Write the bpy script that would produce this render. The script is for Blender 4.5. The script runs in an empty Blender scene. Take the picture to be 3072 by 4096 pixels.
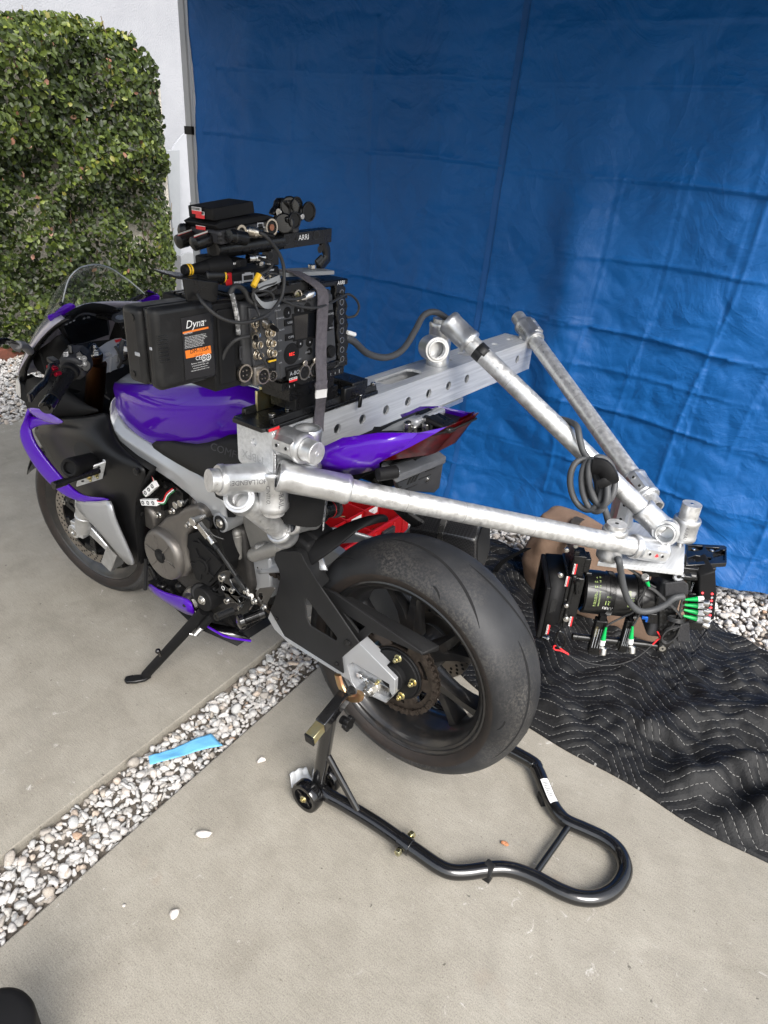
import bpy, math, random
import numpy as np
from mathutils import Vector, Matrix, Euler
from mathutils.geometry import tessellate_polygon
from mathutils import noise as mnoise
R = math.radians
scene = bpy.context.scene
COL = scene.collection
random.seed(4)
# ---------------------------------------------------------------- camera
cam_d = bpy.data.cameras.new('camera'); cam = bpy.data.objects.new('camera', cam_d); COL.objects.link(cam)
CLOC = Vector((-0.6701, 1.1467, 1.5071)); CROT = Euler((1.083692, -0.061703, -2.497689), 'XYZ'); FPX = 2686.15
cam.location = CLOC; cam.rotation_euler = CROT
cam_d.sensor_fit = 'VERTICAL'; cam_d.sensor_height = 36; cam_d.lens = FPX / 4096 * 36
cam_d.clip_start = 0.02; cam_d.clip_end = 500
scene.camera = cam
scene.render.resolution_x = 768; scene.render.resolution_y = 1024
# ---------------------------------------------------------------- light
SUN_AZ, SUN_EL = (-0.80, 0.48), R(44)
world = bpy.data.worlds.new('World'); scene.world = world; world.use_nodes = True
wn = world.node_tree; wn.nodes.clear()
sky = wn.nodes.new('ShaderNodeTexSky'); sky.sky_type = 'NISHITA'; sky.sun_disc = False
sky.sun_elevation = SUN_EL; sky.sun_rotation = math.atan2(SUN_AZ[0], SUN_AZ[1]); sky.air_density = 1.2; sky.dust_density = 3.0; sky.ozone_density = 1.0
hs = wn.nodes.new('ShaderNodeHueSaturation'); hs.inputs['Saturation'].default_value = 0.45
bg = wn.nodes.new('ShaderNodeBackground'); bg.inputs['Strength'].default_value = 0.125
wo = wn.nodes.new('ShaderNodeOutputWorld')
wn.links.new(sky.outputs[0], hs.inputs['Color']); wn.links.new(hs.outputs[0], bg.inputs[0]); wn.links.new(bg.outputs[0], wo.inputs[0])
sd = bpy.data.lights.new('sun', 'SUN'); sd.energy = 1.6; sd.angle = R(30); sd.color = (1, 0.975, 0.94)
sun = bpy.data.objects.new('sun', sd); COL.objects.link(sun)
_az = math.hypot(*SUN_AZ)
SD = Vector((SUN_AZ[0]/_az*math.cos(SUN_EL), SUN_AZ[1]/_az*math.cos(SUN_EL), math.sin(SUN_EL)))
sun.rotation_euler = SD.to_track_quat('Z', 'Y').to_euler(); sun.location = SD*20
scene.view_settings.view_transform = 'Standard'; scene.view_settings.look = 'None'
scene.view_settings.exposure = 1.46; scene.view_settings.gamma = 1

# ---------------------------------------------------------------- measuring: a photo sighting met with a known plane of the place
CM = CROT.to_matrix()
CROPS = dict(A=(0,0,.6631),B=(0,1000,.6329),C=(450,740,.6329),D=(850,1500,.6631),E=(1650,1200,.7535),F=(2050,1950,.616),G=(100,1800,.7233),
             H=(1000,2050,.7535),I=(1100,2700,.9042),J=(0,2500,.7836),K=(2000,2300,.6462),L=(1500,0,.9476),M=(1200,2100,.6028),N=(100,1800,.3617),W=(0,0,3072/1659),
             Q=(1050,1950,.3918),S=(550,1850,.3617),T=(0,1150,.42194),X=(2100,2050,.4822),Z=(700,780,.42194))
def sight(cr, px, py):
    o = CROPS[cr]; X = o[0]+px*o[2]; Y = o[1]+py*o[2]
    return CM @ Vector(((X-1536)/FPX, -(Y-2048)/FPX, -1.0))
def V(cr, px, py, **k):
    d = sight(cr, px, py); a, v = next(iter(k.items())); i = 'xyz'.index(a)
    return CLOC + d*((v-CLOC[i])/d[i])
def VN(cr, px, py, pt, n):
    d = sight(cr, px, py); return CLOC + d*((Vector(pt)-CLOC).dot(n)/d.dot(n))
def VS(cr, pts, **k): return [V(cr, x, y, **k) for x, y in pts]
def VY(cr, pts): return [V(cr, x, y, y=d) for x, y, d in pts]
def mir(p): return Vector((p[0], -p[1], p[2]))

# ---------------------------------------------------------------- mesh builder
def ortho(a):
    a = Vector(a).normalized(); t = Vector((0,0,1)) if abs(a.z) < .9 else Vector((1,0,0))
    u = a.cross(t).normalized(); return u, a.cross(u).normalized()
def smooth_path(pts, n=6, closed=False):
    pts = [Vector(p) for p in pts]; out = []; N = len(pts)
    for i in range(N if closed else N-1):
        if closed: p0,p1,p2,p3 = pts[i-1],pts[i],pts[(i+1)%N],pts[(i+2)%N]
        else: p0,p1,p2,p3 = pts[max(i-1,0)],pts[i],pts[i+1],pts[min(i+2,N-1)]
        for k in range(n):
            t = k/n
            out.append(.5*((2*p1)+(p2-p0)*t+(2*p0-5*p1+4*p2-p3)*t*t+(3*p1-p0-3*p2+p3)*t**3))
    if not closed: out.append(pts[-1])
    return out
ORG = {}
class MB:
    def __init__(s): s.v=[]; s.f=[]; s.m=[]; s.uvs=None
    def add(s, vs, fs, mi=0):
        b = len(s.v); s.v += [tuple(x) for x in vs]; s.f += [tuple(i+b for i in f) for f in fs]; s.m += [mi]*len(fs); return s
    def bx(s, c, ax, ay, az, mi=0):            # centre and three full edge vectors
        c, ax, ay, az = Vector(c), Vector(ax)/2, Vector(ay)/2, Vector(az)/2
        vs = [c+ax*i+ay*j+az*k for i in (-1,1) for j in (-1,1) for k in (-1,1)]
        fs = [(0,1,3,2),(4,6,7,5),(0,4,5,1),(2,3,7,6),(0,2,6,4),(1,5,7,3)]
        if ax.cross(ay).dot(az) < 0: fs = [f[::-1] for f in fs]
        return s.add(vs, fs, mi)
    def box(s, lo, hi, mi=0):
        lo, hi = Vector(lo), Vector(hi); d = hi-lo
        return s.bx((lo+hi)/2, (d.x,0,0), (0,d.y,0), (0,0,d.z), mi)
    def cyl(s, a, b, r, r2=None, n=24, hole=0, mi=0, caps=True):
        a, b = Vector(a), Vector(b); r2 = r if r2 is None else r2; u, w = ortho(b-a)
        cs = [(u*math.cos(2*math.pi*i/n)+w*math.sin(2*math.pi*i/n)) for i in range(n)]
        vs = [a+c*r for c in cs]+[b+c*r2 for c in cs]
        fs = [(i,(i+1)%n,n+(i+1)%n,n+i) for i in range(n)]
        if hole:
            vs += [a+c*hole for c in cs]+[b+c*hole for c in cs]
            fs += [(2*n+(i+1)%n,2*n+i,3*n+i,3*n+(i+1)%n) for i in range(n)]
            fs += [((i+1)%n,i,2*n+i,2*n+(i+1)%n) for i in range(n)]
            fs += [(n+i,n+(i+1)%n,3*n+(i+1)%n,3*n+i) for i in range(n)]
        elif caps: fs += [tuple(range(n))[::-1], tuple(range(n,2*n))]
        fs = [f[::-1] for f in fs] if False else fs
        return s.add(vs, fs, mi)
    def hexa(s, a, b, r, mi=0): return s.cyl(a, b, r, n=6, mi=mi)
    def loft(s, rings, closed=True, caps=True, mi=0):
        n = len(rings[0]); vs = [p for r in rings for p in r]; fs = []
        for j in range(len(rings)-1):
            for i in range(n if closed else n-1):
                fs.append((j*n+i, j*n+(i+1)%n, (j+1)*n+(i+1)%n, (j+1)*n+i))
        if caps and closed: fs += [tuple(range(n))[::-1], tuple((len(rings)-1)*n+i for i in range(n))]
        return s.add(vs, fs, mi)
    def grid(s, rows, mi=0): return s.loft(rows, closed=False, caps=False, mi=mi)
    def tube(s, pts, r, n=10, sm=6, closed=False, mi=0, flat=None):
        P = smooth_path(pts, sm, closed) if sm > 1 else [Vector(p) for p in pts]
        N = len(P); rings = []; prev = None
        for i in range(N):
            t = (P[(i+1)%N]-P[i-1]) if closed else (P[min(i+1,N-1)]-P[max(i-1,0)])
            if t.length < 1e-9: t = Vector((0,0,1))
            t.normalize()
            if prev is None: u, w = ortho(t)
            else:
                u = prev-t*prev.dot(t); u = u.normalized() if u.length > 1e-6 else ortho(t)[0]
                w = t.cross(u)
            prev = u; rr = r(i/(N-1)) if callable(r) else r
            fw = flat if flat else rr
            rings.append([P[i]+u*math.cos(2*math.pi*k/n)*rr+w*math.sin(2*math.pi*k/n)*fw for k in range(n)])
        if closed: rings.append(rings[0])
        return s.loft(rings, True, not closed, mi)
    def ribbon(s, pts, wid, th, sm=6, mi=0):    # flat strap; wid = vector
        P = smooth_path(pts, sm) if sm > 1 else [Vector(p) for p in pts]; wid = Vector(wid)/2; rings = []
        for i in range(len(P)):
            t = (P[min(i+1,len(P)-1)]-P[max(i-1,0)]).normalized(); nn = t.cross(wid).normalized()*th/2
            rings.append([P[i]-wid-nn, P[i]+wid-nn, P[i]+wid+nn, P[i]-wid+nn])
        return s.loft(rings, True, True, mi)
    def lathe(s, prof, o, axis, n=64, mi=0, closed=False, a0=0, a1=2*math.pi):
        o = Vector(o); axis = Vector(axis).normalized(); u, w = ortho(axis); rings = []
        full = abs(a1-a0-2*math.pi) < 1e-6
        for h, r in prof:
            rings.append([o+axis*h+(u*math.cos(a0+(a1-a0)*i/n)+w*math.sin(a0+(a1-a0)*i/n))*r for i in range(n if full else n+1)])
        if closed: rings.append(rings[0])
        return s.loft(rings, full, False, mi)
    def prism(s, poly, vec, holes=(), mi=0):
        loops = [list(map(Vector, poly))]+[list(map(Vector, h)) for h in holes]; vec = Vector(vec)
        tris = tessellate_polygon(loops); P = [p for l in loops for p in l]; n = len(P)
        vs = P+[p+vec for p in P]; fs = []
        for t in tris:
            a, b, c = t; nn = (P[b]-P[a]).cross(P[c]-P[a])
            if nn.dot(vec) > 0: a, c = c, a
            fs += [(a,b,c), (c+n,b+n,a+n)]
        k = 0
        nrm = Vector((0,0,0)); l0 = loops[0]
        for i in range(len(l0)): nrm += l0[i].cross(l0[(i+1)%len(l0)])
        for li, l in enumerate(loops):
            a = Vector((0,0,0))
            for i in range(len(l)): a += l[i].cross(l[(i+1)%len(l)])
            pos = a.dot(vec) > 0
            if li: pos = not pos
            for i in range(len(l)):
                i2 = (i+1)%len(l); q = (k+i, k+i2, k+i2+n, k+i+n)
                fs.append(q if pos else q[::-1])
            k += len(l)
        return s.add(vs, fs, mi)
    def ell(s, c, r, n=16, m=10, mi=0, M=None):
        c = Vector(c); r = (r,r,r) if not hasattr(r,'__len__') else r; rings = []
        for j in range(m+1):
            th = math.pi*j/m; ring = []
            for i in range(n):
                ph = 2*math.pi*i/n; p = Vector((max(math.sin(th),1e-3)*math.cos(ph)*r[0], max(math.sin(th),1e-3)*math.sin(ph)*r[1], -math.cos(th)*r[2]))
                ring.append(c+((M @ p) if M else p))
            rings.append(ring)
        return s.loft(rings, True, True, mi)
    def bolt(s, c, d, r=.006, h=.006, mi=0):
        c, d = Vector(c), Vector(d).normalized(); s.cyl(c, c+d*h*.35, r*1.45, n=14, mi=mi); return s.hexa(c+d*h*.3, c+d*h*1.2, r, mi=mi)
    def text(s, st, o, ux, uy, size, depth=.0008, mi=0, align='LEFT', warp=None, shear=0, font=None):
        cu = bpy.data.curves.new('t', 'FONT'); cu.body = st; cu.size = 1; cu.align_x = align; cu.resolution_u = 2; cu.shear = shear
        ob = bpy.data.objects.new('t', cu); COL.objects.link(ob)
        dg = bpy.context.evaluated_depsgraph_get(); me = bpy.data.meshes.new_from_object(ob.evaluated_get(dg))
        vs = [v.co.copy() for v in me.vertices]; fs = [tuple(p.vertices) for p in me.polygons]
        bpy.data.objects.remove(ob); bpy.data.curves.remove(cu); bpy.data.meshes.remove(me)
        o, ux, uy = Vector(o), Vector(ux).normalized(), Vector(uy).normalized(); nn = ux.cross(uy).normalized()
        if warp: P = [warp(v.x*size, v.y*size) for v in vs]
        else: P = [o+ux*v.x*size+uy*v.y*size+nn*depth for v in vs]
        return s.add(P, fs, mi)
    def build(s, name, mats, parent=None, ang=35, bevel=0, seg=2, sub=0, solid=0, flip=False, org=None):
        me = bpy.data.meshes.new(name); o0 = ORG.get(parent.name, Vector((0,0,0))) if parent else Vector(org or (0,0,0))
        me.from_pydata([(x-o0.x, y-o0.y, z-o0.z) for x, y, z in s.v], [], s.f)
        mats = mats if isinstance(mats, (list,tuple)) else [mats]
        for m in mats: me.materials.append(m)
        if len(mats) > 1: me.polygons.foreach_set('material_index', s.m)
        if s.uvs is not None:
            ul = me.uv_layers.new(name='UVMap'); li = np.empty(len(me.loops), dtype=np.int32); me.loops.foreach_get('vertex_index', li)
            ul.data.foreach_set('uv', np.asarray(s.uvs, dtype=np.float32)[li].ravel())
        me.update()
        me.polygons.foreach_set('use_smooth', [True]*len(me.polygons))
        if ang < 180: me.set_sharp_from_angle(angle=R(ang))
        ob = bpy.data.objects.new(name, me); COL.objects.link(ob)
        if parent: ob.parent = parent
        else: ob.location = o0
        ORG[ob.name] = o0
        if sub: 
            m = ob.modifiers.new('sub','SUBSURF'); m.levels = sub; m.render_levels = sub
        if solid:
            m = ob.modifiers.new('solid','SOLIDIFY'); m.thickness = solid; m.offset = 0
        if bevel:
            m = ob.modifiers.new('bev','BEVEL'); m.width = bevel; m.segments = seg; m.limit_method = 'ANGLE'; m.angle_limit = R(35); m.use_clamp_overlap = True
        return ob
def tag(o, label=None, cat=None, group=None, kind=None):
    if label: o['label'] = label
    if cat: o['category'] = cat
    if group: o['group'] = group
    if kind: o['kind'] = kind
    return o
def thing(name, label, cat, loc, group=None):
    o = bpy.data.objects.new(name, None); COL.objects.link(o); o.location = loc; o.empty_display_size = .05
    ORG[o.name] = Vector(loc); return tag(o, label, cat, group)

# ---------------------------------------------------------------- materials
MATS = {}
def mat(name, col, rough=.5, metal=0, col2=None, nscale=8, nlo=.35, nhi=.65, bump=0, bscale=60, coat=0, spec=.5, rvar=0, detail=6, stretch=None, alpha=1, trans=0, ior=1.45, emit=None, sheen=0, coords='Object', bdist=.01, aniso=0):
    m = bpy.data.materials.new(name); m.use_nodes = True; nt = m.node_tree; N = nt.nodes; L = nt.links; b = N['Principled BSDF']
    def rgb(c): return (c[0], c[1], c[2], 1)
    b.inputs['Base Color'].default_value = rgb(col); b.inputs['Roughness'].default_value = rough; b.inputs['Metallic'].default_value = metal
    b.inputs['Specular IOR Level'].default_value = spec; b.inputs['Coat Weight'].default_value = coat; b.inputs['Coat Roughness'].default_value = .03
    b.inputs['Transmission Weight'].default_value = trans; b.inputs['IOR'].default_value = ior; b.inputs['Sheen Weight'].default_value = sheen
    if emit: b.inputs['Emission Color'].default_value = rgb(emit[:3]); b.inputs['Emission Strength'].default_value = emit[3]
    tc = N.new('ShaderNodeTexCoord'); src = tc.outputs[coords]
    if stretch:
        mp = N.new('ShaderNodeMapping'); mp.inputs['Scale'].default_value = stretch; L.new(src, mp.inputs[0]); src = mp.outputs[0]
    if col2 or rvar:
        nz = N.new('ShaderNodeTexNoise'); nz.inputs['Scale'].default_value = nscale; nz.inputs['Detail'].default_value = detail; nz.inputs['Roughness'].default_value = .62; L.new(src, nz.inputs['Vector'])
        rp = N.new('ShaderNodeValToRGB'); rp.color_ramp.elements[0].position = nlo; rp.color_ramp.elements[1].position = nhi
        rp.color_ramp.elements[0].color = rgb(col); rp.color_ramp.elements[1].color = rgb(col2 or col); L.new(nz.outputs['Fac'], rp.inputs[0])
        if col2: L.new(rp.outputs[0], b.inputs['Base Color'])
        if rvar:
            mr = N.new('ShaderNodeMapRange'); mr.inputs['From Min'].default_value = .3; mr.inputs['From Max'].default_value = .7
            mr.inputs['To Min'].default_value = max(rough-rvar,.02); mr.inputs['To Max'].default_value = min(rough+rvar,1); L.new(nz.outputs['Fac'], mr.inputs[0]); L.new(mr.outputs[0], b.inputs['Roughness'])
    if bump:
        bn = N.new('ShaderNodeTexNoise'); bn.inputs['Scale'].default_value = bscale; bn.inputs['Detail'].default_value = 5; L.new(src, bn.inputs['Vector'])
        bp = N.new('ShaderNodeBump'); bp.inputs['Strength'].default_value = bump; bp.inputs['Distance'].default_value = bdist; L.new(bn.outputs['Fac'], bp.inputs['Height']); L.new(bp.outputs[0], b.inputs['Normal'])
    MATS[name] = m; return m
def nodes(m): return m.node_tree.nodes, m.node_tree.links, m.node_tree.nodes['Principled BSDF']

BLACK = mat('black_plastic', (.005,.005,.0055), .42, spec=.28, rvar=.1, bump=.06, bscale=900, bdist=.001)
BLACKS = mat('black_satin_metal', (.0055,.0055,.006), .3, rvar=.1, col2=(.009,.009,.009), nscale=30, spec=.42)
BLACKG = mat('black_gloss', (.004,.004,.0045), .12, coat=.5, spec=.4, rvar=.05)
BLACKM = mat('black_matt', (.0055,.0055,.006), .6, spec=.2, col2=(.0085,.0085,.009), nscale=14, bump=.08, bscale=700, bdist=.001)
RUBBER = mat('rubber', (.008,.008,.0085), .65, spec=.35, bump=.1, bscale=500, bdist=.001)
DARKG = mat('dark_grey_plastic', (.026,.027,.030), .5, spec=.4, col2=(.036,.036,.040), nscale=20, bump=.1, bscale=800, bdist=.001)
CAMG = mat('camera_grey', (.033,.034,.037), .48, spec=.4, col2=(.042,.043,.046), nscale=20, bump=.15, bscale=1500, bdist=.0006)
ALU = mat('brushed_aluminium', (.50,.51,.52), .48, .55, col2=(.66,.67,.68), nscale=5, stretch=(30,1.2,30), rvar=.08, bump=.05, bscale=40, bdist=.002)
PIPE = mat('scuffed_pipe_aluminium', (.50,.50,.495), .42, .75, col2=(.66,.66,.655), nscale=75, nlo=.38, nhi=.62, rvar=.16, bump=.10, bscale=160, bdist=.0015)
CAST = mat('cast_aluminium', (.50,.505,.51), .36, .85, col2=(.64,.645,.65), nscale=30, rvar=.10, bump=.22, bscale=330, bdist=.0015)
SILVER = mat('silver_paint', (.36,.37,.385), .36, .5, coat=.2, col2=(.41,.42,.435), nscale=6)
STEEL = mat('steel', (.55,.54,.52), .28, 1, rvar=.1, nscale=40)
ZINC = mat('yellow_zinc', (.62,.50,.22), .3, 1, col2=(.58,.58,.40), nscale=30)
MAGN = mat('magnesium', (.135,.125,.115), .40, .65, col2=(.17,.158,.145), nscale=14, bump=.06, bscale=600, bdist=.001)
ENGINE = mat('engine_casting', (.26,.25,.235), .5, .7, col2=(.33,.32,.30), nscale=20, bump=.2, bscale=250, bdist=.002)
PURPLE = mat('purple_paint', (.058,.0025,.32), .28, 0, coat=.7, spec=.08, col2=(.063,.003,.34), nscale=500, nlo=.45, nhi=.55)
SILVERT = mat('silver_tank_paint', (.40,.43,.45), .3, .5, coat=.8)
GOLD = mat('gold_anodised', (.040,.015,.004), .4, .9)
RED = mat('red_plastic', (.42,.008,.012), .38, col2=(.34,.007,.010), nscale=10)
REDL = mat('red_lens', (.075,.001,.0025), .3, coat=.1, spec=.15, col2=(.025,.0005,.001), nscale=60)
ORANGE = mat('orange_print', (.80,.20,.02), .5)
WHITEP = mat('white_print', (.75,.75,.74), .5)
GREYP = mat('grey_print', (.33,.34,.36), .5)
LABEL = mat('label_black', (.012,.012,.014), .35)
GREEN = mat('green_rubber', (.0,.33,.07), .4)
YELLOW = mat('yellow_band', (.75,.45,.02), .45)
REDP = mat('red_print', (.62,.02,.025), .45)
CABLE = mat('cable_rubber', (.020,.020,.021), .55, col2=(.03,.03,.03), nscale=40)
CABLEG = mat('grey_cable', (.05,.052,.055), .55, bump=.05, bscale=400, bdist=.001)
GLASS = mat('screen_glass', (.006,.007,.009), .06, coat=.6)
CARBON = mat('carbon', (.011,.011,.012), .3, coat=.5)
# ================================================================ THE SETTING
BETA = math.atan(.073)
def slab_pt(u, w, z): return Vector((u*math.cos(BETA)-w*math.sin(BETA), u*math.sin(BETA)+w*math.cos(BETA), z))
# concrete
CONC = bpy.data.materials.new('broomed_concrete'); CONC.use_nodes = True
N, L, b = nodes(CONC); tc = N.new('ShaderNodeTexCoord')
def noise_node(N, L, src, scale, detail=6, rough=.6, dist=0):
    n = N.new('ShaderNodeTexNoise'); n.inputs['Scale'].default_value = scale; n.inputs['Detail'].default_value = detail; n.inputs['Roughness'].default_value = rough; n.inputs['Distortion'].default_value = dist
    L.new(src, n.inputs['Vector']); return n.outputs['Fac']
def ramp(N, L, src, stops):
    r = N.new('ShaderNodeValToRGB'); e = r.color_ramp.elements
    while len(e) < len(stops): e.new(.5)
    for i, (p, c) in enumerate(stops): e[i].position = p; e[i].color = (c[0],c[1],c[2],1)
    L.new(src, r.inputs[0]); return r.outputs[0]
def mix(N, L, f, a, bb, mode='MIX'):
    m = N.new('ShaderNodeMix'); m.data_type = 'RGBA'; m.blend_type = mode
    for inp, v in ((m.inputs[0], f), (m.inputs[6], a), (m.inputs[7], bb)):
        if hasattr(v, 'is_output'): L.new(v, inp)
        elif isinstance(v, tuple): inp.default_value = (*v, 1)
        else: inp.default_value = v
    return m.outputs[2]
def mth(N, L, op, a, bb=None, c=None):
    m = N.new('ShaderNodeMath'); m.operation = op
    for i, v in enumerate((a, bb, c)):
        if v is None: continue
        if hasattr(v, 'is_output'): L.new(v, m.inputs[i])
        else: m.inputs[i].default_value = v
    return m.outputs[0]
O = tc.outputs['Object']
base = ramp(N, L, noise_node(N, L, O, 1.7, 5, .55), [(.25,(.245,.228,.193)), (.55,(.285,.266,.228)), (.8,(.315,.296,.257))])
blot = ramp(N, L, noise_node(N, L, O, 9, 6, .65, .4), [(.3,(.84,.825,.81)), (.65,(1.05,1.045,1.04))])
base = mix(N, L, 1.0, base, blot, 'MULTIPLY')
grain = ramp(N, L, noise_node(N, L, O, 330, 3, .7), [(.3,(.58,.57,.56)), (.5,(1,1,1)), (.72,(1.22,1.21,1.19))])
base = mix(N, L, .85, base, grain, 'MULTIPLY')
mp = N.new('ShaderNodeMapping'); mp.inputs['Rotation'].default_value = (0,0,R(12)); mp.inputs['Scale'].default_value = (14,170,1); L.new(O, mp.inputs[0])
broom = noise_node(N, L, mp.outputs[0], 1.6, 4, .65)
base = mix(N, L, .55, base, ramp(N, L, broom, [(.3,(.80,.80,.79)), (.7,(1.12,1.12,1.11))]), 'MULTIPLY')
pits = noise_node(N, L, O, 120, 2, .5)
pitc = ramp(N, L, pits, [(.24,(.45,.43,.40)), (.30,(1,1,1))])
base = mix(N, L, .8, base, pitc, 'MULTIPLY')
scuff = noise_node(N, L, O, 26, 7, .75, .8); zone = noise_node(N, L, O, 1.3, 2, .5)
sm_ = mth(N, L, 'MULTIPLY', ramp(N, L, scuff, [(.62,(0,0,0)), (.68,(1,1,1))]), ramp(N, L, zone, [(.42,(0,0,0)), (.56,(1,1,1))]))
base = mix(N, L, mth(N, L, 'MULTIPLY', sm_, .55), base, (.58,.56,.53))
rust = ramp(N, L, noise_node(N, L, O, 5, 3, .5), [(.66,(0,0,0)), (.74,(1,1,1))])
base = mix(N, L, mth(N, L, 'MULTIPLY', rust, .25), base, (.27,.185,.13))
dots = ramp(N, L, noise_node(N, L, O, 48, 2, .5), [(.235,(1,1,1)), (.26,(0,0,0))]); base = mix(N, L, mth(N, L, 'MULTIPLY', dots, .75), base, (.06,.055,.045))
stn = ramp(N, L, noise_node(N, L, O, 2.6, 5, .6, .5), [(.56,(0,0,0)), (.70,(1,1,1))]); base = mix(N, L, mth(N, L, 'MULTIPLY', stn, .30), base, (.165,.155,.135))
L.new(base, b.inputs['Base Color']); b.inputs['Roughness'].default_value = .82; b.inputs['Specular IOR Level'].default_value = .3
hsum = mth(N, L, 'ADD', mth(N, L, 'MULTIPLY', broom, .7), mth(N, L, 'ADD', mth(N, L, 'MULTIPLY', noise_node(N, L, O, 330, 3, .7), .6), mth(N, L, 'MULTIPLY', pits, .4)))
bp = N.new('ShaderNodeBump'); bp.inputs['Strength'].default_value = .45; bp.inputs['Distance'].default_value = .002; L.new(hsum, bp.inputs['Height']); L.new(bp.outputs[0], b.inputs['Normal'])

SOIL = mat('dark_soil', (.075,.064,.053), .95, col2=(.19,.165,.14), nscale=60, bump=.6, bscale=90, bdist=.01)
g = MB(); g.add([(-150,-150,-.05),(150,-150,-.05),(150,150,-.05),(-150,150,-.05)], [(0,1,2,3)])
tag(g.build('ground', mat('far_ground', (.20,.18,.15), .95, col2=(.28,.25,.21), nscale=3, bump=.3, bscale=40)), kind='structure')
def slab(name, u0, u1, w0, w1):
    m = MB(); P = [slab_pt(u0,w0,-.09), slab_pt(u1,w0,-.09), slab_pt(u1,w1,-.09), slab_pt(u0,w1,-.09)]
    m.prism(P, (0,0,.09)); return tag(m.build(name, CONC, bevel=.006, seg=3), kind='structure')
slab('concrete_slab', .645, 3.2, -1.14, 6)
slab('concrete_slab', -7, .456, -1.14, 6)
m = MB(); P = [slab_pt(.44,-1.3,-.03), slab_pt(.66,-1.3,-.03), slab_pt(.66,6,-.03), slab_pt(.44,6,-.03)]
m.add(P, [(0,1,2,3)]); tag(m.build('soil_strip', SOIL), kind='structure')
m = MB(); m.add([(-7,-4,-.025),(3.1,-4,-.025),(3.1,-.9,-.025),(-7,-.9,-.025)], [(0,1,2,3)]); m.add([(3.1,-6,-.026),(5.2,-6,-.026),(5.2,6,-.026),(3.1,6,-.026)], [(0,1,2,3)])
tag(m.build('soil_bed', SOIL), kind='structure')

# pebbles: loose stones past counting, one mesh per bed
def ico(sub=2):
    import bmesh
    bm = bmesh.new(); bmesh.ops.create_icosphere(bm, subdivisions=sub, radius=1); bm.verts.ensure_lookup_table()
    v = np.array([x.co[:] for x in bm.verts]); f = np.array([[w.index for w in x.verts] for x in bm.faces]); bm.free(); return v, f
IV, IF = ico(2)
def rot_mats(rng, n, tilt=.5):
    a = rng.uniform(0, 2*np.pi, n); t = rng.normal(0, tilt, n); c, s = np.cos(a), np.sin(a); ct, st = np.cos(t), np.sin(t); z = np.zeros(n); o = np.ones(n)
    Rz = np.stack([np.stack([c,-s,z],1), np.stack([s,c,z],1), np.stack([z,z,o],1)], 1)
    Rx = np.stack([np.stack([o,z,z],1), np.stack([z,ct,-st],1), np.stack([z,st,ct],1)], 1)
    return Rz @ Rx @ Rz.transpose(0,2,1)[::-1] @ Rz
def pebble_shape(rng, rad):
    n = len(rad); sc = np.stack([rng.uniform(.95,1.45,n), rng.uniform(.7,1.05,n), rng.uniform(.5,.8,n)], 1)*rad[:,None]
    lump = np.ones((n, len(IV)))
    for k in range(9):                                   # planar facets and soft lumps
        d = rng.normal(size=(n,3)); d /= np.linalg.norm(d,axis=1)[:,None]; dot = d @ IV.T
        cut = rng.uniform(.45,.9,n)[:,None]
        lump *= np.where(dot > cut, np.maximum(cut/np.maximum(dot,.01),.45), 1)
        if k < 3: lump += .07*np.sin(dot*rng.uniform(2,4,n)[:,None]+rng.uniform(0,6,n)[:,None])
    return IV[None]*lump[:,:,None]*sc[:,None,:]
PEB = bpy.data.materials.new('river_pebble'); PEB.use_nodes = True
N, L, b = nodes(PEB); at = N.new('ShaderNodeAttribute'); at.attribute_name = 'tone'; tc = N.new('ShaderNodeTexCoord')
c = ramp(N, L, at.outputs['Fac'], [(0,(.30,.275,.245)), (.08,(.37,.325,.275)), (.17,(.38,.385,.38)), (.36,(.45,.435,.415)), (.70,(.53,.515,.495)), (.90,(.48,.455,.43)), (.985,(.42,.34,.27)), (1,(.36,.22,.14))])
c = mix(N, L, .9, c, ramp(N, L, noise_node(N, L, tc.outputs['Object'], 85, 6, .7, .3), [(.3,(.58,.55,.52)), (.47,(1,1,1)), (.7,(1.08,1.08,1.08))]), 'MULTIPLY')
c = mix(N, L, .6, c, ramp(N, L, noise_node(N, L, tc.outputs['Object'], 420, 3, .7), [(.35,(.72,.71,.70)), (.6,(1.05,1.05,1.05))]), 'MULTIPLY')
L.new(c, b.inputs['Base Color']); b.inputs['Roughness'].default_value = .72
bp = N.new('ShaderNodeBump'); bp.inputs['Strength'].default_value = .35; bp.inputs['Distance'].default_value = .002; L.new(noise_node(N, L, tc.outputs['Object'], 260, 4, .6), bp.inputs['Height']); L.new(bp.outputs[0], b.inputs['Normal'])
def pebbles(name, pos, rad, seed, label=None):
    rng = np.random.default_rng(seed); n = len(rad); v = pebble_shape(rng, rad)
    v = np.einsum('nij,nkj->nki', rot_mats(rng, n), v)+pos[:,None,:]
    nv = len(IV); F = (IF[None]+(np.arange(n)*nv)[:,None,None]).reshape(-1)
    me = bpy.data.meshes.new(name); me.vertices.add(n*nv); me.vertices.foreach_set('co', v.reshape(-1)); nf = n*len(IF)
    me.loops.add(nf*3); me.loops.foreach_set('vertex_index', F); me.polygons.add(nf); me.polygons.foreach_set('loop_start', np.arange(nf)*3)
    me.polygons.foreach_set('use_smooth', np.ones(nf, dtype=bool)); me.update(calc_edges=True)
    a = me.attributes.new('tone', 'FLOAT', 'POINT'); a.data.foreach_set('value', np.repeat(rng.uniform(0,1,n), nv))
    me.materials.append(PEB); o = bpy.data.objects.new(name, me); COL.objects.link(o)
    return tag(o, label, None, None, 'stuff')
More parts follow.
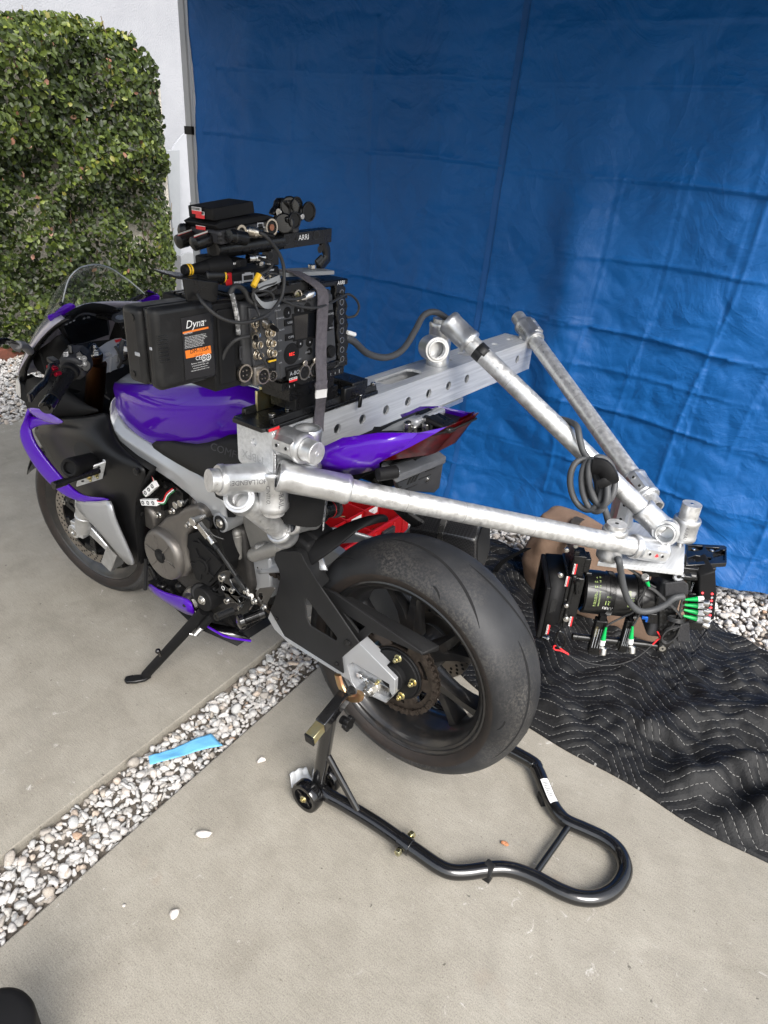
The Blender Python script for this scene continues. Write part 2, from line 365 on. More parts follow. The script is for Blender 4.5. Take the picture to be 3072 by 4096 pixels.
def bed(rng, u0, u1, w0, w1, sp, r0, r1, z0, slabframe=True, keep=1):
    us, ws = np.meshgrid(np.arange(u0, u1, sp), np.arange(w0, w1, sp)); n = us.size
    us = us.ravel()+rng.uniform(-.55,.55,n)*sp; ws = ws.ravel()+rng.uniform(-.55,.55,n)*sp
    rad = r0+(r1-r0)*rng.beta(1.3,3.0,n); z = z0+rng.uniform(0,.010,n)+rad*.2
    k = (rng.uniform(size=n) < keep) & (us-rad*1.05 > u0) & (us+rad*1.05 < u1); us, ws, rad, z = us[k], ws[k], rad[k], z[k]
    if slabframe: x = us*math.cos(BETA)-ws*math.sin(BETA); y = us*math.sin(BETA)+ws*math.cos(BETA)
    else: x, y = us, ws
    return np.stack([x,y,z],1), rad
rng = np.random.default_rng(11)
p1, r1 = bed(rng, .457, .644, -1.2, 2.2, .0138, .006, .0185, -.026, keep=1)
p2, r2 = bed(rng, .457, .644, -1.2, 2.2, .034, .012, .021, -.014, keep=.62)
pebbles('pebble_strip', np.concatenate([p1,p2]), np.concatenate([r1,r2]), 3, 'grey and white river pebbles filling the joint between the slabs')
p1, r1 = bed(rng, -1.9, 3.15, -2.3, -.9, .020, .008, .022, -.02, False)
p2, r2 = bed(rng, -1.9, 3.15, -2.3, -.9, .045, .013, .024, -.008, False, .6)
k1 = -p1[:,0]*math.sin(BETA)+p1[:,1]*math.cos(BETA) < -1.155-r1*.4; p1, r1 = p1[k1], r1[k1]; k2 = -p2[:,0]*math.sin(BETA)+p2[:,1]*math.cos(BETA) < -1.155-r2*.4; p2, r2 = p2[k2], r2[k2]
pebbles('pebble_bed', np.concatenate([p1,p2]), np.concatenate([r1,r2]), 5, 'white pebble bed along the foot of the blue cloth')
p1, r1 = bed(rng, 3.17, 4.72, -2.9, 1.4, .023, .009, .022, -.02, False)
p2, r2 = bed(rng, 3.17, 4.72, -2.9, 1.4, .05, .014, .026, -.006, False, .6)
pebbles('pebble_bed', np.concatenate([p1,p2]), np.concatenate([r1,r2]), 6, 'white pebble bed in front of the ivy wall')
# red-brown edging at the foot of the ivy
m = MB(); m.box((4.50,-2.6,-.03),(4.58,2,.07)); tag(m.build('garden_edging', mat('red_timber', (.16,.05,.03), .8, col2=(.10,.04,.025), nscale=20, bump=.3, bscale=80), bevel=.006, org=(4.54,-.3,-.03)), 'low reddish brown edging board at the foot of the ivy wall', 'edging')

# loose stones lying on the slab
def stone(px, py, r, seed, label, name='loose_pebble', sc=None):
    p = V('J', px, py, z=.0); rng = np.random.default_rng(seed)
    v = pebble_shape(rng, np.array([r]))[0]; a = rng.uniform(0,6.28); c, s = math.cos(a), math.sin(a)
    v = v @ np.array([[c,s,0],[-s,c,0],[0,0,1]]); v[:,2] -= v[:,2].min()
    m = MB(); m.add([Vector(q)+p for q in v], [tuple(f) for f in IF]); o = m.build(name, PEBL, ang=180, org=p)
    tag(o, label, 'pebble', 'loose pebbles on the concrete'); return o
PEBL = mat('loose_pebble_stone', (.62,.59,.55), .7, col2=(.52,.47,.43), nscale=60, bump=.3, bscale=200, bdist=.002)
stone(1047,1085,.017,31,'largest loose white pebble on the concrete, midway between pebble strip and stand')
stone(890,1487,.0145,32,'roundish pinkish white pebble on the concrete in the lower left foreground')
stone(1332,702,.011,33,'small white pebble on the concrete left of the stand wheels')
stone(634,1436,.0055,34,'tiny white stone chip alone on the concrete near the pebble strip')
p = V('I',1018,750,z=0); m = MB(); m.ell(p+Vector((0,0,.004)), (.009,.006,.004)); m.ell(p+Vector((.006,.003,.006)), (.005,.005,.004))
tag(m.build('dry_leaf', mat('dry_leaf', (.45,.17,.07), .8, col2=(.3,.16,.09), nscale=120, bump=.5, bscale=200), org=p), 'small curled orange brown dry leaf scrap on the concrete inside the stand', 'leaf')

# building, ivy wall
STUC = mat('pale_stucco', (.275,.283,.305), .9, col2=(.31,.318,.34), nscale=2, bump=.7, bscale=70, bdist=.008)
m = MB(); m.box((6.2,-9,-.05),(6.6,4,5)); m.box((6.17,-9,-.05),(6.2,4,.25))
tag(m.build('building', [STUC], org=(6.4,-3,0)), 'pale grey stucco building wall behind the ivy wall', 'building')
CREAM = mat('cream_stucco', (.62,.585,.51), .92, col2=(.48,.44,.375), nscale=55, bump=1.0, bscale=55, bdist=.02)
ivy = thing('ivy_wall', 'garden wall thickly grown with small leaved climbing fig', 'wall', (4.85,-1,0))
m = MB(); m.box((4.72,-2.72,-.05),(4.96,3,2.12)); m.box((4.72,-2.94,-.05),(4.96,-2.7195,1.95)); m.build('stucco_wall', CREAM, ivy, bevel=.02)
LEAF = bpy.data.materials.new('fig_leaf'); LEAF.use_nodes = True
N, L, b = nodes(LEAF); at = N.new('ShaderNodeAttribute'); at.attribute_name = 'tone'
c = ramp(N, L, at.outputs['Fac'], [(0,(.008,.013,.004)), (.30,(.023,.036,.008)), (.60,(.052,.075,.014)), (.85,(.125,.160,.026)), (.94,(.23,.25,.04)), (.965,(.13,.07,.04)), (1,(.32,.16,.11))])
L.new(c, b.inputs['Base Color']); b.inputs['Roughness'].default_value = .42; b.inputs['Specular IOR Level'].default_value = .28
tb = N.new('ShaderNodeBsdfTranslucent'); L.new(c, tb.inputs[0]); ms = N.new('ShaderNodeMixShader'); ms.inputs[0].default_value = .22
L.new(b.outputs[0], ms.inputs[1]); L.new(tb.outputs[0], ms.inputs[2]); L.new(ms.outputs[0], N['Material Output'].inputs[0])
def leaves(name, pos, nrm, size, tone, seed, parent):
    rng = np.random.default_rng(seed); n = len(pos)
    t = rng.normal(size=(n,3)); t[:,2] -= .5; t -= nrm*(t*nrm).sum(1)[:,None]; t /= np.linalg.norm(t,axis=1)[:,None]; bb = np.cross(nrm, t)
    prof = [(-.5,0,0),(-.22,.27,.05),(.15,.30,.06),(.5,0,-.06),(.15,-.30,.06),(-.22,-.27,.05),(-.2,0,-.02),(.15,0,-.02)]
    fs = [(0,6,1),(6,7,2,1),(7,3,2),(0,5,6),(5,4,7,6),(4,3,7)]
    V_ = np.zeros((n,8,3)); wv = rng.uniform(.8,1.1,n)
    for i,(a,w,h) in enumerate(prof): V_[:,i] = pos+(t*a+bb*(w*wv)[:,None]+nrm*h)*size[:,None]
    allf = []
    for f in fs: allf.append(f)
    ls = np.concatenate([np.array(f) for f in fs]); per = len(ls); cnt = np.array([len(f) for f in fs])
    idx = (ls[None]+(np.arange(n)*8)[:,None]).reshape(-1); starts = np.concatenate([[0],np.cumsum(cnt)[:-1]])
    st = (starts[None]+(np.arange(n)*per)[:,None]).reshape(-1)
    o0 = ORG[parent.name]; V_ -= np.array(o0)
    me = bpy.data.meshes.new(name); me.vertices.add(n*8); me.vertices.foreach_set('co', V_.reshape(-1)); me.loops.add(len(idx)); me.loops.foreach_set('vertex_index', idx)
    me.polygons.add(len(st)); me.polygons.foreach_set('loop_start', st); me.polygons.foreach_set('use_smooth', np.ones(len(st),dtype=bool)); me.update(calc_edges=True)
    a = me.attributes.new('tone','FLOAT','POINT'); a.data.foreach_set('value', np.repeat(tone,8)); me.materials.append(LEAF)
    o = bpy.data.objects.new(name, me); COL.objects.link(o); o.parent = parent; return o
rng = np.random.default_rng(8); n = 36000
ly = rng.uniform(-2.86, .6, n); lz = rng.uniform(0, 2.27, n)
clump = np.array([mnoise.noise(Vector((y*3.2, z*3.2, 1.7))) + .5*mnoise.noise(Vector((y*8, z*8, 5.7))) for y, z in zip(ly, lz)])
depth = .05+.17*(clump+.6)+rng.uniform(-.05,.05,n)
edge = -2.865+.05*np.array([mnoise.noise(Vector((z*4, 3, 0))) for z in lz])*2; topz = 2.20+.06*np.array([mnoise.noise(Vector((y*4, 9, 0))) for y in ly])-.20*np.clip((-2.62-ly)/.24,0,1)**2
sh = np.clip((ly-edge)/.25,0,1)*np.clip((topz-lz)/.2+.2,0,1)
bare = np.array([mnoise.noise(Vector((y*2.1+4, z*1.7, 7.7))) for y, z in zip(ly, lz)]) > .42
keep = (ly > edge) & (lz < topz) & ~(bare & (lz < .9) & (rng.uniform(size=n) < .75)); 
pos = np.stack([4.70-depth*(.35+.65*sh), ly, lz], 1)
nr = np.stack([-np.ones(n), rng.normal(0,.55,n)+.1, rng.normal(.25,.55,n)],1); nr /= np.linalg.norm(nr,axis=1)[:,None]
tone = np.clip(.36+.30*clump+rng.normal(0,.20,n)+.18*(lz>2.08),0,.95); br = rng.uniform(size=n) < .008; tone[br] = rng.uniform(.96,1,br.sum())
size = rng.uniform(.024,.054,n)*(1+.15*(lz>1.2))
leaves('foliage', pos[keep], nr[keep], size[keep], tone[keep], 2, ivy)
# foliage along the wall's top
n = 2600; ly = rng.uniform(-2.66,.6,n); lx = rng.uniform(4.62,4.9,n); lz = 2.12+.10*rng.uniform(size=n)+.05*np.sin(ly*5)
nr = np.stack([rng.normal(-.4,.5,n), rng.normal(0,.6,n), np.abs(rng.normal(.7,.4,n))],1); nr /= np.linalg.norm(nr,axis=1)[:,None]
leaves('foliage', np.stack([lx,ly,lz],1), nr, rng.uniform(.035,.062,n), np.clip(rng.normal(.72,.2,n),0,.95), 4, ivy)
tw = MB()
for i in range(150):
    y = rng.uniform(-2.84,.3); z = rng.uniform(.05,1.9); P = [Vector((4.715,y,z))]
    for k in range(5): P.append(P[-1]+Vector((rng.uniform(-.035,.012), rng.normal(0,.035), rng.uniform(.03,.11))))
    for q in P: q.x = min(q.x,4.712)
    tw.tube(P, lambda t: .004*(1-.6*t)+.001, n=5, sm=2)
tw.build('twigs', mat('ivy_twig', (.12,.08,.05), .85, col2=(.2,.15,.1), nscale=30), ivy)

# panels leaning by the building
def board(name, poly, x, t, m, label, cat):
    P = [V('A', a, c, x=x) for a, c in poly]; base = min(P, key=lambda q: q.z); mb = MB(); mb.prism(P, (t,0,0))
    o = mb.build(name, m, bevel=.004, org=(x, sum(q.y for q in P)/len(P), base.z)); return tag(o, label, cat)
WHITE = mat('white_board_paint', (.33,.34,.365), .5, col2=(.37,.38,.405), nscale=4)
GREYB = mat('grey_board_paint', (.22,.23,.24), .6, col2=(.26,.27,.28), nscale=5)
DGREY = mat('dark_grey_board_paint', (.11,.113,.117), .6, col2=(.135,.137,.14), nscale=8)
arc = [(1040,900),(1055,872),(1075,845),(1100,815),(1132,790)]
board('fence_board', arc+[(1195,775),(1215,1640),(1075,1640)], 5.55, .02, WHITE, 'white board with arched top corner standing behind the tent pole', 'board')
board('fence_board', [(1000,905),(1085,905),(1092,1700),(1072,1700)], 5.35, .025, mat('pale_panel', (.25,.265,.28), .55, col2=(.28,.295,.31), nscale=5), 'pale grey tall narrow board beside the ivy wall', 'board')
board('fence_board', [(985,1620),(1010,1585),(1045,1555),(1085,1540),(1100,1900),(975,1900)], 5.05, .03, DGREY, 'dark grey low rounded board right next to the ivy', 'board')
board('fence_board', [(1092,1545),(1110,1530),(1150,1522),(1180,1532),(1190,1560),(1200,1900),(1098,1900)], 5.15, .03, GREYB, 'grey low board with rounded top below the tent pole strap', 'board')

# canopy: poles, roof
P1 = Vector((2.35,-1.30,0)); ed = (Vector((-.63,-1.65,0))-P1).normalized(); P2 = P1+ed*3.0; en = Vector((-ed.y,ed.x,0)); en = en if en.y > 0 else -en
P3 = P2+en*3.0; P4 = P1+en*3.0
tent = thing('canopy_tent', 'pop up canopy tent with grey square legs and blue roof', 'tent', (P1+P3)/2)
LEG = mat('grey_powder_coat', (.33,.34,.35), .5, col2=(.38,.385,.39), nscale=3); LEGW = mat('leg_white', (.62,.63,.64), .5)
EAVE = 2.22
for q in (P1, P2-en*.11, P4):
    m = MB(); m.bx(q+Vector((0,0,EAVE/2)), ed*.036, en*.036, (0,0,EAVE)); m.bx(q+Vector((0,0,.62)), ed*.044, en*.044, (0,0,1.24)); (m.bx(q+Vector((0,0,.008)), ed*.12, en*.10, (0,0,.016)) if q in (P1, P4) else None)
    m.build('leg', [LEG], tent, bevel=.003)
m = MB(); m.bx(P1+Vector((0,0,1.56)), ed*.046, en*.046, (0,0,.035)); m.build('strap', BLACK, tent)
m = MB(); m.bx(P1+Vector((0,0,.62)), ed*.046, en*.046, (0,0,.03)); m.build('strap', BLACK, tent)
BLUE = bpy.data.materials.new('blue_polyester'); BLUE.use_nodes = True
N, L, b = nodes(BLUE); tc = N.new('ShaderNodeTexCoord')
uvn = tc.outputs['UV']
c = ramp(N, L, noise_node(N, L, uvn, 2.2, 5, .6), [(.3,(.0033,.075,.255)), (.7,(.0044,.094,.312))])
L.new(c, b.inputs['Base Color']); b.inputs['Roughness'].default_value = .5; b.inputs['Specular IOR Level'].default_value = .3; b.inputs['Sheen Weight'].default_value = .0; b.inputs['Sheen Tint'].default_value = (.3,.6,1,1)
n1 = noise_node(N, L, uvn, 3.3, 5, .55, 1.6); r1_ = mth(N, L, 'ABSOLUTE', mth(N, L, 'SUBTRACT', n1, .5))
n2 = noise_node(N, L, uvn, 9, 4, .6, 1.2); r2_ = mth(N, L, 'ABSOLUTE', mth(N, L, 'SUBTRACT', n2, .5))
mpw = N.new('ShaderNodeMapping'); mpw.inputs['Scale'].default_value = (1.0,.35,1); L.new(uvn, mpw.inputs[0])
n3 = noise_node(N, L, mpw.outputs[0], 14, 3, .6, .6)
hh = mth(N, L, 'ADD', mth(N, L, 'MULTIPLY', mth(N, L, 'POWER', r1_, .7), -1.0), mth(N, L, 'ADD', mth(N, L, 'MULTIPLY', mth(N, L, 'POWER', r2_, .8), -.35), mth(N, L, 'MULTIPLY', n3, .25)))
bp = N.new('ShaderNodeBump'); bp.inputs['Strength'].default_value = .42; bp.inputs['Distance'].default_value = .02; L.new(hh, bp.inputs['Height'])
wv = noise_node(N, L, uvn, 900, 2, .6); bp2 = N.new('ShaderNodeBump'); bp2.inputs['Strength'].default_value = .12; bp2.inputs['Distance'].default_value = .001; L.new(wv, bp2.inputs['Height']); L.new(bp.outputs[0], bp2.inputs['Normal']); L.new(bp2.outputs[0], b.inputs['Normal'])
tb = N.new('ShaderNodeBsdfTranslucent'); L.new(c, tb.inputs[0]); ms = N.new('ShaderNodeMixShader'); ms.inputs[0].default_value = .12
L.new(b.outputs[0], ms.inputs[1]); L.new(tb.outputs[0], ms.inputs[2]); L.new(ms.outputs[0], N['Material Output'].inputs[0])
m = MB(); pk = (P1+P3)/2+Vector((0,0,3.0)); cs = [q+Vector((0,0,EAVE)) for q in (P1,P2,P3,P4)]
for i in range(4): m.add([cs[i], cs[(i+1)%4], pk], [(0,1,2)])
for i in range(4):
    a, c_ = cs[i], cs[(i+1)%4]; m.add([a,c_,c_-Vector((0,0,.10)),a-Vector((0,0,.10))], [(0,1,2,3)])
m.uvs = [(v[0],v[1]) for v in m.v]; m.build('roof', BLUE, tent, ang=30, solid=.002)

# the blue side cloth
LEN = 3.56
def cloth_pt(s, z):                                      # s = metres along from the left pole, z = height
    g = lambda a, c0, w: math.exp(-((a-c0)/w)**2)
    y = 0.0
    low = 1-min(max(z/2.2,0),1)
    y += .030*math.sin(s*2.3+.5+z*.25)*(.4+.6*low)+.018*math.sin(s*5.1+1.2-z*.5)*(.3+.7*low)
    y += .012*math.sin(s*9.7+2.0*math.sin(z*1.1))*low
    sv = 1.62+.035*(z-1)                                  # vertical seam
    y += .013*(1-abs(s-sv)/.16 if abs(s-sv) < .16 else 0)*(.5+.5*low)
    d = (s-sv-.28-.18*(2.2-z)*.35); y += .045*g(d,0,.09)*min(1,max(0,(z-.3)/.5))*min(1,max(0,(1.75-z)/.5))
    d = (s-sv+.30-.1*(2.2-z)*.2); y += .035*g(d,0,.11)*min(1,max(0,(z-.8)))
    d = s-.33-.10*(z-1); y += .03*g(d,0,.10)
    for zc, sl, amp, s0, s1 in ((1.50,-.035,.010,.1,9),(.98,-.055,.014,.6,9),(.66,-.05,.012,1.7,9),(.40,-.04,.010,1.0,9),(1.22,-.02,.008,1.9,9),(1.78,-.02,.007,.2,9),(.22,-.03,.006,.6,9),(.82,-.045,.006,1.7,9),(1.96,-.015,.005,1.7,9)):
        if s0 < s < s1:
            d = abs(z-(zc+sl*(s-1.6)+.012*math.sin(s*6))); y += .6*amp*math.exp(-d/.008)-.32*amp*math.exp(-d/.05)*(1 if z < zc+sl*(s-1.6) else -1)
    for sc, sl, amp, z0, z1 in ((2.55,.10,.010,.1,2.2),(2.07,.07,.007,.2,1.5),(2.95,.06,.009,.0,2.2),(1.05,-.03,.007,.3,2.0),(.62,.02,.006,.2,1.9),(2.30,.08,.005,.4,1.6),(2.76,.09,.004,.5,2.1),(1.33,-.01,.004,.2,1.3)):
        if z0 < z < z1:
            d = abs(s-(sc+sl*(z-1)+.010*math.sin(z*7))); y += amp*.8*math.exp(-d/.008)-amp*.4*math.exp(-d/.06)*(1 if s > sc else -.4)
    p3 = Vector((s*2.2, z*2.6, .3)); y += .020*mnoise.noise(p3)+.010*abs(mnoise.noise(p3*2.7))*(1+low)+.006*abs(mnoise.noise(p3*6.1))*(.5+low)
    toe = max(0,(.30-z)/.30); y += .10*toe*toe*(1+.5*math.sin(s*3.3))          # the hem drifts out towards the slab
    return P1+ed*s+en*(y-.0)+Vector((0,0,z+.0))
curtain = thing('curtain', 'bright blue hanging canopy side cloth with fold creases', 'side cloth', P1+ed*1.5)
m = MB(); NS, NZ = 540, 340; uv = []; rows = []
for j in range(NZ+1):
    row = []
    for i in range(NS+1):
        s = .050+(LEN-.05)*i/NS; hem = .035+.03*math.sin(s*2.1+2)*.5+.02*max(0,s-2.4)
        z = hem+(EAVE-.02-hem)*j/NZ; row.append(cloth_pt(s,z)); uv.append((s,z))
    rows.append(row)
m.grid(rows); m.uvs = uv; m.build('cloth', BLUE, curtain, ang=180)
SEAM = mat('blue_seam', (.0035,.074,.26), .6, bump=.4, bscale=300, bdist=.002); SEAMD = mat('dark_seam_line', (.003,.050,.175), .7)
m = MB()
for ds, wd, z0, z1, mi in ((-.012,.022,.05,2.19,0),(.004,.0028,.85,2.19,1)):
    rr = []
    for j in range(90):
        z = z0+(z1-z0)*j/89; s = 1.62+.035*(z-1)+ds; a = cloth_pt(s-wd/2,z)+en*(.0025+.001*mi); c_ = cloth_pt(s+wd/2,z)+en*(.0025+.001*mi); rr.append([a,c_])
    m.grid(rr, mi)
m.build('seam', [SEAM,SEAMD], curtain, ang=180)
m = MB(); rr = []
for j in range(70):
    z = .05+2.1*j/69; rr.append([P1+ed*(.030+.006*math.sin(z*3))+en*.004+Vector((0,0,z)), cloth_pt(.052,z)+en*.004])
m.grid(rr); m.build('zip', mat('zip_tape', (.42,.43,.45), .6, col2=(.36,.37,.39), nscale=160), curtain, solid=.002)
# ================================================================ QUILTED BLANKET
QUILT = bpy.data.materials.new('quilted_black_cloth'); QUILT.use_nodes = True
N, L, b = nodes(QUILT); tc = N.new('ShaderNodeTexCoord'); sx = N.new('ShaderNodeSeparateXYZ'); L.new(tc.outputs['UV'], sx.inputs[0])
QS, QP, QA = .031, .34, .10
pp = mth(N, L, 'PINGPONG', sx.outputs[0], QP/2)
pc = mth(N, L, 'MINIMUM', mth(N, L, 'MAXIMUM', pp, QP*.10), QP*.40)
ph = mth(N, L, 'DIVIDE', mth(N, L, 'ADD', sx.outputs[1], mth(N, L, 'MULTIPLY', pc, QA/(QP*.30))), QS)
fr = mth(N, L, 'FRACT', ph); dd = mth(N, L, 'ABSOLUTE', mth(N, L, 'SUBTRACT', fr, .5))
line = mth(N, L, 'LESS_THAN', dd, .020)
dash = mth(N, L, 'LESS_THAN', mth(N, L, 'FRACT', mth(N, L, 'MULTIPLY', sx.outputs[0], 95)), .62)
st = mth(N, L, 'MULTIPLY', line, dash)
cb = ramp(N, L, noise_node(N, L, tc.outputs['UV'], 6, 5, .6), [(.3,(.0045,.0045,.005)), (.7,(.0085,.0085,.009))])
cc = mix(N, L, mth(N, L, 'MULTIPLY', st, .85), cb, (.25,.245,.23)); L.new(cc, b.inputs['Base Color'])
b.inputs['Roughness'].default_value = .62; b.inputs['Specular IOR Level'].default_value = .28
puff = mth(N, L, 'POWER', mth(N, L, 'SUBTRACT', 1.0, mth(N, L, 'MULTIPLY', mth(N, L, 'SUBTRACT', .5, dd), 2.0)), 2.0)
wr = noise_node(N, L, tc.outputs['UV'], 55, 5, .65, .8)
hq = mth(N, L, 'ADD', mth(N, L, 'MULTIPLY', mth(N, L, 'POWER', dd, .5), .9), mth(N, L, 'MULTIPLY', wr, .55))
bp = N.new('ShaderNodeBump'); bp.inputs['Strength'].default_value = .6; bp.inputs['Distance'].default_value = .006; L.new(hq, bp.inputs['Height']); L.new(bp.outputs[0], b.inputs['Normal'])
def blanket_h(s, t):
    # s metres along the front edge (towards -x), t metres back from it
    p = Vector((s*1.5+t*.9, t*2.0-s*.5, 0)); e = min(1, t/.10)
    h = .030*max(0, mnoise.noise(p*1.6)+.15)
    for (a, s0, t0, w, amp) in ((.62,1.02,.22,.055,.075),(.40,1.25,.30,.05,.05),(.80,.72,.50,.06,.035),(.25,.60,.22,.045,.022),(-.15,.35,.40,.05,.02),(.95,1.35,.62,.055,.045),(.5,1.5,.2,.06,.08),(.45,1.05,.60,.045,.06),(.75,.85,.30,.04,.045),(-.3,1.3,.5,.05,.05),(.1,.9,.12,.04,.018)):
        ds, dt = s-s0, t-t0; al = ds*math.cos(a)+dt*math.sin(a); pe = -ds*math.sin(a)+dt*math.cos(a)+.04*math.sin(al*7)
        h += amp*math.exp(-(pe/w)**2)*math.exp(-(al/.42)**2)
    h += .026*abs(mnoise.noise(p*3.6))+.014*abs(mnoise.noise(p*7.7+Vector((5,2,1))))+.006*mnoise.noise(p*13)
    return .008+1.3*h*e*(.35+.65*min(1, max(0,(1.05-t)/.15)))
m = MB(); rows = []; uv = []; NS, NT = 300, 170
for j in range(NT+1):
    row = []
    for i in range(NS+1):
        s = -.72+2.05*i/NS; wv = .012*math.sin(s*6)+.006*math.sin(s*17); back = .93-.08*math.sin((s+.3)*1.4)-.10*max(0,-s)
        if s > .45: back = .93-.28*(s-.45)
        t = back*j/NT
        x = -.05-s; y = -.368-.02*s*0-wv*(1-j/NT)-t+.012*math.sin(t*9+s*3)
        if s < .1: y -= .16*(1-j/NT)*min(1,(.1-s)/.45)
        h = blanket_h(s, t)
        if s < -.05: h += .035*min(1,(-.05-s)/.12)*math.exp(-((t-.55)/.3)**2)
        row.append(Vector((x, y, h))); uv.append((s+.10*mnoise.noise(Vector((s*2,t*2,4)))*.4, t+.05*mnoise.noise(Vector((s*2.2,t*2.2,9)))))
    rows.append(row)
rim = [Vector((q.x, q.y-.002, .001)) for q in rows[-1]]; rows.append(rim); uv += uv[-(NS+1):]
rows.insert(0, [Vector((q.x, q.y+.004, .001)) for q in rows[0]]); uv = uv[:NS+1]+uv
m.grid(rows); m.uvs = uv
o = m.build('moving_blanket', QUILT, ang=180, org=(-.4,-.8,0)); tag(o, 'crumpled black quilted moving blanket with white zigzag stitching', 'blanket')
# bolt left on the blanket
bz = .055
m = MB(); a = V('X',180,1042,z=bz); c_ = V('X',108,1022,z=bz); m.cyl(a, c_, .0042, n=12); d = (a-c_).normalized(); m.hexa(a, a+d*.008, .0085)
tag(m.build('bolt', STEEL, org=a, bevel=.0006), 'single loose hex bolt lying on the black blanket beside the rear tyre', 'bolt')

# ================================================================ BAG
BAGM = mat('tan_canvas', (.13,.082,.055), .85, col2=(.17,.11,.075), nscale=16, bump=.5, bscale=260, bdist=.003)
bag = thing('duffel_bag', 'slumped tan brown canvas bag behind the hanging camera', 'bag', (-.12,-1.14,0))
m = MB(); rings = []; NA, NB = 44, 26
for j in range(NB+1):
    v = j/NB; z = .012+.30*v; sh = (1-max(0,v-.35)**1.6*1.15); ring = []
    for i in range(NA):
        a = 2*math.pi*i/NA; cx_, cy_ = math.cos(a), math.sin(a); ex = .5
        px = math.copysign(abs(cx_)**ex, cx_)*.30*sh; py = math.copysign(abs(cy_)**ex, cy_)*.155*sh
        q = Vector((px-.12+.16*v*v, py-1.16-.02*v, z-.12*v*max(0,-px)*1.8)); nn = mnoise.noise(q*6)*.030+mnoise.noise(q*14)*.014+abs(mnoise.noise(q*9+Vector((3,1,0))))*.02
        q += Vector((cx_, cy_, .5))*nn*(.4+.6*math.sin(v*math.pi*.9+.2)); ring.append(q)
    rings.append(ring)
m.loft(rings); m.build('bag_body', BAGM, bag, ang=180, sub=1)
m = MB(); m.ribbon([(-.02,-1.0,.10),(-.02,-.985,.2),(.0,-1.03,.285),(.03,-1.12,.325),(.04,-1.2,.31)], (.035,.0,0), .004); m.build('strap', mat('dark_webbing', (.03,.025,.02), .8, bump=.4, bscale=300), bag)
m = MB(); m.ribbon([(.16,-1.03,.20),(.24,-1.0,.12),(.27,-.99,.05),(.29,-1.0,.02)], (.018,.012,0), .004); m.build('strap', BLACK, bag)
pt = V('W',1238,1148,y=-1.06); m = MB(); m.bx(pt+Vector((0,.012,0)), (.018,0,.004), (0,.004,0), (-.004,0,.035)); m.build('zip_pull', BLACK, bag, bevel=.001)

# ================================================================ RED ORGANISER
org_ = thing('parts_organiser', 'open red parts organiser full of bolts on the ground beyond the motorcycle', 'parts organiser', (.91,-.88,0))
X0, X1, Y0, Y1, ZT = .765, 1.10, -1.10, -.60, .115
m = MB(); w = .006
m.box((X0,Y0,.0),(X1,Y1,.012)); m.box((X0,Y0,.012),(X0+w,Y1,ZT)); m.box((X1-w,Y0,.012),(X1,Y1,ZT)); m.box((X0+w,Y0,.012),(X1-w,Y0+w,ZT)); m.box((X0+w,Y1-w,.012),(X1-w,Y1,ZT))
for q in ((X0-.007,Y0-.007,X0+w,Y1+.007),(X1-w,Y0-.007,X1+.007,Y1+.007),): m.box((q[0],q[1],ZT),(q[2],q[3],ZT+.007))
m.box((X0+w,Y0-.007,ZT),(X1-w,Y0+w,ZT+.007)); m.box((X0+w,Y1-w,ZT),(X1-w,Y1+.007,ZT+.007))
for yy in np.linspace(Y0+.05, Y1-.05, 7): m.box((X0-.006,yy-.004,.01),(X0-.0003,yy+.004,ZT-.012))
m.build('tray', RED, org_, bevel=.003)
ys = [Y0+w+.0, -.975, -.85, -.725]
for k, yy in enumerate(ys[1:]):
    m = MB(); m.box((X0+w+.001,yy-.003,.0125),(X1-w-.001,yy+.003,ZT-.006)); m.build('divider', RED, org_, bevel=.0015)
for ya, yb in ((-1.09,-.98),(-.97,-.855),(-.845,-.73)):
    m = MB(); m.box((.925,ya,.0125),(.931,yb,ZT-.01)); m.build('divider', RED, org_, bevel=.0015)
for (x, ya, yb, tx) in ((.9245,-.955,-.885,'3/4"x1 1/2"'),(.9245,-1.075,-1.01,'x 1/2"'),(1.093,-.95,-.88,'5/8"')):
    m = MB(); m.add([(x-.0006,ya,.06),(x-.0006,yb,.06),(x-.0006,yb,.095),(x-.0006,ya,.095)], [(0,1,2,3)], 0)
    m.text(tx, (x-.0012,yb-.004,.072), (0,-1,0), (0,0,1), .013, mi=1); m.build('paper_label', [WHITEP, LABEL], org_)
rngb = random.Random(5)
for k in range(70):
    x = rngb.uniform(.79,1.07); y = rngb.uniform(-1.07,-.64)
    if abs(x-.928) < .025 or min(abs(y-q) for q in ys) < .02: continue
    z = .025+rngb.uniform(0,.02); a = rngb.uniform(0,6.28); d = Vector((math.cos(a),math.sin(a),rngb.uniform(-.3,.5))).normalized(); c_ = Vector((x,y,z)); ln = rngb.uniform(.02,.035)
    if k < 26:
        m = MB(); m.cyl(c_, c_+d*ln, .0045, n=10); m.hexa(c_-d*.006, c_, .0085); tag(m.build('bolt', rngb.choice([ZINC,STEEL]), org=c_), 'small loose bolt lying inside the red parts organiser', 'bolt', 'bolts in the red organiser')
m = MB(); m.box((X0-.022,-.965,.035),(X0-.007,-.885,.10)); 
for i in range(5): m.box((X0-.026,-.957+i*.015,.045),(X0-.022,-.951+i*.015,.09))
m.build('latch', DARKG, org_, bevel=.002)
m = MB(); m.box((X0-.002,-.70,.02),(X0-.012,-.63,.09)); m.build('latch', DARKG, org_, bevel=.002)

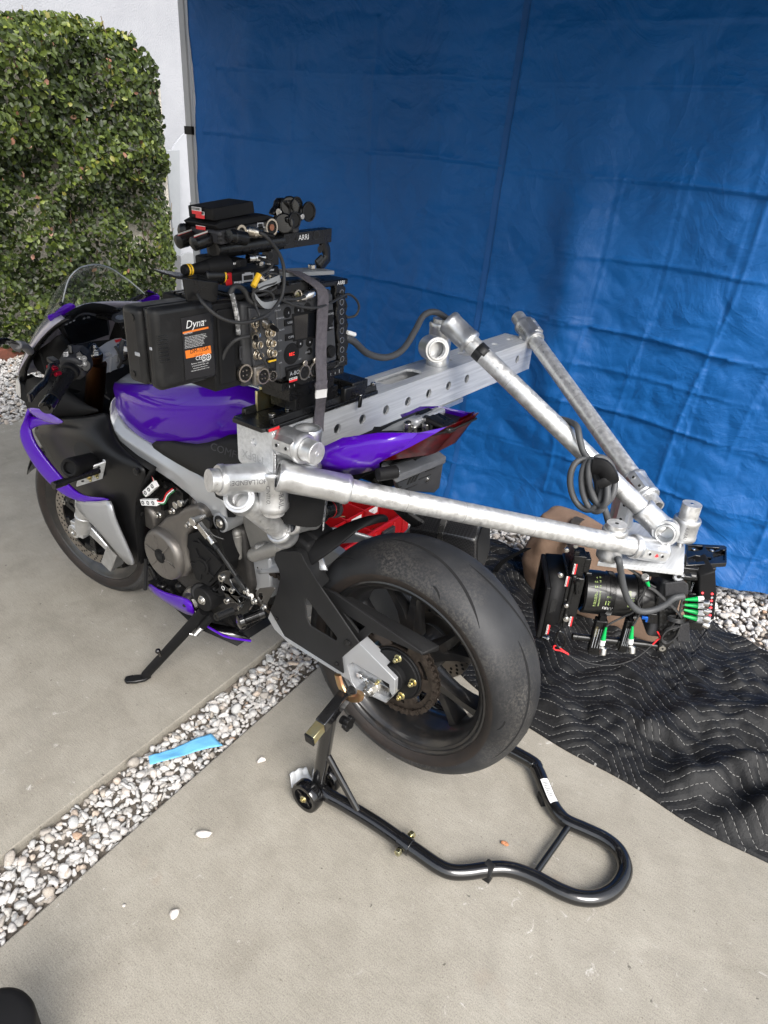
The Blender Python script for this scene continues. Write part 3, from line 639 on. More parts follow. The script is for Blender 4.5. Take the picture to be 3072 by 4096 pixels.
# ================================================================ PAPER SCRAPS
PAPB = mat('blue_paper', (.12,.40,.68), .75, col2=(.16,.45,.72), nscale=14, bump=.5, bscale=18, bdist=.006)
def sheet(name, pts, z, seed, m, label, cat, amp=.012, grow=(18,8)):
    c4 = [V('J',x,y,z=z) for x,y in pts]; mb = MB(); rows = []
    for j in range(grow[1]+1):
        row = []
        for i in range(grow[0]+1):
            u, v = i/grow[0], j/grow[1]
            q = c4[0].lerp(c4[1],u).lerp(c4[3].lerp(c4[2],u),v)
            q.z = z+amp*mnoise.noise(Vector((q.x*14+seed,q.y*14,seed)))+amp*.6*abs(mnoise.noise(Vector((q.x*40,q.y*30,seed)))); row.append(q)
        rows.append(row)
    mb.grid(rows); o = mb.build(name, m, solid=.0008, ang=40, org=sum(c4,Vector())/4); return tag(o, label, cat)
o = sheet('paper_strip', [(758,672),(1075,552),(1137,615),(766,716)], .016, 2, PAPB, 'creased light blue paper strip lying on the pebble strip', 'paper', .007)
m_ = mat('white_tissue', (.62,.63,.64), .9, bump=.5, bscale=60, bdist=.004)
sheet('tissue', [(1478,765),(1560,722),(1600,790),(1490,818)], .02, 7, m_, 'crumpled white tissue on the concrete behind the stand wheel', 'tissue', .03, (12,10))

# ================================================================ BLACK POST IN THE FOREGROUND CORNER
bc = V('W',66,2222,z=.314); rr = .062; side = (CM @ Vector((1,0,0))); side.z = 0; side.normalize(); cc_ = Vector((bc.x,bc.y,0))-side*rr
post = thing('post', 'black round topped post cut off by the lower left corner of the photo', 'post', cc_)
m = MB(); m.lathe([(.0,.10),(.012,.10),(.016,.062),(.295,.062),(.305,.060),(.311,.054),(.314,.044),(.314,.0005)], cc_, (0,0,1), 48); m.build('shaft', BLACKM, post)

# ================================================================ PADDOCK STAND
STB = mat('black_powder_gloss', (.006,.006,.0065), .16, coat=.6, rvar=.07, nscale=25, bump=.03, bscale=60)
std = thing('paddock_stand', 'glossy black tubular paddock stand lifting the rear wheel', 'paddock stand', (0,0,0))
LP = [(214,512,.05),(240,535,.047),(290,562,.044),(375,612,.040),(470,672,.036),(560,735,.033),(640,790,.030),(720,845,.027),(780,870,.025),(850,871,.024),(930,860,.024),(1005,856,.024),(1080,870,.024),(1165,905,.024),(1260,955,.024),(1345,985,.024),(1430,985,.024),(1500,950,.024),(1542,890,.024),(1546,838,.024),(1518,775,.024),(1458,725,.024),(1370,683,.024),(1290,647,.024),(1248,605,.025),(1218,555,.026),(1198,510,.027),(1182,470,.028),(1160,420,.030),(1120,375,.032)]
LW = [V('I',x,y,z=z) for x,y,z in LP]
LW += [Vector((-.06,-.215,.038)), Vector((.03,-.222,.044)), Vector((.10,-.225,.05))]
m = MB(); m.tube(LW, .0185, n=18, sm=5); m.build('loop_tube', STB, std, ang=180)
for s_ in (1,-1):
    y = .225*s_; top = Vector((.093,y,.318)); bot = Vector((.122,y,.052))
    m = MB(); m.tube([top, bot+(top-bot)*.4, bot+Vector((0,0,.02)), bot+Vector((-.012,0,-.006))], .0185, n=18, sm=4); m.build('upright_tube', STB, std, ang=60)
    m = MB(); a = V('I',222,335,y=.225); c_ = V('I',372,610,z=.045)
    if s_ < 0: a, c_ = mir(a), mir(c_)
    m.cyl(a, c_, .0085, n=14); m.ell(c_+Vector((0,0,.002)), (.013,.013,.006)); m.build('brace_tube', STB, std)
    rc = Vector((.090,.225*s_,.325)); dy = Vector((-.012,1*s_*.12,-.02)).normalized()
    m = MB(); m.bx(rc-dy*.015, dy*.115, Vector((1,0,0)).cross(dy).normalized()*.03, Vector((.03,0,0))); m.build('receiver_box', STB, std, bevel=.003)
    m = MB(); m.bx(rc+dy*.062, dy*.042, Vector((1,0,0)).cross(dy).normalized()*.0255, Vector((.0255,0,0)), 0); m.bx(rc+dy*.085, dy*.006, Vector((1,0,0)).cross(dy).normalized()*.027, Vector((.027,0,0)), 1)
    m.build('slide_tube', [ZINC, BLACK], std, bevel=.002)
    kb = rc+Vector((-.032,-.03*s_,-.035)); m = MB()
    for k in range(6):
        a = k*math.pi/3; m.cyl(kb+Vector((-.006,.013*math.cos(a),.013*math.sin(a))), kb+Vector((.006,.013*math.cos(a),.013*math.sin(a))), .0075, n=10)
    m.cyl(kb+Vector((-.006,0,0)), kb+Vector((.022,0,0)), .011, n=14); m.build('clamp_knob', BLACK, std, bevel=.001)
    hk = Vector((.083,.165*s_,.352)); m = MB()
    m.cyl(rc-dy*.07, hk+Vector((0,-.008*s_,.0)), .013, n=16); m.tube([hk+Vector((.038,0,.034)), hk+Vector((.026,0,.004)), hk+Vector((0,0,-.016)), hk+Vector((-.028,0,.000)), hk+Vector((-.034,0,.02))], .006, n=8, flat=.011, mi=1)
    m.build('lift_hook', [BLACKS, mat('copper_zinc', (.55,.28,.16), .4, 1, col2=(.5,.4,.2), nscale=40)], std)
    for yw in (.262, .186):
        c0 = Vector((.128,yw*s_,.0435)); m = MB()
        m.lathe([(-.015,.030),(-.0165,.036),(-.0155,.0405),(-.010,.0432),(.010,.0432),(.0155,.0405),(.0165,.036),(.015,.030),(.006,.029),(.006,.014),(-.006,.014),(-.006,.029)], c0, (0,1,0), 40, closed=True)
        for k in range(5):
            a = k*2*math.pi/5+.3; dd_ = Vector((math.cos(a),0,math.sin(a))); m.bx(c0+dd_*.021, dd_*.02, (0,.02,0), Vector((-dd_.z,0,dd_.x))*.005)
        m.lathe([(-.015,.006),(-.015,.013),(.015,.013),(.015,.006)], c0, (0,1,0), 20, closed=True)
        w_ = m.build('caster_wheel', BLACKG, std); m = MB(); m.cyl(c0-Vector((0,.017,0)), c0+Vector((0,.017,0)), .0095, n=16); m.hexa(c0-Vector((0,.022,0)), c0+Vector((0,.022,0)), .006); m.build('axle_nut', ZINC, w_, bevel=.0008)
m = MB(); m.cyl(V('I',1150,880,z=.024), V('I',1300,668,z=.024), .0085, n=14); m.build('cross_tube', STB, std)
j0 = V('I',548,728,z=.034); j1 = V('I',600,765,z=.032); m = MB(); m.cyl(j0, j1, .0212, n=22); m.build('sleeve', STB, std, bevel=.001)
m = MB(); jc = (j0+j1)/2; dn = (j1-j0).normalized(); pr = Vector((-dn.y,dn.x,0)).normalized()
m.cyl(jc-pr*.034, jc+pr*.034, .0045, n=12); m.hexa(jc-pr*.034, jc-pr*.024, .009); m.hexa(jc+pr*.026, jc+pr*.036, .010); m.build('clamp_bolt', ZINC, std, bevel=.0008)
for (x,y) in ((945,862),): 
    c_ = V('I',x,y,z=.024); m = MB(); m.cyl(c_-Vector((.012,.002,0)), c_+Vector((.012,-.002,0)), .0198, n=20); m.bx(c_+Vector((0,0,-.013)), (.026,0,0),(0,.034,0),(0,0,.020)); m.build('rubber_foot', RUBBER, std, bevel=.002)
c_ = V('I',1205,530,z=.027); d = (V('I',1222,560,z=.026)-V('I',1190,490,z=.027)).normalized(); m = MB(); m.bx(c_+Vector((0,0,-.013)), d*.032, Vector((-d.y,d.x,0))*.04, (0,0,.024)); m.build('rubber_foot', RUBBER, std, bevel=.002)
# paper sticker wrapped on the right hand tube
SP = smooth_path(LW, 6)
m = MB(); a0 = V('I',1182,462,z=.045); a1 = V('I',1226,562,z=.044); best0 = min(range(len(SP)), key=lambda i:(SP[i]-a0).length); best1 = min(range(len(SP)), key=lambda i:(SP[i]-a1).length); i0, i1 = sorted((best0,best1)); rows = []
vdir = (CLOC-SP[(i0+i1)//2]).normalized()
for i in range(i0, i1+1):
    t = (SP[i+1]-SP[i-1]).normalized(); n1 = (vdir-t*vdir.dot(t)).normalized(); n2 = t.cross(n1)
    rows.append([SP[i]+(n1*math.cos(a)+n2*math.sin(a))*.0191 for a in np.linspace(-.15,1.05,8)])
m.grid(rows, 0)
for k in range(9):
    f = .22+.075*k; i = int(i0+(i1-i0)*f); t = (SP[i+1]-SP[i-1]).normalized(); n1 = (vdir-t*vdir.dot(t)).normalized(); n2 = t.cross(n1)
    rr_ = [[SP[i]+t*dz+(n1*math.cos(a)+n2*math.sin(a))*.0194 for a in np.linspace(.05,.8,5)] for dz in (0,.0018)]
    m.grid(rr_, 1)
i = i1-3 if best0 < best1 else i0+3
m.build('sticker', [WHITEP, LABEL], std, ang=180)
# ================================================================ MOTORCYCLE
bike = thing('motorcycle', 'purple and black sport motorcycle raised on the paddock stand', 'motorcycle', (.68,0,0))
RA = Vector((0,0,.4134)); FAX = Vector((1.3653,0,.30)); RAKE = R(24); PIT = math.atan2(.0974, 1.37)
SAX = Vector((-math.sin(RAKE-PIT),0,math.cos(RAKE-PIT))); SPIV = FAX-Vector((SAX.z,0,-SAX.x))*.03; STEER = .1487
SR = Matrix.Rotation(STEER, 3, SAX)
def steer(p): return SR @ (Vector(p)-SPIV)+SPIV
def sag(d): return (SR @ Vector(d))
AY = Vector((0,1,0)); FY = sag(AY)
TYRE = bpy.data.materials.new('tyre_rubber'); TYRE.use_nodes = True
N, L, b = nodes(TYRE); tc = N.new('ShaderNodeTexCoord'); O = tc.outputs['Object']
c = ramp(N, L, noise_node(N, L, O, 7, 6, .65), [(.3,(.0085,.009,.010)), (.7,(.0145,.015,.0165))])
dz = mth(N, L, 'MULTIPLY', ramp(N, L, noise_node(N, L, O, 5, 3, .5), [(.44,(0,0,0)), (.62,(1,1,1))]), ramp(N, L, noise_node(N, L, O, 170, 5, .75), [(.44,(0,0,0)), (.60,(1,1,1))]))
c = mix(N, L, mth(N, L, 'MULTIPLY', ramp(N, L, noise_node(N, L, O, 4, 5, .6), [(.42,(0,0,0)), (.68,(1,1,1))]), .75), c, (.032,.033,.036))
c = mix(N, L, mth(N, L, 'MULTIPLY', dz, .42), c, (.12,.11,.098))
sp = ramp(N, L, noise_node(N, L, O, 300, 2, .5), [(.74,(0,0,0)), (.77,(1,1,1))]); c = mix(N, L, mth(N, L, 'MULTIPLY', sp, .35), c, (.2,.19,.17))
L.new(c, b.inputs['Base Color']); b.inputs['Roughness'].default_value = .55; b.inputs['Specular IOR Level'].default_value = .3
bp = N.new('ShaderNodeBump'); bp.inputs['Strength'].default_value = .25; bp.inputs['Distance'].default_value = .001; L.new(noise_node(N, L, O, 420, 4, .6), bp.inputs['Height']); L.new(bp.outputs[0], b.inputs['Normal'])
SIDEW = mat('tyre_sidewall', (.010,.0078,.007), .6, col2=(.019,.0135,.011), nscale=18, bump=.2, bscale=300, bdist=.001)
GROOVE_SHADE = mat('groove_shade', (.0035,.0035,.004), .9)  # near-black colour stands for the shade down in the grooves
LETTER = mat('tyre_letter', (.024,.018,.0155), .5)
RIMM = mat('black_rim', (.009,.009,.0095), .3, coat=.4, col2=(.020,.017,.015), nscale=35, nlo=.45, nhi=.7)
DISC = mat('disc_steel', (.42,.39,.36), .38, 1, col2=(.36,.32,.28), nscale=30, rvar=.1)
LETE = mat('raised_lettering', (.30,.285,.265), .4, .6)
CHAIN = mat('chain_steel', (.028,.022,.018), .5, .6, col2=(.06,.047,.038), nscale=120, rvar=.15)
def tyre_prof(Ro, w, rr, yr):
    pr = [(yr, rr), (yr+.004, rr+.006), (w*.97, Ro-w*.62*1.0-.012)]
    for a in np.linspace(math.pi/2, -math.pi/2, 25): pr.append((w*math.sin(a), Ro-(1-math.cos(a))*w*.62))
    pr += [(-w*.97, Ro-w*.62-.012), (-yr-.004, rr+.006), (-yr, rr)]; return pr
def wheel_frame(o, ay, ax):                              # ax: reference direction, angle grows upwards
    ay = Vector(ay).normalized(); ax = Vector(ax); az = ax.cross(ay).normalized(); az = az if az.z > 0 else -az
    def P(r, ang, y): return Vector(o)+ax*(r*math.cos(ang))+az*(r*math.sin(ang))+ay*y
    return P
def tyre(o, ay, ax, Ro, w, rr, yr, parent, rear):
    m = MB(); m.lathe(tyre_prof(Ro, w, rr, yr), o, ay, 120); nv = len(m.v)//120; nf = 120
    for j in range(nv-1): 
        if j < 3 or j > nv-5: m.m[j*nf:(j+1)*nf] = [1]*nf
    P = wheel_frame(o, ay, ax)
    def surf(ang, a, lift=.0006):
        r = Ro-(1-math.cos(a))*w*.62+lift*math.cos(a); return P(r, ang, (w+lift)*math.sin(a))
    nrep = 5 if rear else 7
    for k in range(nrep):
        base = k*2*math.pi/nrep
        for s_ in (1,-1):
            off = 0 if s_ > 0 else math.pi/nrep
            # long sweeping groove, short side cut: their shade as near-black strips
            for (th0, th1, a0, a1, bow, gw) in ((0,1.02,.16,.98,.32,.0038),(.55,.66,1.10,1.34,0,.0036)):
                rows = []
                for i in range(29):
                    t = i/28; ang = base+off+th0+(th1-th0)*t; aa = (a0+(a1-a0)*t**2.2)*s_; wd = gw*min(1,5*t+.15,5*(1-t)+.15)
                    q = surf(ang, aa); da = wd/ w
                    rows.append([surf(ang, aa-da), surf(ang, aa+da)])
                m.grid(rows, 2)
    if rear:
        for a_c, st in ((2.02,'DUNLOP'),(4.87,'DUNLOP'),(2.75,'SPORTMAX')):
            sz = .026 if st == 'DUNLOP' else .017; rmid = .2425
            def warp(x, y, a_c=a_c, rmid=rmid):
                ang = a_c-x/rmid; r = rmid+y; t = (r-.234)/(.258-.234); return P(r, ang, .0826+(.0914-.0826)*min(max(t,0),1)+.0006)
            m.text(st, (0,0,0), (1,0,0), (0,1,0), sz, mi=3, align='CENTER', warp=warp)
    return m.build('tyre', [TYRE, SIDEW, GROOVE_SHADE, LETTER], parent, ang=180)
# ---- rear wheel
rw = MB(); RF = wheel_frame(RA, AY, (1,0,0))
pr = [(.080,.236),(.082,.232),(.078,.227),(.074,.225),(.072,.219),(.066,.215),(.060,.207),(.03,.197),(-.03,.197),(-.06,.207),(-.074,.225),(-.082,.232),(-.080,.236)]
rw.lathe(pr, RA, AY, 120)
rw.lathe([(.045,.055),(.05,.04),(.05,.012),(-.06,.012),(-.06,.05),(-.05,.06),(.03,.062),(.045,.055)], RA, AY, 48)
def spokes(m, P, n, r0, r1, w0, w1, y0, y1, ph, fork=.0):
    for k in range(n):
        a = ph+k*2*math.pi/n
        for s_ in ((-1,1) if fork else (0,)):
            rings = []
            for t in np.linspace(0,1,9):
                r = r0+(r1-r0)*t; aa = a+s_*fork*t**.8; ww = (w0+(w1-w0)*math.sin(math.pi*.5*t)+.012*max(0,t-.8)*5)/r/2; yc = y0+(y1-y0)*t; th = .017+.006*abs(2*t-1)
                rings.append([P(r, aa-ww, yc-th), P(r, aa+ww, yc-th), P(r, aa+ww*1.05, yc), P(r, aa+ww*.6, yc+th), P(r, aa-ww*.6, yc+th), P(r, aa-ww*1.05, yc)])
            m.loft(rings)
spokes(rw, RF, 5, .052, .2, .050, .026, .005, -.012, R(-72), .24)
rearw = rw.build('rear_wheel', RIMM, bike, bevel=0)
tyre(RA, AY, (1,0,0), .316, .0915, .234, .078, rearw, True)
m = MB()
def annulus(m, o, ay, r0, r1, y0, y1, n=72, mi=0): m.lathe([(y0,r0),(y0,r1),(y1,r1),(y1,r0)], o, ay, n, mi=mi, closed=True)
def dark_spot_disc(m, P, o, ay, r0, r1, y0, y1, nh, rows_):
    annulus(m, o, ay, r0, r1, y0, y1, 96)
    for ri, (rr_, ph_) in enumerate(rows_):
        for k in range(nh):
            a = ph_+k*2*math.pi/nh
            for s_, yy in ((1,max(y0,y1)),(-1,min(y0,y1))): m.cyl(P(rr_, a, yy-.001*s_), P(rr_, a, yy+.0004*s_), .0042, n=12, mi=1)  # dark caps proud of the face in place of cut holes
HOLE_SHADE = mat('hole_shade', (.012,.012,.012), .9)  # near-black colour for the shade inside holes, sockets and openings
dark_spot_disc(m, RF, RA, AY, .078, .110, -.078, -.073, 24, ((.086,0),(.095,.09),(.103,.17)))
annulus(m, RA, AY, .05, .08, -.076, -.07); m.build('brake_disc', [DISC, HOLE_SHADE], rearw)
# sprocket and chain
m = MB(); n_t = 43; out = []; ins = []
for k in range(n_t*4):
    a = k*2*math.pi/(n_t*4); rr_ = .104+(.0075 if k%4 in (1,2) else 0); out.append(RF(rr_, a, .081))
holes = []
for k in range(6):
    a0 = k*2*math.pi/6+.2; hs_ = [RF(.074,a0+.12*i,.081) for i in range(6)]+[RF(.088,a0+.12*i,.081) for i in range(5,-1,-1)]; holes.append(hs_)
cut = [RF(.04, -i*2*math.pi/30, .081) for i in range(30)]
m.prism(out, (0,.006,0), [cut]+holes); sprk = m.build('sprocket', [CHAIN], rearw)
m = MB(); annulus(m, RA, AY, .030, .066, .0875, .100); annulus(m, RA, AY, .012, .034, .088, .116)
annulus(m, RA, AY, .066, .071, .0875, .094); m.build('sprocket_carrier', [BLACKM], rearw, bevel=.002)
for k in range(5):
    m = MB(); p = RF(.056, k*2*math.pi/5+.45, .100); m.cyl(p, p+AY*.003, .010, n=16); m.hexa(p+AY*.003, p+AY*.012, .0075, mi=0); m.cyl(p+AY*.012, p+AY*.018, .0045, n=10)
    m.build('sprocket_bolt', [ZINC], rearw, bevel=.0006)
FS = Vector((.615,.084,.470)); m = MB(); path = []
dv = Vector((FS.x-RA.x, 0, FS.z-RA.z)); Ld = dv.length; base_a = math.atan2(dv.z, dv.x); al = math.acos((.1085-.038)/Ld)
def cp(c_, r, a): return Vector((c_.x+r*math.cos(a), .084, c_.z+r*math.sin(a)))
for a in np.linspace(base_a+al, base_a+2*math.pi-al, 60): path.append(cp(RA,.1085,a))
A_, B_ = path[-1], cp(FS,.038,base_a-al)
for t in np.linspace(0,1,40)[1:]: path.append(A_.lerp(B_,t)+Vector((0,0,-.012*math.sin(math.pi*t))))
for a in np.linspace(base_a-al, base_a+al, 14)[1:]: path.append(cp(FS,.038,a))
A_, B_ = path[-1], path[0]
for t in np.linspace(0,1,40)[1:-1]: path.append(A_.lerp(B_,t))
tot = [0]
for i in range(len(path)): tot.append(tot[-1]+(path[(i+1)%len(path)]-path[i]).length)
def along(s):
    s %= tot[-1]; i = max(j for j in range(len(tot)-1) if tot[j] <= s); return path[i].lerp(path[(i+1)%len(path)], (s-tot[i])/max(tot[i+1]-tot[i],1e-6))
nl = int(tot[-1]/.015875)
for k in range(nl):
    a, c_ = along(k*.015875), along((k+1)*.015875); d = (c_-a).normalized(); u = Vector((-d.z,0,d.x)); yo = .0085 if k%2 else .0062
    for s_ in (1,-1):
        prof = []
        for (tt, hh_) in ((-.006,.001),(-.005,.0052),(0,.0074),(.004,.0064),(.0079,.0050)): prof.append((tt,hh_))
        left = [a+d*tt+u*hh_ for tt,hh_ in prof]; right = [c_-d*tt+u*hh_ for tt,hh_ in prof[::-1][1:]]
        poly = left+right+[c_-d*tt-u*hh_ for tt,hh_ in prof]+[a+d*tt-u*hh_ for tt,hh_ in prof[::-1][1:]]
        poly = [q+AY*(yo*s_) for q in poly]; m.prism(poly, AY*(.0016*s_))
    m.cyl(a-AY*.0112, a+AY*.0112, .0028, n=8); m.cyl(a-AY*.005, a+AY*.005, .005, n=10)
m.build('chain', CHAIN, bike, ang=40)

# ---- swingarm
def plateY(m, cr, pts, y0, y1, holes=(), mi=0):
    m.prism([V(cr,x,y,y=y0) for x,y in pts], (0,y1-y0,0), [[V(cr,x,y,y=y0) for x,y in h] for h in holes], mi); return m
m = MB()
plateY(m, 'H', [(95,560),(108,520),(180,655),(495,857),(484,770),(578,692),(770,888),(768,960),(722,1012),(556,936),(510,884),(200,690),(130,622)], .128, .094, [[(515,812),(545,797),(738,912),(742,985),(712,998),(560,932),(540,900)]])
plateY(m, 'H', [(515,812),(545,797),(738,912),(742,985),(712,998),(560,932),(540,900)], .108, .096)
sw = m.build('swingarm', SILVER, bike, bevel=.004, seg=3)
for yy in (-.128,):
    m = MB(); m.prism([Vector((.03,yy,.46)),Vector((-.05,yy,.44)),Vector((-.06,yy,.39)),Vector((.06,yy,.37)),Vector((.50,yy,.42)),Vector((.50,yy,.55)),Vector((.25,yy,.50))], (0,.034,0)); m.build('swingarm_side', SILVER, sw, bevel=.004)
m = MB(); m.box((.42,-.12,.43),(.52,.095,.56)); m.cyl((.30,-.09,.50),(.30,.09,.50),.035); m.build('swingarm_bridge', SILVER, sw, bevel=.008)
# inner arch between the arms, the grey hump seen over the tyre
m = MB(); rows = []
for t in np.linspace(0,1,14):
    row = []
    for k in range(13):
        u = k/12; yy = -.10+.20*u; x = .30+.10*math.sin(math.pi*u)+.16*(1-t); z = .50+.115*t+.03*math.sin(math.pi*u)*t; row.append(Vector((x-.08*t,yy,z)))
    rows.append(row)
m.grid(rows); m.build('swingarm_arch', SILVER, sw, solid=.008, ang=60)
ax_c = V('H',650,930,y=.112); m = MB(); m.cyl(ax_c-AY*.004, ax_c+AY*.003, .021, n=28); m.hexa(ax_c+AY*.002, ax_c+AY*.016, .0165); m.cyl(ax_c+AY*.010, ax_c+AY*.026, .0105, hole=.0065, n=24); m.build('axle_nut', STEEL, sw, bevel=.001)
m = MB(); a, c_ = V('H',570,852,y=.114), V('H',640,905,y=.114); d = (c_-a).normalized(); m.cyl(a, c_, .0052, n=12); m.hexa(a+d*.004, a+d*.014, .0095); m.hexa(a+d*.024, a+d*.031, .0088); m.bx(c_+d*.006,(d*.016),(0,.016,0),d.cross(AY)*.03)
m.build('chain_adjuster', STEEL, sw, bevel=.0008)
m = MB(); plateY(m, 'H', [(660,885),(745,928),(742,985),(705,985),(672,960)], .109, .113); m.build('adjuster_plate', STEEL, sw, bevel=.001)
GUARD = mat('guard_black', (.0095,.0095,.010), .6, spec=.3, col2=(.0135,.0135,.014), nscale=10, bump=.25, bscale=420, bdist=.0012)
m = MB()
plateY(m, 'H', [(126,250),(134,216),(160,206),(250,206),(275,222),(292,262),(378,402),(578,692),(486,771),(496,856),(180,656),(104,522),(140,430),(160,345),(150,300)], .134, .129, [[(290,462),(300,458),(348,522),(455,655),(462,672),(452,682),(320,602),(300,560)]])
rows = []
ga = [(378,402),(300,270),(275,222),(250,206),(160,206),(134,216)]
m.grid([[V('H',x,y,y=.134) for x,y in ga],[V('H',x,y,y=.134)+Vector((.012,-.045,-.004)) for x,y in ga]])
sg = m.build('swingarm_guard', GUARD, sw, bevel=.004, seg=3)
for (x,y,r_) in ((522,692,.0095),(143,562,.0055),(463,802,.006)):
    m = MB(); p = V('H',x,y,y=.134); m.cyl(p-AY*.002, p+AY*.004, r_, n=20); m.cyl(p+AY*.004, p+AY*.0045, r_*.45, n=6, mi=1)
    m.build('guard_screw', [BLACKS, HOLE_SHADE], sg, bevel=.0008)
# chain guard
m = MB(); plateY(m, 'H', [(378,402),(578,692),(646,634),(915,754),(905,738),(640,560),(452,430)], .108, .102, [[(497,532),(614,604),(576,638)]])
up = [(376,401),(450,401),(560,460),(760,570),(1004,708)]; lo_ = [(384,412),(455,470),(560,540),(700,620),(918,748)]
m.grid([[V('H',x,y,y=.062) for x,y in up],[V('H',x,y,y=.108) for x,y in lo_]])
m.grid([[V('H',1004,708,y=.062),V('H',918,748,y=.108)],[V('H',1000,732,y=.060),V('H',905,758,y=.107)]])
m.build('chain_guard', GUARD, sw, solid=.003, bevel=.0015)
# hugger / inner rear fender
m = MB(); HG = [[(270,245,.10),(330,215,.115),(450,150,.12),(560,80,.11),(640,30,.09),(700,15,.05),(735,35,.0)],[(300,300,.115),(380,250,.118),(480,190,.112),(560,130,.10),(640,85,.08),(690,62,.04),(725,60,-.01)]]
Q_ = [[(130,655),(300,640),(500,560),(720,440),(940,330),(1140,285),(1240,275),(1280,310)],[(250,690),(440,670),(640,600),(830,470),(980,370),(1150,300),(1250,288),(1278,330)],[(430,840),(500,800),(680,670),(850,540),(960,440),(1080,390),(1200,350),(1270,345)]]
yy_ = [[.10,.10,.085,.06,.03,.0,-.02,-.03],[.118,.115,.10,.075,.045,.01,-.015,-.03],[.122,.12,.105,.085,.06,.03,-.005,-.03]]
m.grid([[V('Q',x,y,y=d) for (x,y),d in zip(r_,yr_)] for r_,yr_ in zip(Q_,yy_)]); m.build('rear_hugger', BLACKM, bike, solid=.005, sub=2, ang=180)
m = MB(); m.bx(V('Q',460,590,y=.09), (.05,0,.01),(0,.05,0),(0,0,.05)); m.bx(V('Q',600,470,y=.05), (.07,0,.02),(0,.07,0),(0,0,.02)); m.build('hugger_mount', BLACKM, bike, bevel=.012, seg=3)

# ---- front wheel, fork
FP = wheel_frame(FAX, FY, sag((1,0,0))); CF = steer(FAX)
def FPs(r, a, y): return steer(FAX)+sag((1,0,0))*(r*math.cos(a))+sag(Vector((0,0,1)))*(r*math.sin(a))+FY*y
m = MB(); m.lathe([(.05,.236),(.053,.231),(.049,.226),(.046,.216),(.03,.20),(-.03,.20),(-.046,.216),(-.053,.231),(-.05,.236)], CF, FY, 110)
m.lathe([(.05,.03),(.05,.012),(-.05,.012),(-.05,.03),(-.03,.045),(.03,.045),(.05,.03)], CF, FY, 40)
spokes(m, FPs, 5, .04, .205, .042, .022, 0, 0, .35, .22); fw = m.build('front_wheel', RIMM, bike)
tyre(CF, FY, sag((1,0,0)), .300, .061, .233, .05, fw, False)
for s_ in (1,-1):
    m = MB(); y0 = .066*s_; dark_spot_disc(m, FPs, CF, FY, .126, .160, y0, y0-.005*s_, 30, ((.133,0),(.143,.07),(.152,.14)))
    dk = m.build('brake_disc', [DISC, HOLE_SHADE], fw); m = MB()
    for k in range(6):
        a = .5+k*math.pi/3; m.bx(FPs(.083,a,y0-.004*s_), (FPs(.1,a,0)-FPs(.0,a,0)).normalized()*.085, FPs(1,a+math.pi/2,0)-CF-FY*0 and (FPs(.02,a+math.pi/2,0)-CF), FY*.006)
        m.bx(FPs(.112,a+.22,y0-.004*s_), (FPs(.02,a+.22,0)-CF), (FPs(.05,a+.22+math.pi/2,0)-CF), FY*.005)
    annulus(m, CF, FY, .035, .055, y0-.008*s_, y0-.001*s_); m.build('disc_carrier', BLACKS, dk, bevel=.001)
    for k in range(6):
        m = MB(); p = FPs(.120, .5+k*math.pi/3, y0); m.cyl(p, p+FY*.004*s_, .0095, n=18, hole=.004); m.build('disc_bobbin', ZINC if s_ < 0 else STEEL, dk)
for s_ in (1,-1):
    yf = .102*s_; ax0 = steer(FAX+Vector((0,yf,0))); low = steer(FAX+Vector((0,yf,0))+Vector((SAX.z,0,-SAX.x))*-.02+SAX*.03); top = low+sag(SAX)*.66
    m = MB(); m.cyl(low-sag(SAX)*.02, low+sag(SAX)*.09, .030, .031, n=28); m.cyl(low+sag(SAX)*.09, low+sag(SAX)*.125, .034, .034, n=28); m.cyl(low+sag(SAX)*.045, low+sag(SAX)*.055, .033, n=28)
    m.cyl(ax0-FY*.026*s_, ax0+FY*.026*s_, .026, n=24); m.bx((ax0+low)/2, sag((.05,0,.0)), FY*.045, sag((0,0,.06)))
    fo = m.build('fork_bottom', CAST, bike, bevel=.003, seg=3)
    m = MB(); m.cyl(ax0+FY*.026*s_, ax0+FY*.029*s_, .016, hole=.009, n=20); m.build('axle_end', STEEL, fo)
    m = MB(); m.cyl(low+sag(SAX)*.12, low+sag(SAX)*.30, .0205, n=24); m.build('fork_stanchion', STEEL, fo)
    m = MB(); m.cyl(low+sag(SAX)*.29, top, .0265, n=28); m.build('fork_tube', GOLD, fo)
    # caliper arm and radial caliper
    m = MB(); ca = FPs(.05,R(170),.09*s_); cb_ = FPs(.165,R(205),.085*s_)
    rings = []
    for t in np.linspace(0,1,6):
        c_ = ca.lerp(cb_,t); hgt = .034*(1-t)+.014*t; d = (cb_-ca).normalized(); u = d.cross(FY).normalized(); rings.append([c_+u*hgt*.6+FY*.012, c_+u*hgt*.6-FY*.012, c_-u*hgt*.6-FY*.012, c_-u*hgt*.6+FY*.012])
    m.loft(rings); m.bx(FPs(.15,R(212),.075*s_), (FPs(.05,R(300),0)-CF)*2.2, (FPs(.05,R(212),0)-CF)*1.0, FY*.06)
    m.build('brake_caliper', CAST, fo, bevel=.004)
m = MB(); rows = []
for t in np.linspace(-.55,1.15,15):
    a = math.pi/2-t; rows.append([FPs(.316-.016*abs(u)**2, a, .072*u) for u in np.linspace(-1,1,9)])
m.grid(rows); m.build('front_fender', BLACKG, bike, solid=.003)

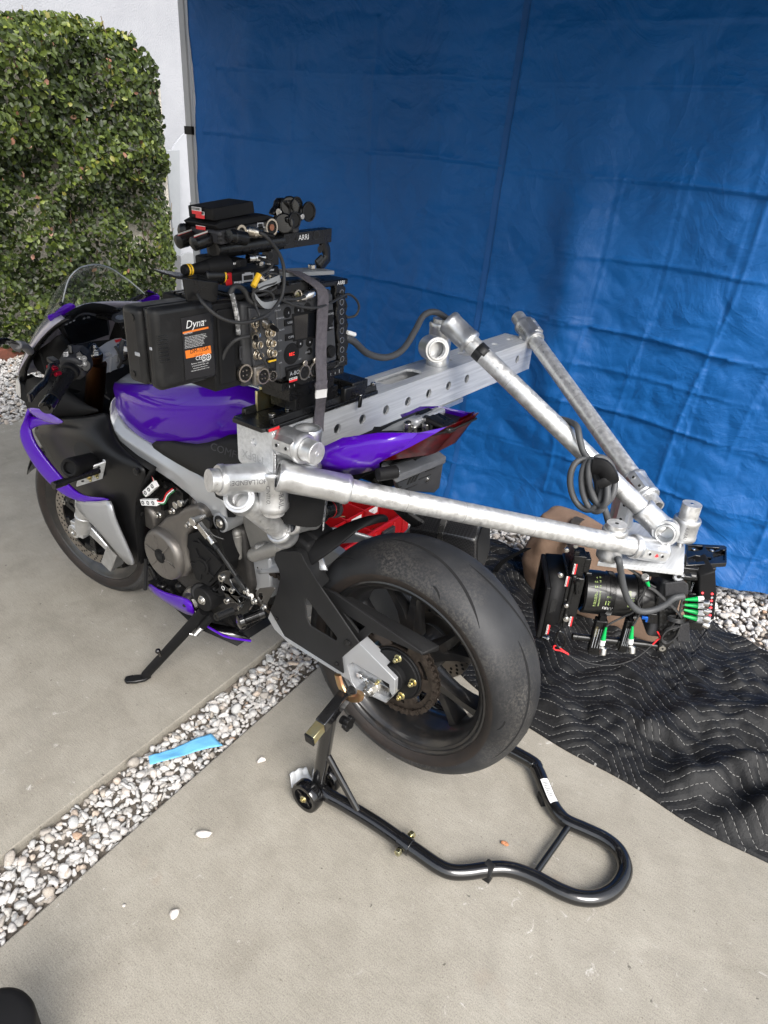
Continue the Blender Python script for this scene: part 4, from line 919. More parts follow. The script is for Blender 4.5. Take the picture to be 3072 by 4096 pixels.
# ---- engine and everything under the frame
m = MB(); m.prism([Vector(p) for p in ((.86,-.13,.34),(.90,-.13,.55),(.80,-.13,.66),(.62,-.13,.66),(.50,-.13,.62),(.47,-.13,.45),(.55,-.13,.33),(.72,-.13,.30))], (0,.245,0))
m.prism([Vector(p) for p in ((.98,-.11,.52),(1.0,-.11,.72),(.86,-.11,.80),(.76,-.11,.64),(.86,-.11,.5))], (0,.21,0)); eng = m.build('engine', mat('engine_dark', (.035,.033,.032), .5, .6, col2=(.07,.066,.062), nscale=14, bump=.3, bscale=120, bdist=.003), bike, bevel=.012, seg=3)
gear_c = V('G',748,585,y=.198)
m = MB(); RC = .0775
m.lathe([(-.085,RC+.004),(-.02,RC+.003),(-.008,RC),(0,RC-.006),(.0015,RC-.012),(.0003,RC-.016),(.0003,.001)], gear_c, AY, 72)
for k in range(6):
    a = R(12)+k*math.pi/3; d = Vector((math.cos(a),0,math.sin(a))); u = Vector((-d.z,0,d.x)); m.bx(gear_c+d*.043, d*.042, u*.0042, AY*.006)
cov = m.build('clutch_cover', MAGN, eng, ang=40)
m = MB(); m.cyl(gear_c-AY*.002, gear_c+AY*.003, .0215, n=36); m.cyl(gear_c+AY*.003, gear_c+AY*.0045, .016, n=30); m.cyl(gear_c+AY*.0045, gear_c+AY*.005, .007, n=6, mi=1); m.build('cover_plug', [BLACKM, HOLE_SHADE], cov, bevel=.0008)
m = MB(); m.text('aprilia', gear_c+Vector((-.025,.0012,-.006)), (-1,0,.02), (0,0,1), .0125, .0008); m.build('cover_lettering', LETE, cov)
m = MB(); rings = []
LOB = [[(668,560),(690,480),(722,420),(770,372),(832,352),(872,320),(948,300),(985,335),(990,395),(935,425),(885,470),(880,560),(905,660),(880,705),(800,715)]]
plateY(m, 'G', LOB[0], .178, .10)
m.cyl(V('G',940,330,y=.15), V('G',1000,300,y=.12), .03, n=24); m.cyl(V('G',700,470,y=.15)+Vector((.02,0,.05)), V('G',700,470,y=.15)+Vector((.02,-.08,.06)), .045, n=24)
m.build('engine_side_cover', MAGN, eng, bevel=.014, seg=4)
m = MB()
for (x,y) in ((815,338),(902,414),(985,440),(740,360)):
    p = V('G',x,y,y=.18); m.bolt(p-AY*.004, AY, .0062, .010)
for (x,y) in ((845,300),(870,290)):
    p = V('G',x,y,y=.17); m.cyl(p, p+AY*.01, .010)
m.build('cover_bolts', STEEL, eng, bevel=.0006)
# chain side cover (black) with raised ribs
m = MB(); plateY(m, 'G', [(856,462),(905,468),(1010,430),(1060,440),(1085,490),(1112,620),(1098,690),(1060,720),(1020,756),(945,715),(918,640),(908,560),(880,500)], .168, .12)
plateY(m, 'G', [(925,505),(985,520),(1040,560),(1088,640),(1015,735),(955,700),(930,620)], .174, .167)
p = V('G',985,640,y=.174); m.cyl(p-AY*.004, p+AY*.006, .026, n=30); m.cyl(p+AY*.006, p+AY*.008, .017, n=26)
for a in (60,130,200,285,350):
    d = Vector((math.cos(R(a)),0,math.sin(R(a)))); m.bx(p+d*.036+AY*.002, d*.03, d.cross(AY)*.004, AY*.004)
a, c_ = V('G',955,490,y=.174), V('G',1085,625,y=.174); m.bx((a+c_)/2, a-c_, (a-c_).normalized().cross(AY)*.006, AY*.006)
m.build('chain_side_cover', BLACKM, eng, bevel=.004, seg=3)
# rear casting / swingarm pivot in raw alloy
m = MB(); plateY(m, 'S', [(1110,610),(1150,640),(1270,1040),(1500,960),(1600,880),(1560,760),(1430,650),(1200,560)], .105, -.06)
plateY(m, 'S', [(1050,800),(1150,760),(1150,1020),(1090,1030)], .10, .06)
for (x0,y0,x1,y1,r_) in ((1290,1020,1600,930,.019),(1100,780,1125,1020,.014),(980,940,1060,980,.018),(1340,940,1410,930,.012)):
    m.cyl(V('S',x0,y0,y=.118), V('S',x1,y1,y=.112), r_, n=18); m.ell(V('S',x0,y0,y=.118), r_); m.ell(V('S',x1,y1,y=.112), r_)
m.build('frame_casting', ENGINE, bike, bevel=.006, seg=3)
# dark clutter between frame and engine: hoses, injectors, harness
CL = MB(); rc_ = random.Random(9)
for k in range(46):
    x, y = rc_.uniform(0,640), rc_.uniform(230,520); d_ = rc_.uniform(.06,.15)
    if y > 260+.62*x*1.0 and False: continue
    p = V('S', x, y, y=d_); q = p+Vector((rc_.uniform(-.05,.05), rc_.uniform(-.03,.03), rc_.uniform(-.03,.03)))
    if k%3 == 0: CL.cyl(p, q, rc_.uniform(.006,.013), n=12)
    elif k%3 == 1: CL.tube([p, p.lerp(q,.5)+Vector((0,rc_.uniform(0,.02),-.012)), q], rc_.uniform(.003,.006), n=8, sm=5)
    else: CL.bx(p, (rc_.uniform(.012,.03),0,rc_.uniform(-.01,.01)), (0,.02,0), (0,0,rc_.uniform(.012,.025)))
CL.build('engine_hoses', BLACKS, eng, bevel=.0015)
def connector(pts, y, n):
    a, c_ = V('S',*pts[0],y=y), V('S',*pts[1],y=y); m = MB(); d = c_-a; u = d.normalized().cross(AY)
    m.bx((a+c_)/2, d, AY*.012, u*.018, 0)
    for i in range(n): q = a.lerp(c_,(i+.5)/n)+AY*.006; m.cyl(q, q+AY*.002, .0058, n=14, hole=.0036, mi=1)
    m.build('wire_connector', [WHITEP, DARKG], eng, bevel=.0015)
connector([(90,345),(205,235)], .185, 3); connector([(55,435),(222,440)], .185, 3)
m = MB()
for j,(mi,o) in enumerate(((0,0),(1,.004),(2,-.004),(3,.008))):
    off = Vector((o,0,o*.6)); m.tube([V('S',130,130,y=.17)+off, V('S',165,170,y=.18)+off, V('S',195,235,y=.185)+off], .0017, n=6, mi=mi)
    m.tube([V('S',222,440,y=.185)+off, V('S',290,440,y=.18)+off, V('S',330,360,y=.16)+off, V('S',400,300,y=.14)+off], .0017, n=6, mi=mi)
    m.tube([V('S',95,345,y=.185)+off, V('S',40,350,y=.17)+off, V('S',10,400,y=.16)+off, V('S',55,435,y=.185)+off], .0017, n=6, mi=mi)
m.build('wires', [WHITEP, REDP, mat('green_wire',(.02,.15,.05),.5), BLACK], eng)

# ---- frame beam (silver, both sides)
FRO = [(738,905,.150),(728,985,.158),(745,1050,.163),(800,1120,.166),(905,1190,.166),(1010,1262,.166),(1150,1340,.165),(1270,1430,.162),(1370,1520,.158),(1420,1600,.152),(1440,1690,.148)]
FRM = [(700,960,.172),(698,1060,.180),(712,1130,.183),(775,1190,.185),(880,1262,.184),(985,1330,.182),(1120,1420,.178),(1225,1510,.172),(1320,1590,.166),(1390,1650,.160),(1432,1715,.156)]
FRI = [(690,1000,.163),(692,1120,.172),(708,1180,.174),(768,1258,.174),(850,1312,.174),(950,1372,.172),(1085,1462,.166),(1190,1545,.160),(1290,1640,.152),(1355,1690,.148),(1400,1745,.146)]
for s_ in (1,-1):
    a, b_, c_ = VY('B',FRO), VY('B',FRM), VY('B',FRI)
    if s_ < 0: a, b_, c_ = [mir(p) for p in a], [mir(p) for p in b_], [mir(p) for p in c_]
    m = MB(); rings = []
    for p, q, r_ in zip(a,b_,c_):
        inn = Vector((0,-.05*s_,0)); rings.append([p, q, r_, r_+inn, p+inn])
    m.loft(rings); fr = m.build('frame_beam', SILVER, bike, bevel=.004, seg=3, ang=30)
    pv = V('S',945,655,y=.15); pv = pv if s_ > 0 else mir(pv)
    m = MB(); m.cyl(pv-AY*.06*s_, pv+AY*.010*s_, .027, n=30); m.build('frame_pivot', SILVER, fr, bevel=.002)
    m = MB(); m.cyl(pv+AY*.010*s_, pv+AY*.0105*s_, .021, n=28, mi=1); m.hexa(pv+AY*.009*s_, pv+AY*.016*s_, .009); m.cyl(pv+AY*.008*s_, pv+AY*.012*s_, .013, n=20); m.build('pivot_bolt', [STEEL, HOLE_SHADE], fr)
# ---- tank
TC = [[(708,838,.125),(716,925,.150),(724,1005,.140)],[(780,842,.150),(770,955,.182),(772,1085,.162)],[(900,848,.165),(880,1000,.200),(860,1175,.166)],
      [(1100,856,.170),(1060,1040,.207),(945,1222,.166)],[(1300,860,.160),(1240,1060,.192),(1130,1204,.164)],[(1480,855,.135),(1420,1040,.170),(1260,1236,.158)],[(1570,850,.105),(1520,1000,.135),(1400,1180,.140)]]
def tank_half(s_):
    colz = []
    for cl in TC:
        p = [V('B',x,y,y=d) for x,y,d in cl]
        low = p[2]+Vector((0,-.03,-.035)); mid1 = (p[0]+p[1])/2+Vector((0,.010,.004)); mid2 = (p[1]+p[2])/2+Vector((0,.006,0))
        colz.append([p[0], mid1, p[1], mid2, p[2], low])
    # extend the tank to the rear, towards the seat
    last = colz[-1]; colz.append([q+Vector((-.07,-.045*(1-.1*i),-.03)) for i, q in enumerate(last)])
    front = [q+Vector((.012,-.04,-.004)) for q in colz[0]]; colz.insert(0, front)
    return [[(q if s_ > 0 else mir(q)) for q in c_] for c_ in colz]
tank = None
m = MB()
for s_ in (1,-1): m.grid(tank_half(s_))
tank = m.build('fuel_tank', PURPLE, bike, solid=.004, sub=2, ang=180)
th = tank_half(1); m = MB(); rows = []
for c_ in th:
    e = c_[0]; row = []
    for u in np.linspace(1,-1,13): row.append(Vector((e.x, e.y*u, e.z-.003+ .045*(1-u*u)*(1 if e.x < .99 else .6))))
    rows.append(row)
m.grid(rows); m.build('tank_top', SILVERT, tank, solid=.004, sub=1, ang=180)
# decal of darker purple shapes on the flank
# ---- seat, side covers
SEATM = mat('seat_vinyl', (.007,.007,.0075), .6, spec=.3, col2=(.010,.010,.0105), nscale=12, bump=.5, bscale=900, bdist=.0015)
m = MB()
UP = [(1020,1192,.160),(1130,1212,.168),(1245,1238,.172),(1400,1200,.155),(1512,1128,.135)]
MD = [(985,1215,.170),(1120,1250,.180),(1260,1290,.182),(1420,1290,.165),(1600,1270,.14)]
LO = [(938,1236,.172),(1130,1352,.182),(1290,1440,.182),(1440,1480,.170),(1640,1440,.15)]
m.grid([VY('B',UP),VY('B',MD),VY('B',LO)]); m.build('side_cover', GUARD, bike, solid=.006, sub=1, ang=60)
m = MB(); plateY(m, 'B', [(940,1240),(1130,1355),(1290,1442),(1445,1500),(1500,1560),(1480,1690),(1440,1690),(1425,1600),(1370,1515),(1270,1425),(1150,1335),(1010,1258)], .150, .145); m.build('side_cover_lower', BLACKM, bike, bevel=.003)
m = MB(); rows = []
st = [(.70,.13,.845,.88),(.60,.145,.865,.905),(.50,.15,.86,.895),(.40,.155,.87,.90),(.30,.15,.875,.91),(.20,.13,.89,.925)]
for x, hw, ze, zc in st:
    row = [Vector((x,hw*1.08,ze-.085)),Vector((x,hw*1.1,ze-.045)),Vector((x,hw,ze-.008))]+[Vector((x,hw*u,ze+(zc-ze)*(1-u*u))) for u in np.linspace(.8,-.8,7)]+[Vector((x,-hw,ze-.008)),Vector((x,-hw*1.1,ze-.045)),Vector((x,-hw*1.08,ze-.085))]
    rows.append([q-Vector((0,0,.055)) for q in row])
m.grid(rows); seat = m.build('seat', SEATM, bike, sub=2, ang=180)
a = V('B',1352,1250,y=.172); c_ = V('B',1560,1325,y=.150); m = MB(); ux = (c_-a).normalized(); nn = Vector((0,1,.25)).normalized(); uy = nn.cross(ux)
if uy.z < 0: uy = -uy
m.text('COMFORT-GEL', a+Vector((0,.012,0)), ux, uy, .026, .001); m.build('seat_lettering', DARKG, seat)
# ---- tail
TL = {}
up_ = [(640,440,.150),(690,425,.150),(790,378,.140),(985,350,.118),(1240,350,.090),(1412,312,.058),(1515,268,.030)]
md_ = [(640,500,.158),(700,490,.158),(800,465,.150),(985,435,.128),(1150,440,.098),(1330,400,.060),(1500,290,.028)]
lo2 = [(650,545,.150),(700,535,.150),(800,540,.142),(950,535,.118),(1005,525,.105),(1270,490,.060),(1340,470,.045)]
b2_ = [(655,575,.12),(720,600,.118),(800,608,.11),(900,588,.09),(1010,560,.07),(1200,505,.045),(1300,480,.035)]
for s_ in (1,-1):
    rws = [VY('D',r_) for r_ in (up_,md_,lo2,b2_)]
    if s_ < 0: rws = [[mir(p) for p in r_] for r_ in rws]
    m = MB(); m.grid([r_[:5] for r_ in rws]); tp = m.build('tail_panel', PURPLE, bike, solid=.004, ang=60)
    m = MB(); m.grid([r_[4:6] for r_ in rws[:1]]+[r_[4:6] for r_ in rws[1:2]]); 
    A0 = VY('D',[(1240,350,.091),(1330,330,.076),(1410,313,.060)]); A1 = VY('D',[(1100,452,.112),(1210,436,.092),(1340,330,.074)])
    poly = VY('D',[(985,351,.119),(1240,351,.091),(1412,313,.060),(1345,352,.074),(1200,430,.094),(1005,525,.106)])
    if s_ < 0: poly = [mir(p) for p in poly]
    m = MB(); m.prism(poly, (0,-.006*s_,0)); m.build('tail_flank', PURPLE, tp)
lens_poly = [(1005,525,.107),(1200,430,.0955),(1345,352,.0755),(1412,313,.0615),(1518,268,.030),(1345,470,.040),(1290,490,.045),(1270,488,.055)]
for s_ in (1,-1):
    P_ = VY('D',lens_poly); P_ = P_ if s_ > 0 else [mir(p) for p in P_]
    m = MB(); m.prism(P_, (0,-.012*s_,0)); m.build('tail_light', REDL, bike, bevel=.002)
P_ = VY('D',[(1518,268,.030),(1345,470,.040)]); m = MB(); m.add([P_[0],mir(P_[0]),mir(P_[1]),P_[1]], [(0,1,2,3)]); m.add([p+Vector((.01,0,0)) for p in (P_[0],mir(P_[0]),mir(P_[1]),P_[1])], [(3,2,1,0)]); m.build('tail_light', REDL, bike)
rws = [VY('D',r_) for r_ in (up_,b2_)]
m = MB(); m.grid([[p-Vector((0,.004,.012)) for p in rws[0]], [mir(p)-Vector((0,-.004,.012)) for p in rws[0]]]); m.build('tail_deck', BLACKM, bike, solid=.004)
m = MB(); m.grid([rws[1], [mir(p) for p in rws[1]]]); m.build('tail_undertray', BLACKM, bike, solid=.004)
m = MB(); zt = .955
plateY(m, 'D', [(1000,345),(1080,300),(1180,265),(1230,268),(1240,300),(1200,345)], .06, -.05); m.build('subframe', SILVER, bike, bevel=.006)
m = MB()
for (x,y,d_) in ((1180,300,.065),(1215,318,.055),(1290,268,.03),(1320,285,.03),(1290,305,.045)): p = V('D',x,y,y=d_); m.cyl(p-Vector((0,0,.02)), p+Vector((0,0,.005)), .009, n=16); m.cyl(p+Vector((0,0,.005)), p+Vector((0,0,.008)), .006, n=6, mi=1)
m.build('subframe_bolts', [STEEL, BLACKS], bike, bevel=.001)
m = MB(); m.bx(V('D',1340,275,y=.0), (.07,0,.012), (0,.05,0), (0,0,.02)); m.bx(V('D',1380,295,y=.04), (.06,0,.01), (0,.03,0), (0,0,.012)); m.build('seat_latch', BLACKS, bike, bevel=.004)
# number plate bracket
x_ = .065; pl0 = V('D',1250,560,x=x_); pln = Vector((-.88,0,-.47)).normalized(); pp_ = lambda cr,x,y: VN(cr,x,y,pl0,pln)
m = MB(); out = [pp_('D',1106,612),pp_('D',1400,500),pp_('D',1372,678),pp_('D',1335,715),pp_('D',1120,700)]
m.prism(out, -pln*.016); plb = None
pl = m.build('plate_bracket', mat('bracket_grey', (.048,.05,.054), .5, col2=(.06,.062,.066), nscale=25, bump=.15, bscale=400, bdist=.001), bike, bevel=.005, seg=3)
m = MB(); e0, e1 = pp_('D',1106,612), pp_('D',1400,500); m.prism([e0+Vector((-.004,.004,.004)), e1+Vector((-.004,-.004,.004)), e1+Vector((.040,-.004,.020)), e0+Vector((.040,.004,.020))], (0,0,-.018)); m.build('plate_hood', mat('worn_grey_plastic', (.06,.062,.066), .55, col2=(.09,.092,.098), nscale=25, bump=.2, bscale=300, bdist=.001), pl, bevel=.006, seg=3)
m = MB(); ed_ = (e1-e0).normalized(); dn_ = (pp_('D',1120,700)-e0); dn_.y = 0; dn_.normalize(); cn = e0.lerp(e1,.5)
for (t,w_,dz_) in ((.22,.055,.028),(.20,.05,.055),(.80,.05,.028),(.80,.06,.055),(.5,.10,.076)):
    c_ = e0.lerp(e1,t)+dn_*dz_; m.bx(c_+pln*.0008, ed_*w_, pln*.0016, dn_*.004)
for i in range(3):
    c_ = e0.lerp(e1,.42+.07*i)+dn_*.040; m.bx(c_+pln*.0008, ed_*.008, pln*.0016, dn_*.032+ed_*.010)
m.bx(e0.lerp(e1,.49)+dn_*.026+pln*.0008, ed_*.034, pln*.0016, dn_*.006); m.build('plate_painted_slots', HOLE_SHADE, pl)
m = MB()
for t,dz_ in ((.95,.075),(.9,.006)): p = e0.lerp(e1,t)+dn_*dz_; m.cyl(p, p+pln*.004, .007, n=18); m.cyl(p+pln*.004, p+pln*.0045, .003, n=6, mi=1)
m.build('plate_screws', [STEEL, HOLE_SHADE], pl)
m = MB(); m.tube([e0.lerp(e1,.55)+Vector((.02,0,.005)), e0.lerp(e1,.5)+Vector((.08,0,.03)), Vector((.18,0,.93))], .02, n=10, flat=.04); m.build('plate_arm', BLACKM, pl)
m = MB(); q = pp_('D',1060,610); m.cyl(q+Vector((.02,.01,0)), q+Vector((0,-.03,0)), .014, n=18); m.cyl(q+Vector((0,-.03,0)), q+Vector((-.004,-.034,0)), .008, n=16, mi=1); m.build('turn_signal', [BLACKM, STEEL], bike, bevel=.002)
# ---- exhaust can on the far side
ex0 = V('H',1240,130,y=-.22); exd = (V('H',1000,60,y=-.19)-ex0).normalized(); exd = Vector((.93,.10,-.12)).normalized()
u_ = exd.cross(Vector((0,0,1))).normalized(); w_ = u_.cross(exd)
hexs = [(-.052,-.03),(-.052,.035),(-.02,.07),(.035,.07),(.052,.03),(.052,-.04),(.015,-.075),(-.025,-.07)]
ec = V('H',1215,165,y=-.20)
m = MB(); m.loft([[ec+exd*t+u_*a*sc+w_*c_*sc for a,c_ in hexs] for t,sc in ((-.012,.90),(0,1.0),(.06,1.03),(.13,1.0),(.18,.72))]); exh = m.build('exhaust', bpy.data.materials['carbon'], bike, bevel=.004)
m = MB(); m.loft([[ec+exd*t+u_*a*1.06+w_*c_*1.06 for a,c_ in hexs] for t in (.075,.09)]); m.build('exhaust_strap', STEEL, exh)
m = MB(); m.loft([[ec+exd*t+u_*a*.75+w_*c_*.75 for a,c_ in hexs] for t in (-.014,-.0125)]); m.build('exhaust_painted_outlet', HOLE_SHADE, exh)
m = MB(); m.tube([ec+exd*.17, ec+exd*.26+Vector((0,.02,-.10)), Vector((.45,-.10,.36)), Vector((.8,0,.26))], .026, n=14); m.build('exhaust_pipe', STEEL, exh)
m = MB(); a = V('D',1150,830,y=-.14); c_ = V('D',1330,960,y=-.16); m.tube([a+Vector((.1,0,.06)), a, c_, c_+Vector((0,0,-.04))], .008, n=8, flat=.018); m.build('exhaust_bracket', BLACKS, bike)
CN, CL_, cb2 = nodes(CARBON); tcx = CN.new('ShaderNodeTexCoord'); ck = CN.new('ShaderNodeTexChecker'); ck.inputs['Scale'].default_value = 220; ck.inputs['Color1'].default_value = (.006,.006,.0065,1); ck.inputs['Color2'].default_value = (.028,.028,.03,1); CL_.new(tcx.outputs['Object'], ck.inputs['Vector']); CL_.new(ck.outputs['Color'], cb2.inputs['Base Color'])
# dark parts filling the space under the tail: shock, reservoir, battery box
m = MB(); m.box((.43,-.10,.66),(.54,.09,.80)); m.box((.20,-.07,.83),(.45,.07,.87)); m.cyl((.46,0,.50),(.40,0,.76),.028,n=20); m.build('rear_shock', BLACKM, bike, bevel=.01)
m = MB()
for k in range(7): z = .54+.03*k; m.tube([Vector((.46-.06*(z-.5)/.26+.034*math.cos(a), .034*math.sin(a), z+.03*a/6.283)) for a in np.linspace(0,6.283,14)], .005, n=6, sm=1)
m.build('shock_spring', RED, bike)
m = MB(); a, c_ = V('Q',600,240,y=.10), V('Q',715,215,y=.06); m.cyl(a, c_, .020, n=22); m.cyl(a, a+(a-c_)*.3, .015, n=20, mi=1); m.cyl(c_+(c_-a)*.05, c_+(c_-a)*.28, .024, n=20, mi=2)
m.cyl(a.lerp(c_,.75), a.lerp(c_,.82), .0206, n=22, mi=3); m.build('shock_reservoir', [BLACKS, STEEL, DARKG, RED], bike, bevel=.001)
m = MB(); a = V('Q',650,150,y=.12); m.bx(a, Vector((.09,-.12,.03)), (0,.004,-.004), (.0,0,.030)); m.build('info_sticker', mat('grey_sticker', (.30,.30,.30), .5, col2=(.05,.05,.05), nscale=130, nlo=.48, nhi=.54), bike)
# ---- fairing, left side black panel
FPAN = mat('fairing_black', (.0065,.0065,.007), .36, spec=.32, col2=(.0085,.0085,.009), nscale=7, bump=.12, bscale=700, bdist=.0008)
FG = [ # rows from the top edge to the bottom edge, columns from the nose to the frame
 [(215,1120,.215),(330,1062,.215),(470,1060,.205),(600,1048,.190),(692,1015,.172)],
 [(225,1165,.225),(350,1130,.235),(490,1120,.232),(610,1110,.215),(694,1100,.186)],
 [(270,1235,.222),(380,1225,.240),(520,1220,.245),(650,1225,.228),(735,1215,.192)],
 [(330,1350,.205),(430,1350,.228),(580,1340,.240),(740,1330,.225),(845,1320,.196)],
 [(400,1460,.180),(520,1480,.205),(660,1470,.222),(810,1430,.216),(948,1392,.198)],
 [(480,1560,.160),(600,1590,.190),(720,1570,.212),(820,1530,.208),(885,1500,.196)],
 [(560,1680,.140),(680,1720,.180),(760,1700,.200),(820,1660,.198),(852,1640,.190)],
 [(640,1800,.120),(740,1850,.165),(790,1840,.184),(835,1830,.184),(866,1825,.178)],
 [(720,1920,.110),(790,1955,.150),(830,1970,.168),(860,1982,.168),(888,1985,.164)]]
for s_ in (1,-1):
    rows = [[(p if s_ > 0 else mir(p)) for p in VY('B',r_)] for r_ in FG]
    m = MB(); m.grid(rows); fa = m.build('side_fairing', FPAN, bike, solid=.005, sub=2, ang=180)
    # inboard return along the frame and the engine opening
    m = MB(); e = [r_[-1] for r_ in rows]; m.grid([e, [p+Vector((.01,-.05*s_,0)) for p in e]]); m.build('fairing_return', BLACKM, fa, solid=.004)
    # upper inner cowl side between tank and nose
    UC = [[(190,655,.150),(330,590,.13),(350,640,.12)],[(150,790,.20),(300,800,.19),(430,880,.17)],[(150,960,.215),(330,930,.22),(560,1000,.19)],[(215,1120,.214),(430,1062,.205),(690,1015,.172)]]
    r2 = [[(p if s_ > 0 else mir(p)) for p in VY('B',r_)] for r_ in UC]
    m = MB(); m.grid([r2[1],r2[2],r2[3]]); m.build('inner_cowl', BLACKM, fa, solid=.004, sub=1, ang=180)
ctr = V('B',858,1402,y=.2145); m = MB(); m.cyl(ctr-AY*.004, ctr+AY*.002, .010, n=24); m.cyl(ctr+AY*.002, ctr+AY*.0028, .0065, n=6, mi=1); m.build('fairing_screw', [BLACKS, HOLE_SHADE], bike)
# near-black ellipsoid for the shaded opening round the frame slider
c0 = V('B',545,1330,y=.245); m = MB(); m.ell(c0+Vector((.02,-.012,.012)), (.06,.012,.045), n=24); m.build('slider_painted_opening', HOLE_SHADE, bike, ang=180)
# frame slider, aluminium bracket and black rod
slb = MB(); a = V('N',480,200,y=.335); b_ = V('N',760,120,y=.235); d = (b_-a).normalized()
sl = thing('mounting_bracket', 'small aluminium angle bracket with black rod bolted beside the front frame slider', 'bracket', V('N',740,320,y=.27))
m = MB(); m.cyl(a+d*.012, b_+d*.03, .026, .024, n=32); m.lathe([(.012,.026),(.004,.025),(0,.022),(.002,.016),(.022,.015),(.022,.0005)], a, d, 36); m.build('frame_slider', BLACKM, bike, ang=40)
br = [V('N',608,232,y=.292), V('N',900,130,y=.232), V('N',862,320,y=.232), V('N',568,412,y=.292)]
nn = (br[1]-br[0]).cross(br[3]-br[0]).normalized(); nn = nn if nn.dot(CLOC-br[0]) > 0 else -nn
m = MB(); m.prism(br, -nn*.006); top2 = [br[1], br[0].lerp(br[1],.02), br[0].lerp(br[1],.02)-nn*.02, br[1]-nn*.06+Vector((0,0,.01))]
m.prism([br[1],br[2],br[2]-nn*.05,br[1]-nn*.07], (br[0]-br[1]).normalized()*.006); m.build('angle_plate', ALU, sl, bevel=.0025)
m = MB()
def on(u,v): return br[0].lerp(br[1],u).lerp(br[3].lerp(br[2],u),v)
for u,v in ((.40,.50),(.66,.46)):
    p = on(u,v); m.cyl(p, p+nn*.003, .0085, n=16); m.hexa(p+nn*.003, p+nn*.010, .0078); m.cyl(p+nn*.01, p+nn*.020, .004, n=12)
m.build('lock_nuts', ZINC, sl, bevel=.0008)
m = MB()
for u,v in ((.20,.72),(.44,.72),(.70,.72),(.74,.18)): p = on(u,v); m.cyl(p-nn*.001, p+nn*.0005, .0042, n=14)
m.build('bracket_painted_holes', HOLE_SHADE, sl)
m = MB(); ra = V('N',312,395,y=.385); rb = on(.72,.22)+nn*.008; dd_ = (rb-ra).normalized(); m.cyl(ra, ra+dd_*.035, .0105, n=20); m.cyl(ra+dd_*.035, rb, .0085, n=20); m.build('rod', BLACKS, sl, bevel=.001)
# winglet blade, purple
def strip(name, A, Bv, th, m_, sub=1, par=bike, solid=None):
    a, c_ = VY('B',A), VY('B',Bv); m = MB(); m.grid([a,[(p+q)/2+Vector((0,.004,.002)) for p,q in zip(a,c_)],c_]); return m.build(name, m_, par, solid=th, sub=sub, ang=180)
W0 = [(186,1000,.262),(112,1148,.278),(165,1265,.272),(240,1390,.262),(345,1500,.245),(440,1565,.232),(540,1592,.222),(690,1590,.215)]
W1 = [(205,1022,.240),(190,1152,.262),(232,1238,.262),(310,1345,.252),(400,1450,.240),(470,1520,.230),(545,1562,.222),(690,1568,.216)]
wing = strip('winglet', W0, W1, .009, PURPLE, 2)
strip('winglet_top', [(186,995,.262),(260,1000,.258),(330,1040,.250),(406,1082,.246)], [(205,1030,.262),(250,1065,.256),(320,1090,.250),(398,1096,.248)], .007, mat('purple_painted_sheen', (.115,.045,.40), .25, coat=1), 2, wing)  # sheen of the purple put into a lighter base colour
strip('winglet_web', [(190,1040,.250),(240,1062,.248),(310,1088,.246),(390,1095,.242)], [(190,1150,.262),(215,1115,.252),(300,1096,.244),(380,1097,.238)], .006, PURPLE, 1, wing)
# silver lower deflector
LG = [[(468,1580,.205),(560,1590,.228),(640,1588,.236),(702,1572,.236)],[(492,1620,.205),(570,1645,.232),(650,1660,.244),(714,1655,.242)],[(510,1658,.203),(590,1720,.226),(680,1740,.236),(735,1718,.236)],[(610,1740,.196),(680,1830,.212),(750,1850,.222),(780,1815,.224)],[(790,1972,.190),(815,1985,.194),(840,1988,.197),(856,1988,.198)]]
m = MB(); m.grid([VY('B',r_) for r_ in LG]); m.build('lower_deflector', SILVER, bike, solid=.007, sub=1, ang=50)
# belly pan
BP = [[(690,733,.120),(742,775,.140),(820,800,.155),(918,821,.170)],[(687,752,.128),(745,800,.150),(830,840,.166),(924,872,.178)],[(684,768,.118),(752,822,.138),(850,885,.150),(950,932,.160)]]
m = MB(); m.grid([VY('G',r_) for r_ in BP]); bp_ = m.build('belly_pan', PURPLE, bike, solid=.005, sub=1, ang=60)
m = MB(); m.grid([VY('G',[(915,822,.168),(950,900,.150),(1010,955,.13),(1180,985,.085),(1248,1050,.07)]),VY('G',[(950,932,.160),(1000,968,.15),(1060,1005,.14),(1125,1034,.12),(1250,1054,.075)])]); m.build('belly_pan_tip', BLACKG, bp_, solid=.004)
m = MB(); e_ = VY('G',[(950,932,.161),(1000,969,.151),(1060,1006,.141),(1125,1036,.121),(1250,1056,.076)]); m.tube(e_, .0035, n=8); m.build('belly_pan_edge', PURPLE, bp_)
m = MB(); p = V('G',880,862,y=.172); m.ell(p, (.007,.003,.004), n=14); m.build('pan_painted_hole', HOLE_SHADE, bp_)
m = MB(); m.grid([[Vector((.95,.12,.26)),Vector((.70,.14,.22)),Vector((.56,.10,.20))],[Vector((.95,-.12,.26)),Vector((.70,-.14,.22)),Vector((.56,-.10,.20))]]); m.build('belly_pan_floor', BLACKM, bp_, solid=.004)
m = MB(); m.tube([V('G',668,600,y=.17), V('G',668,690,y=.175), V('G',664,772,y=.18)], .0055, n=10); m.build('drain_hose', RUBBER, bike)
# radiator
m = MB(); m.box((1.00,-.15,.42),(1.03,.13,.78)); m.build('radiator', mat('radiator_black', (.01,.01,.01), .6, bump=1, bscale=300, bdist=.004), bike, bevel=.004)

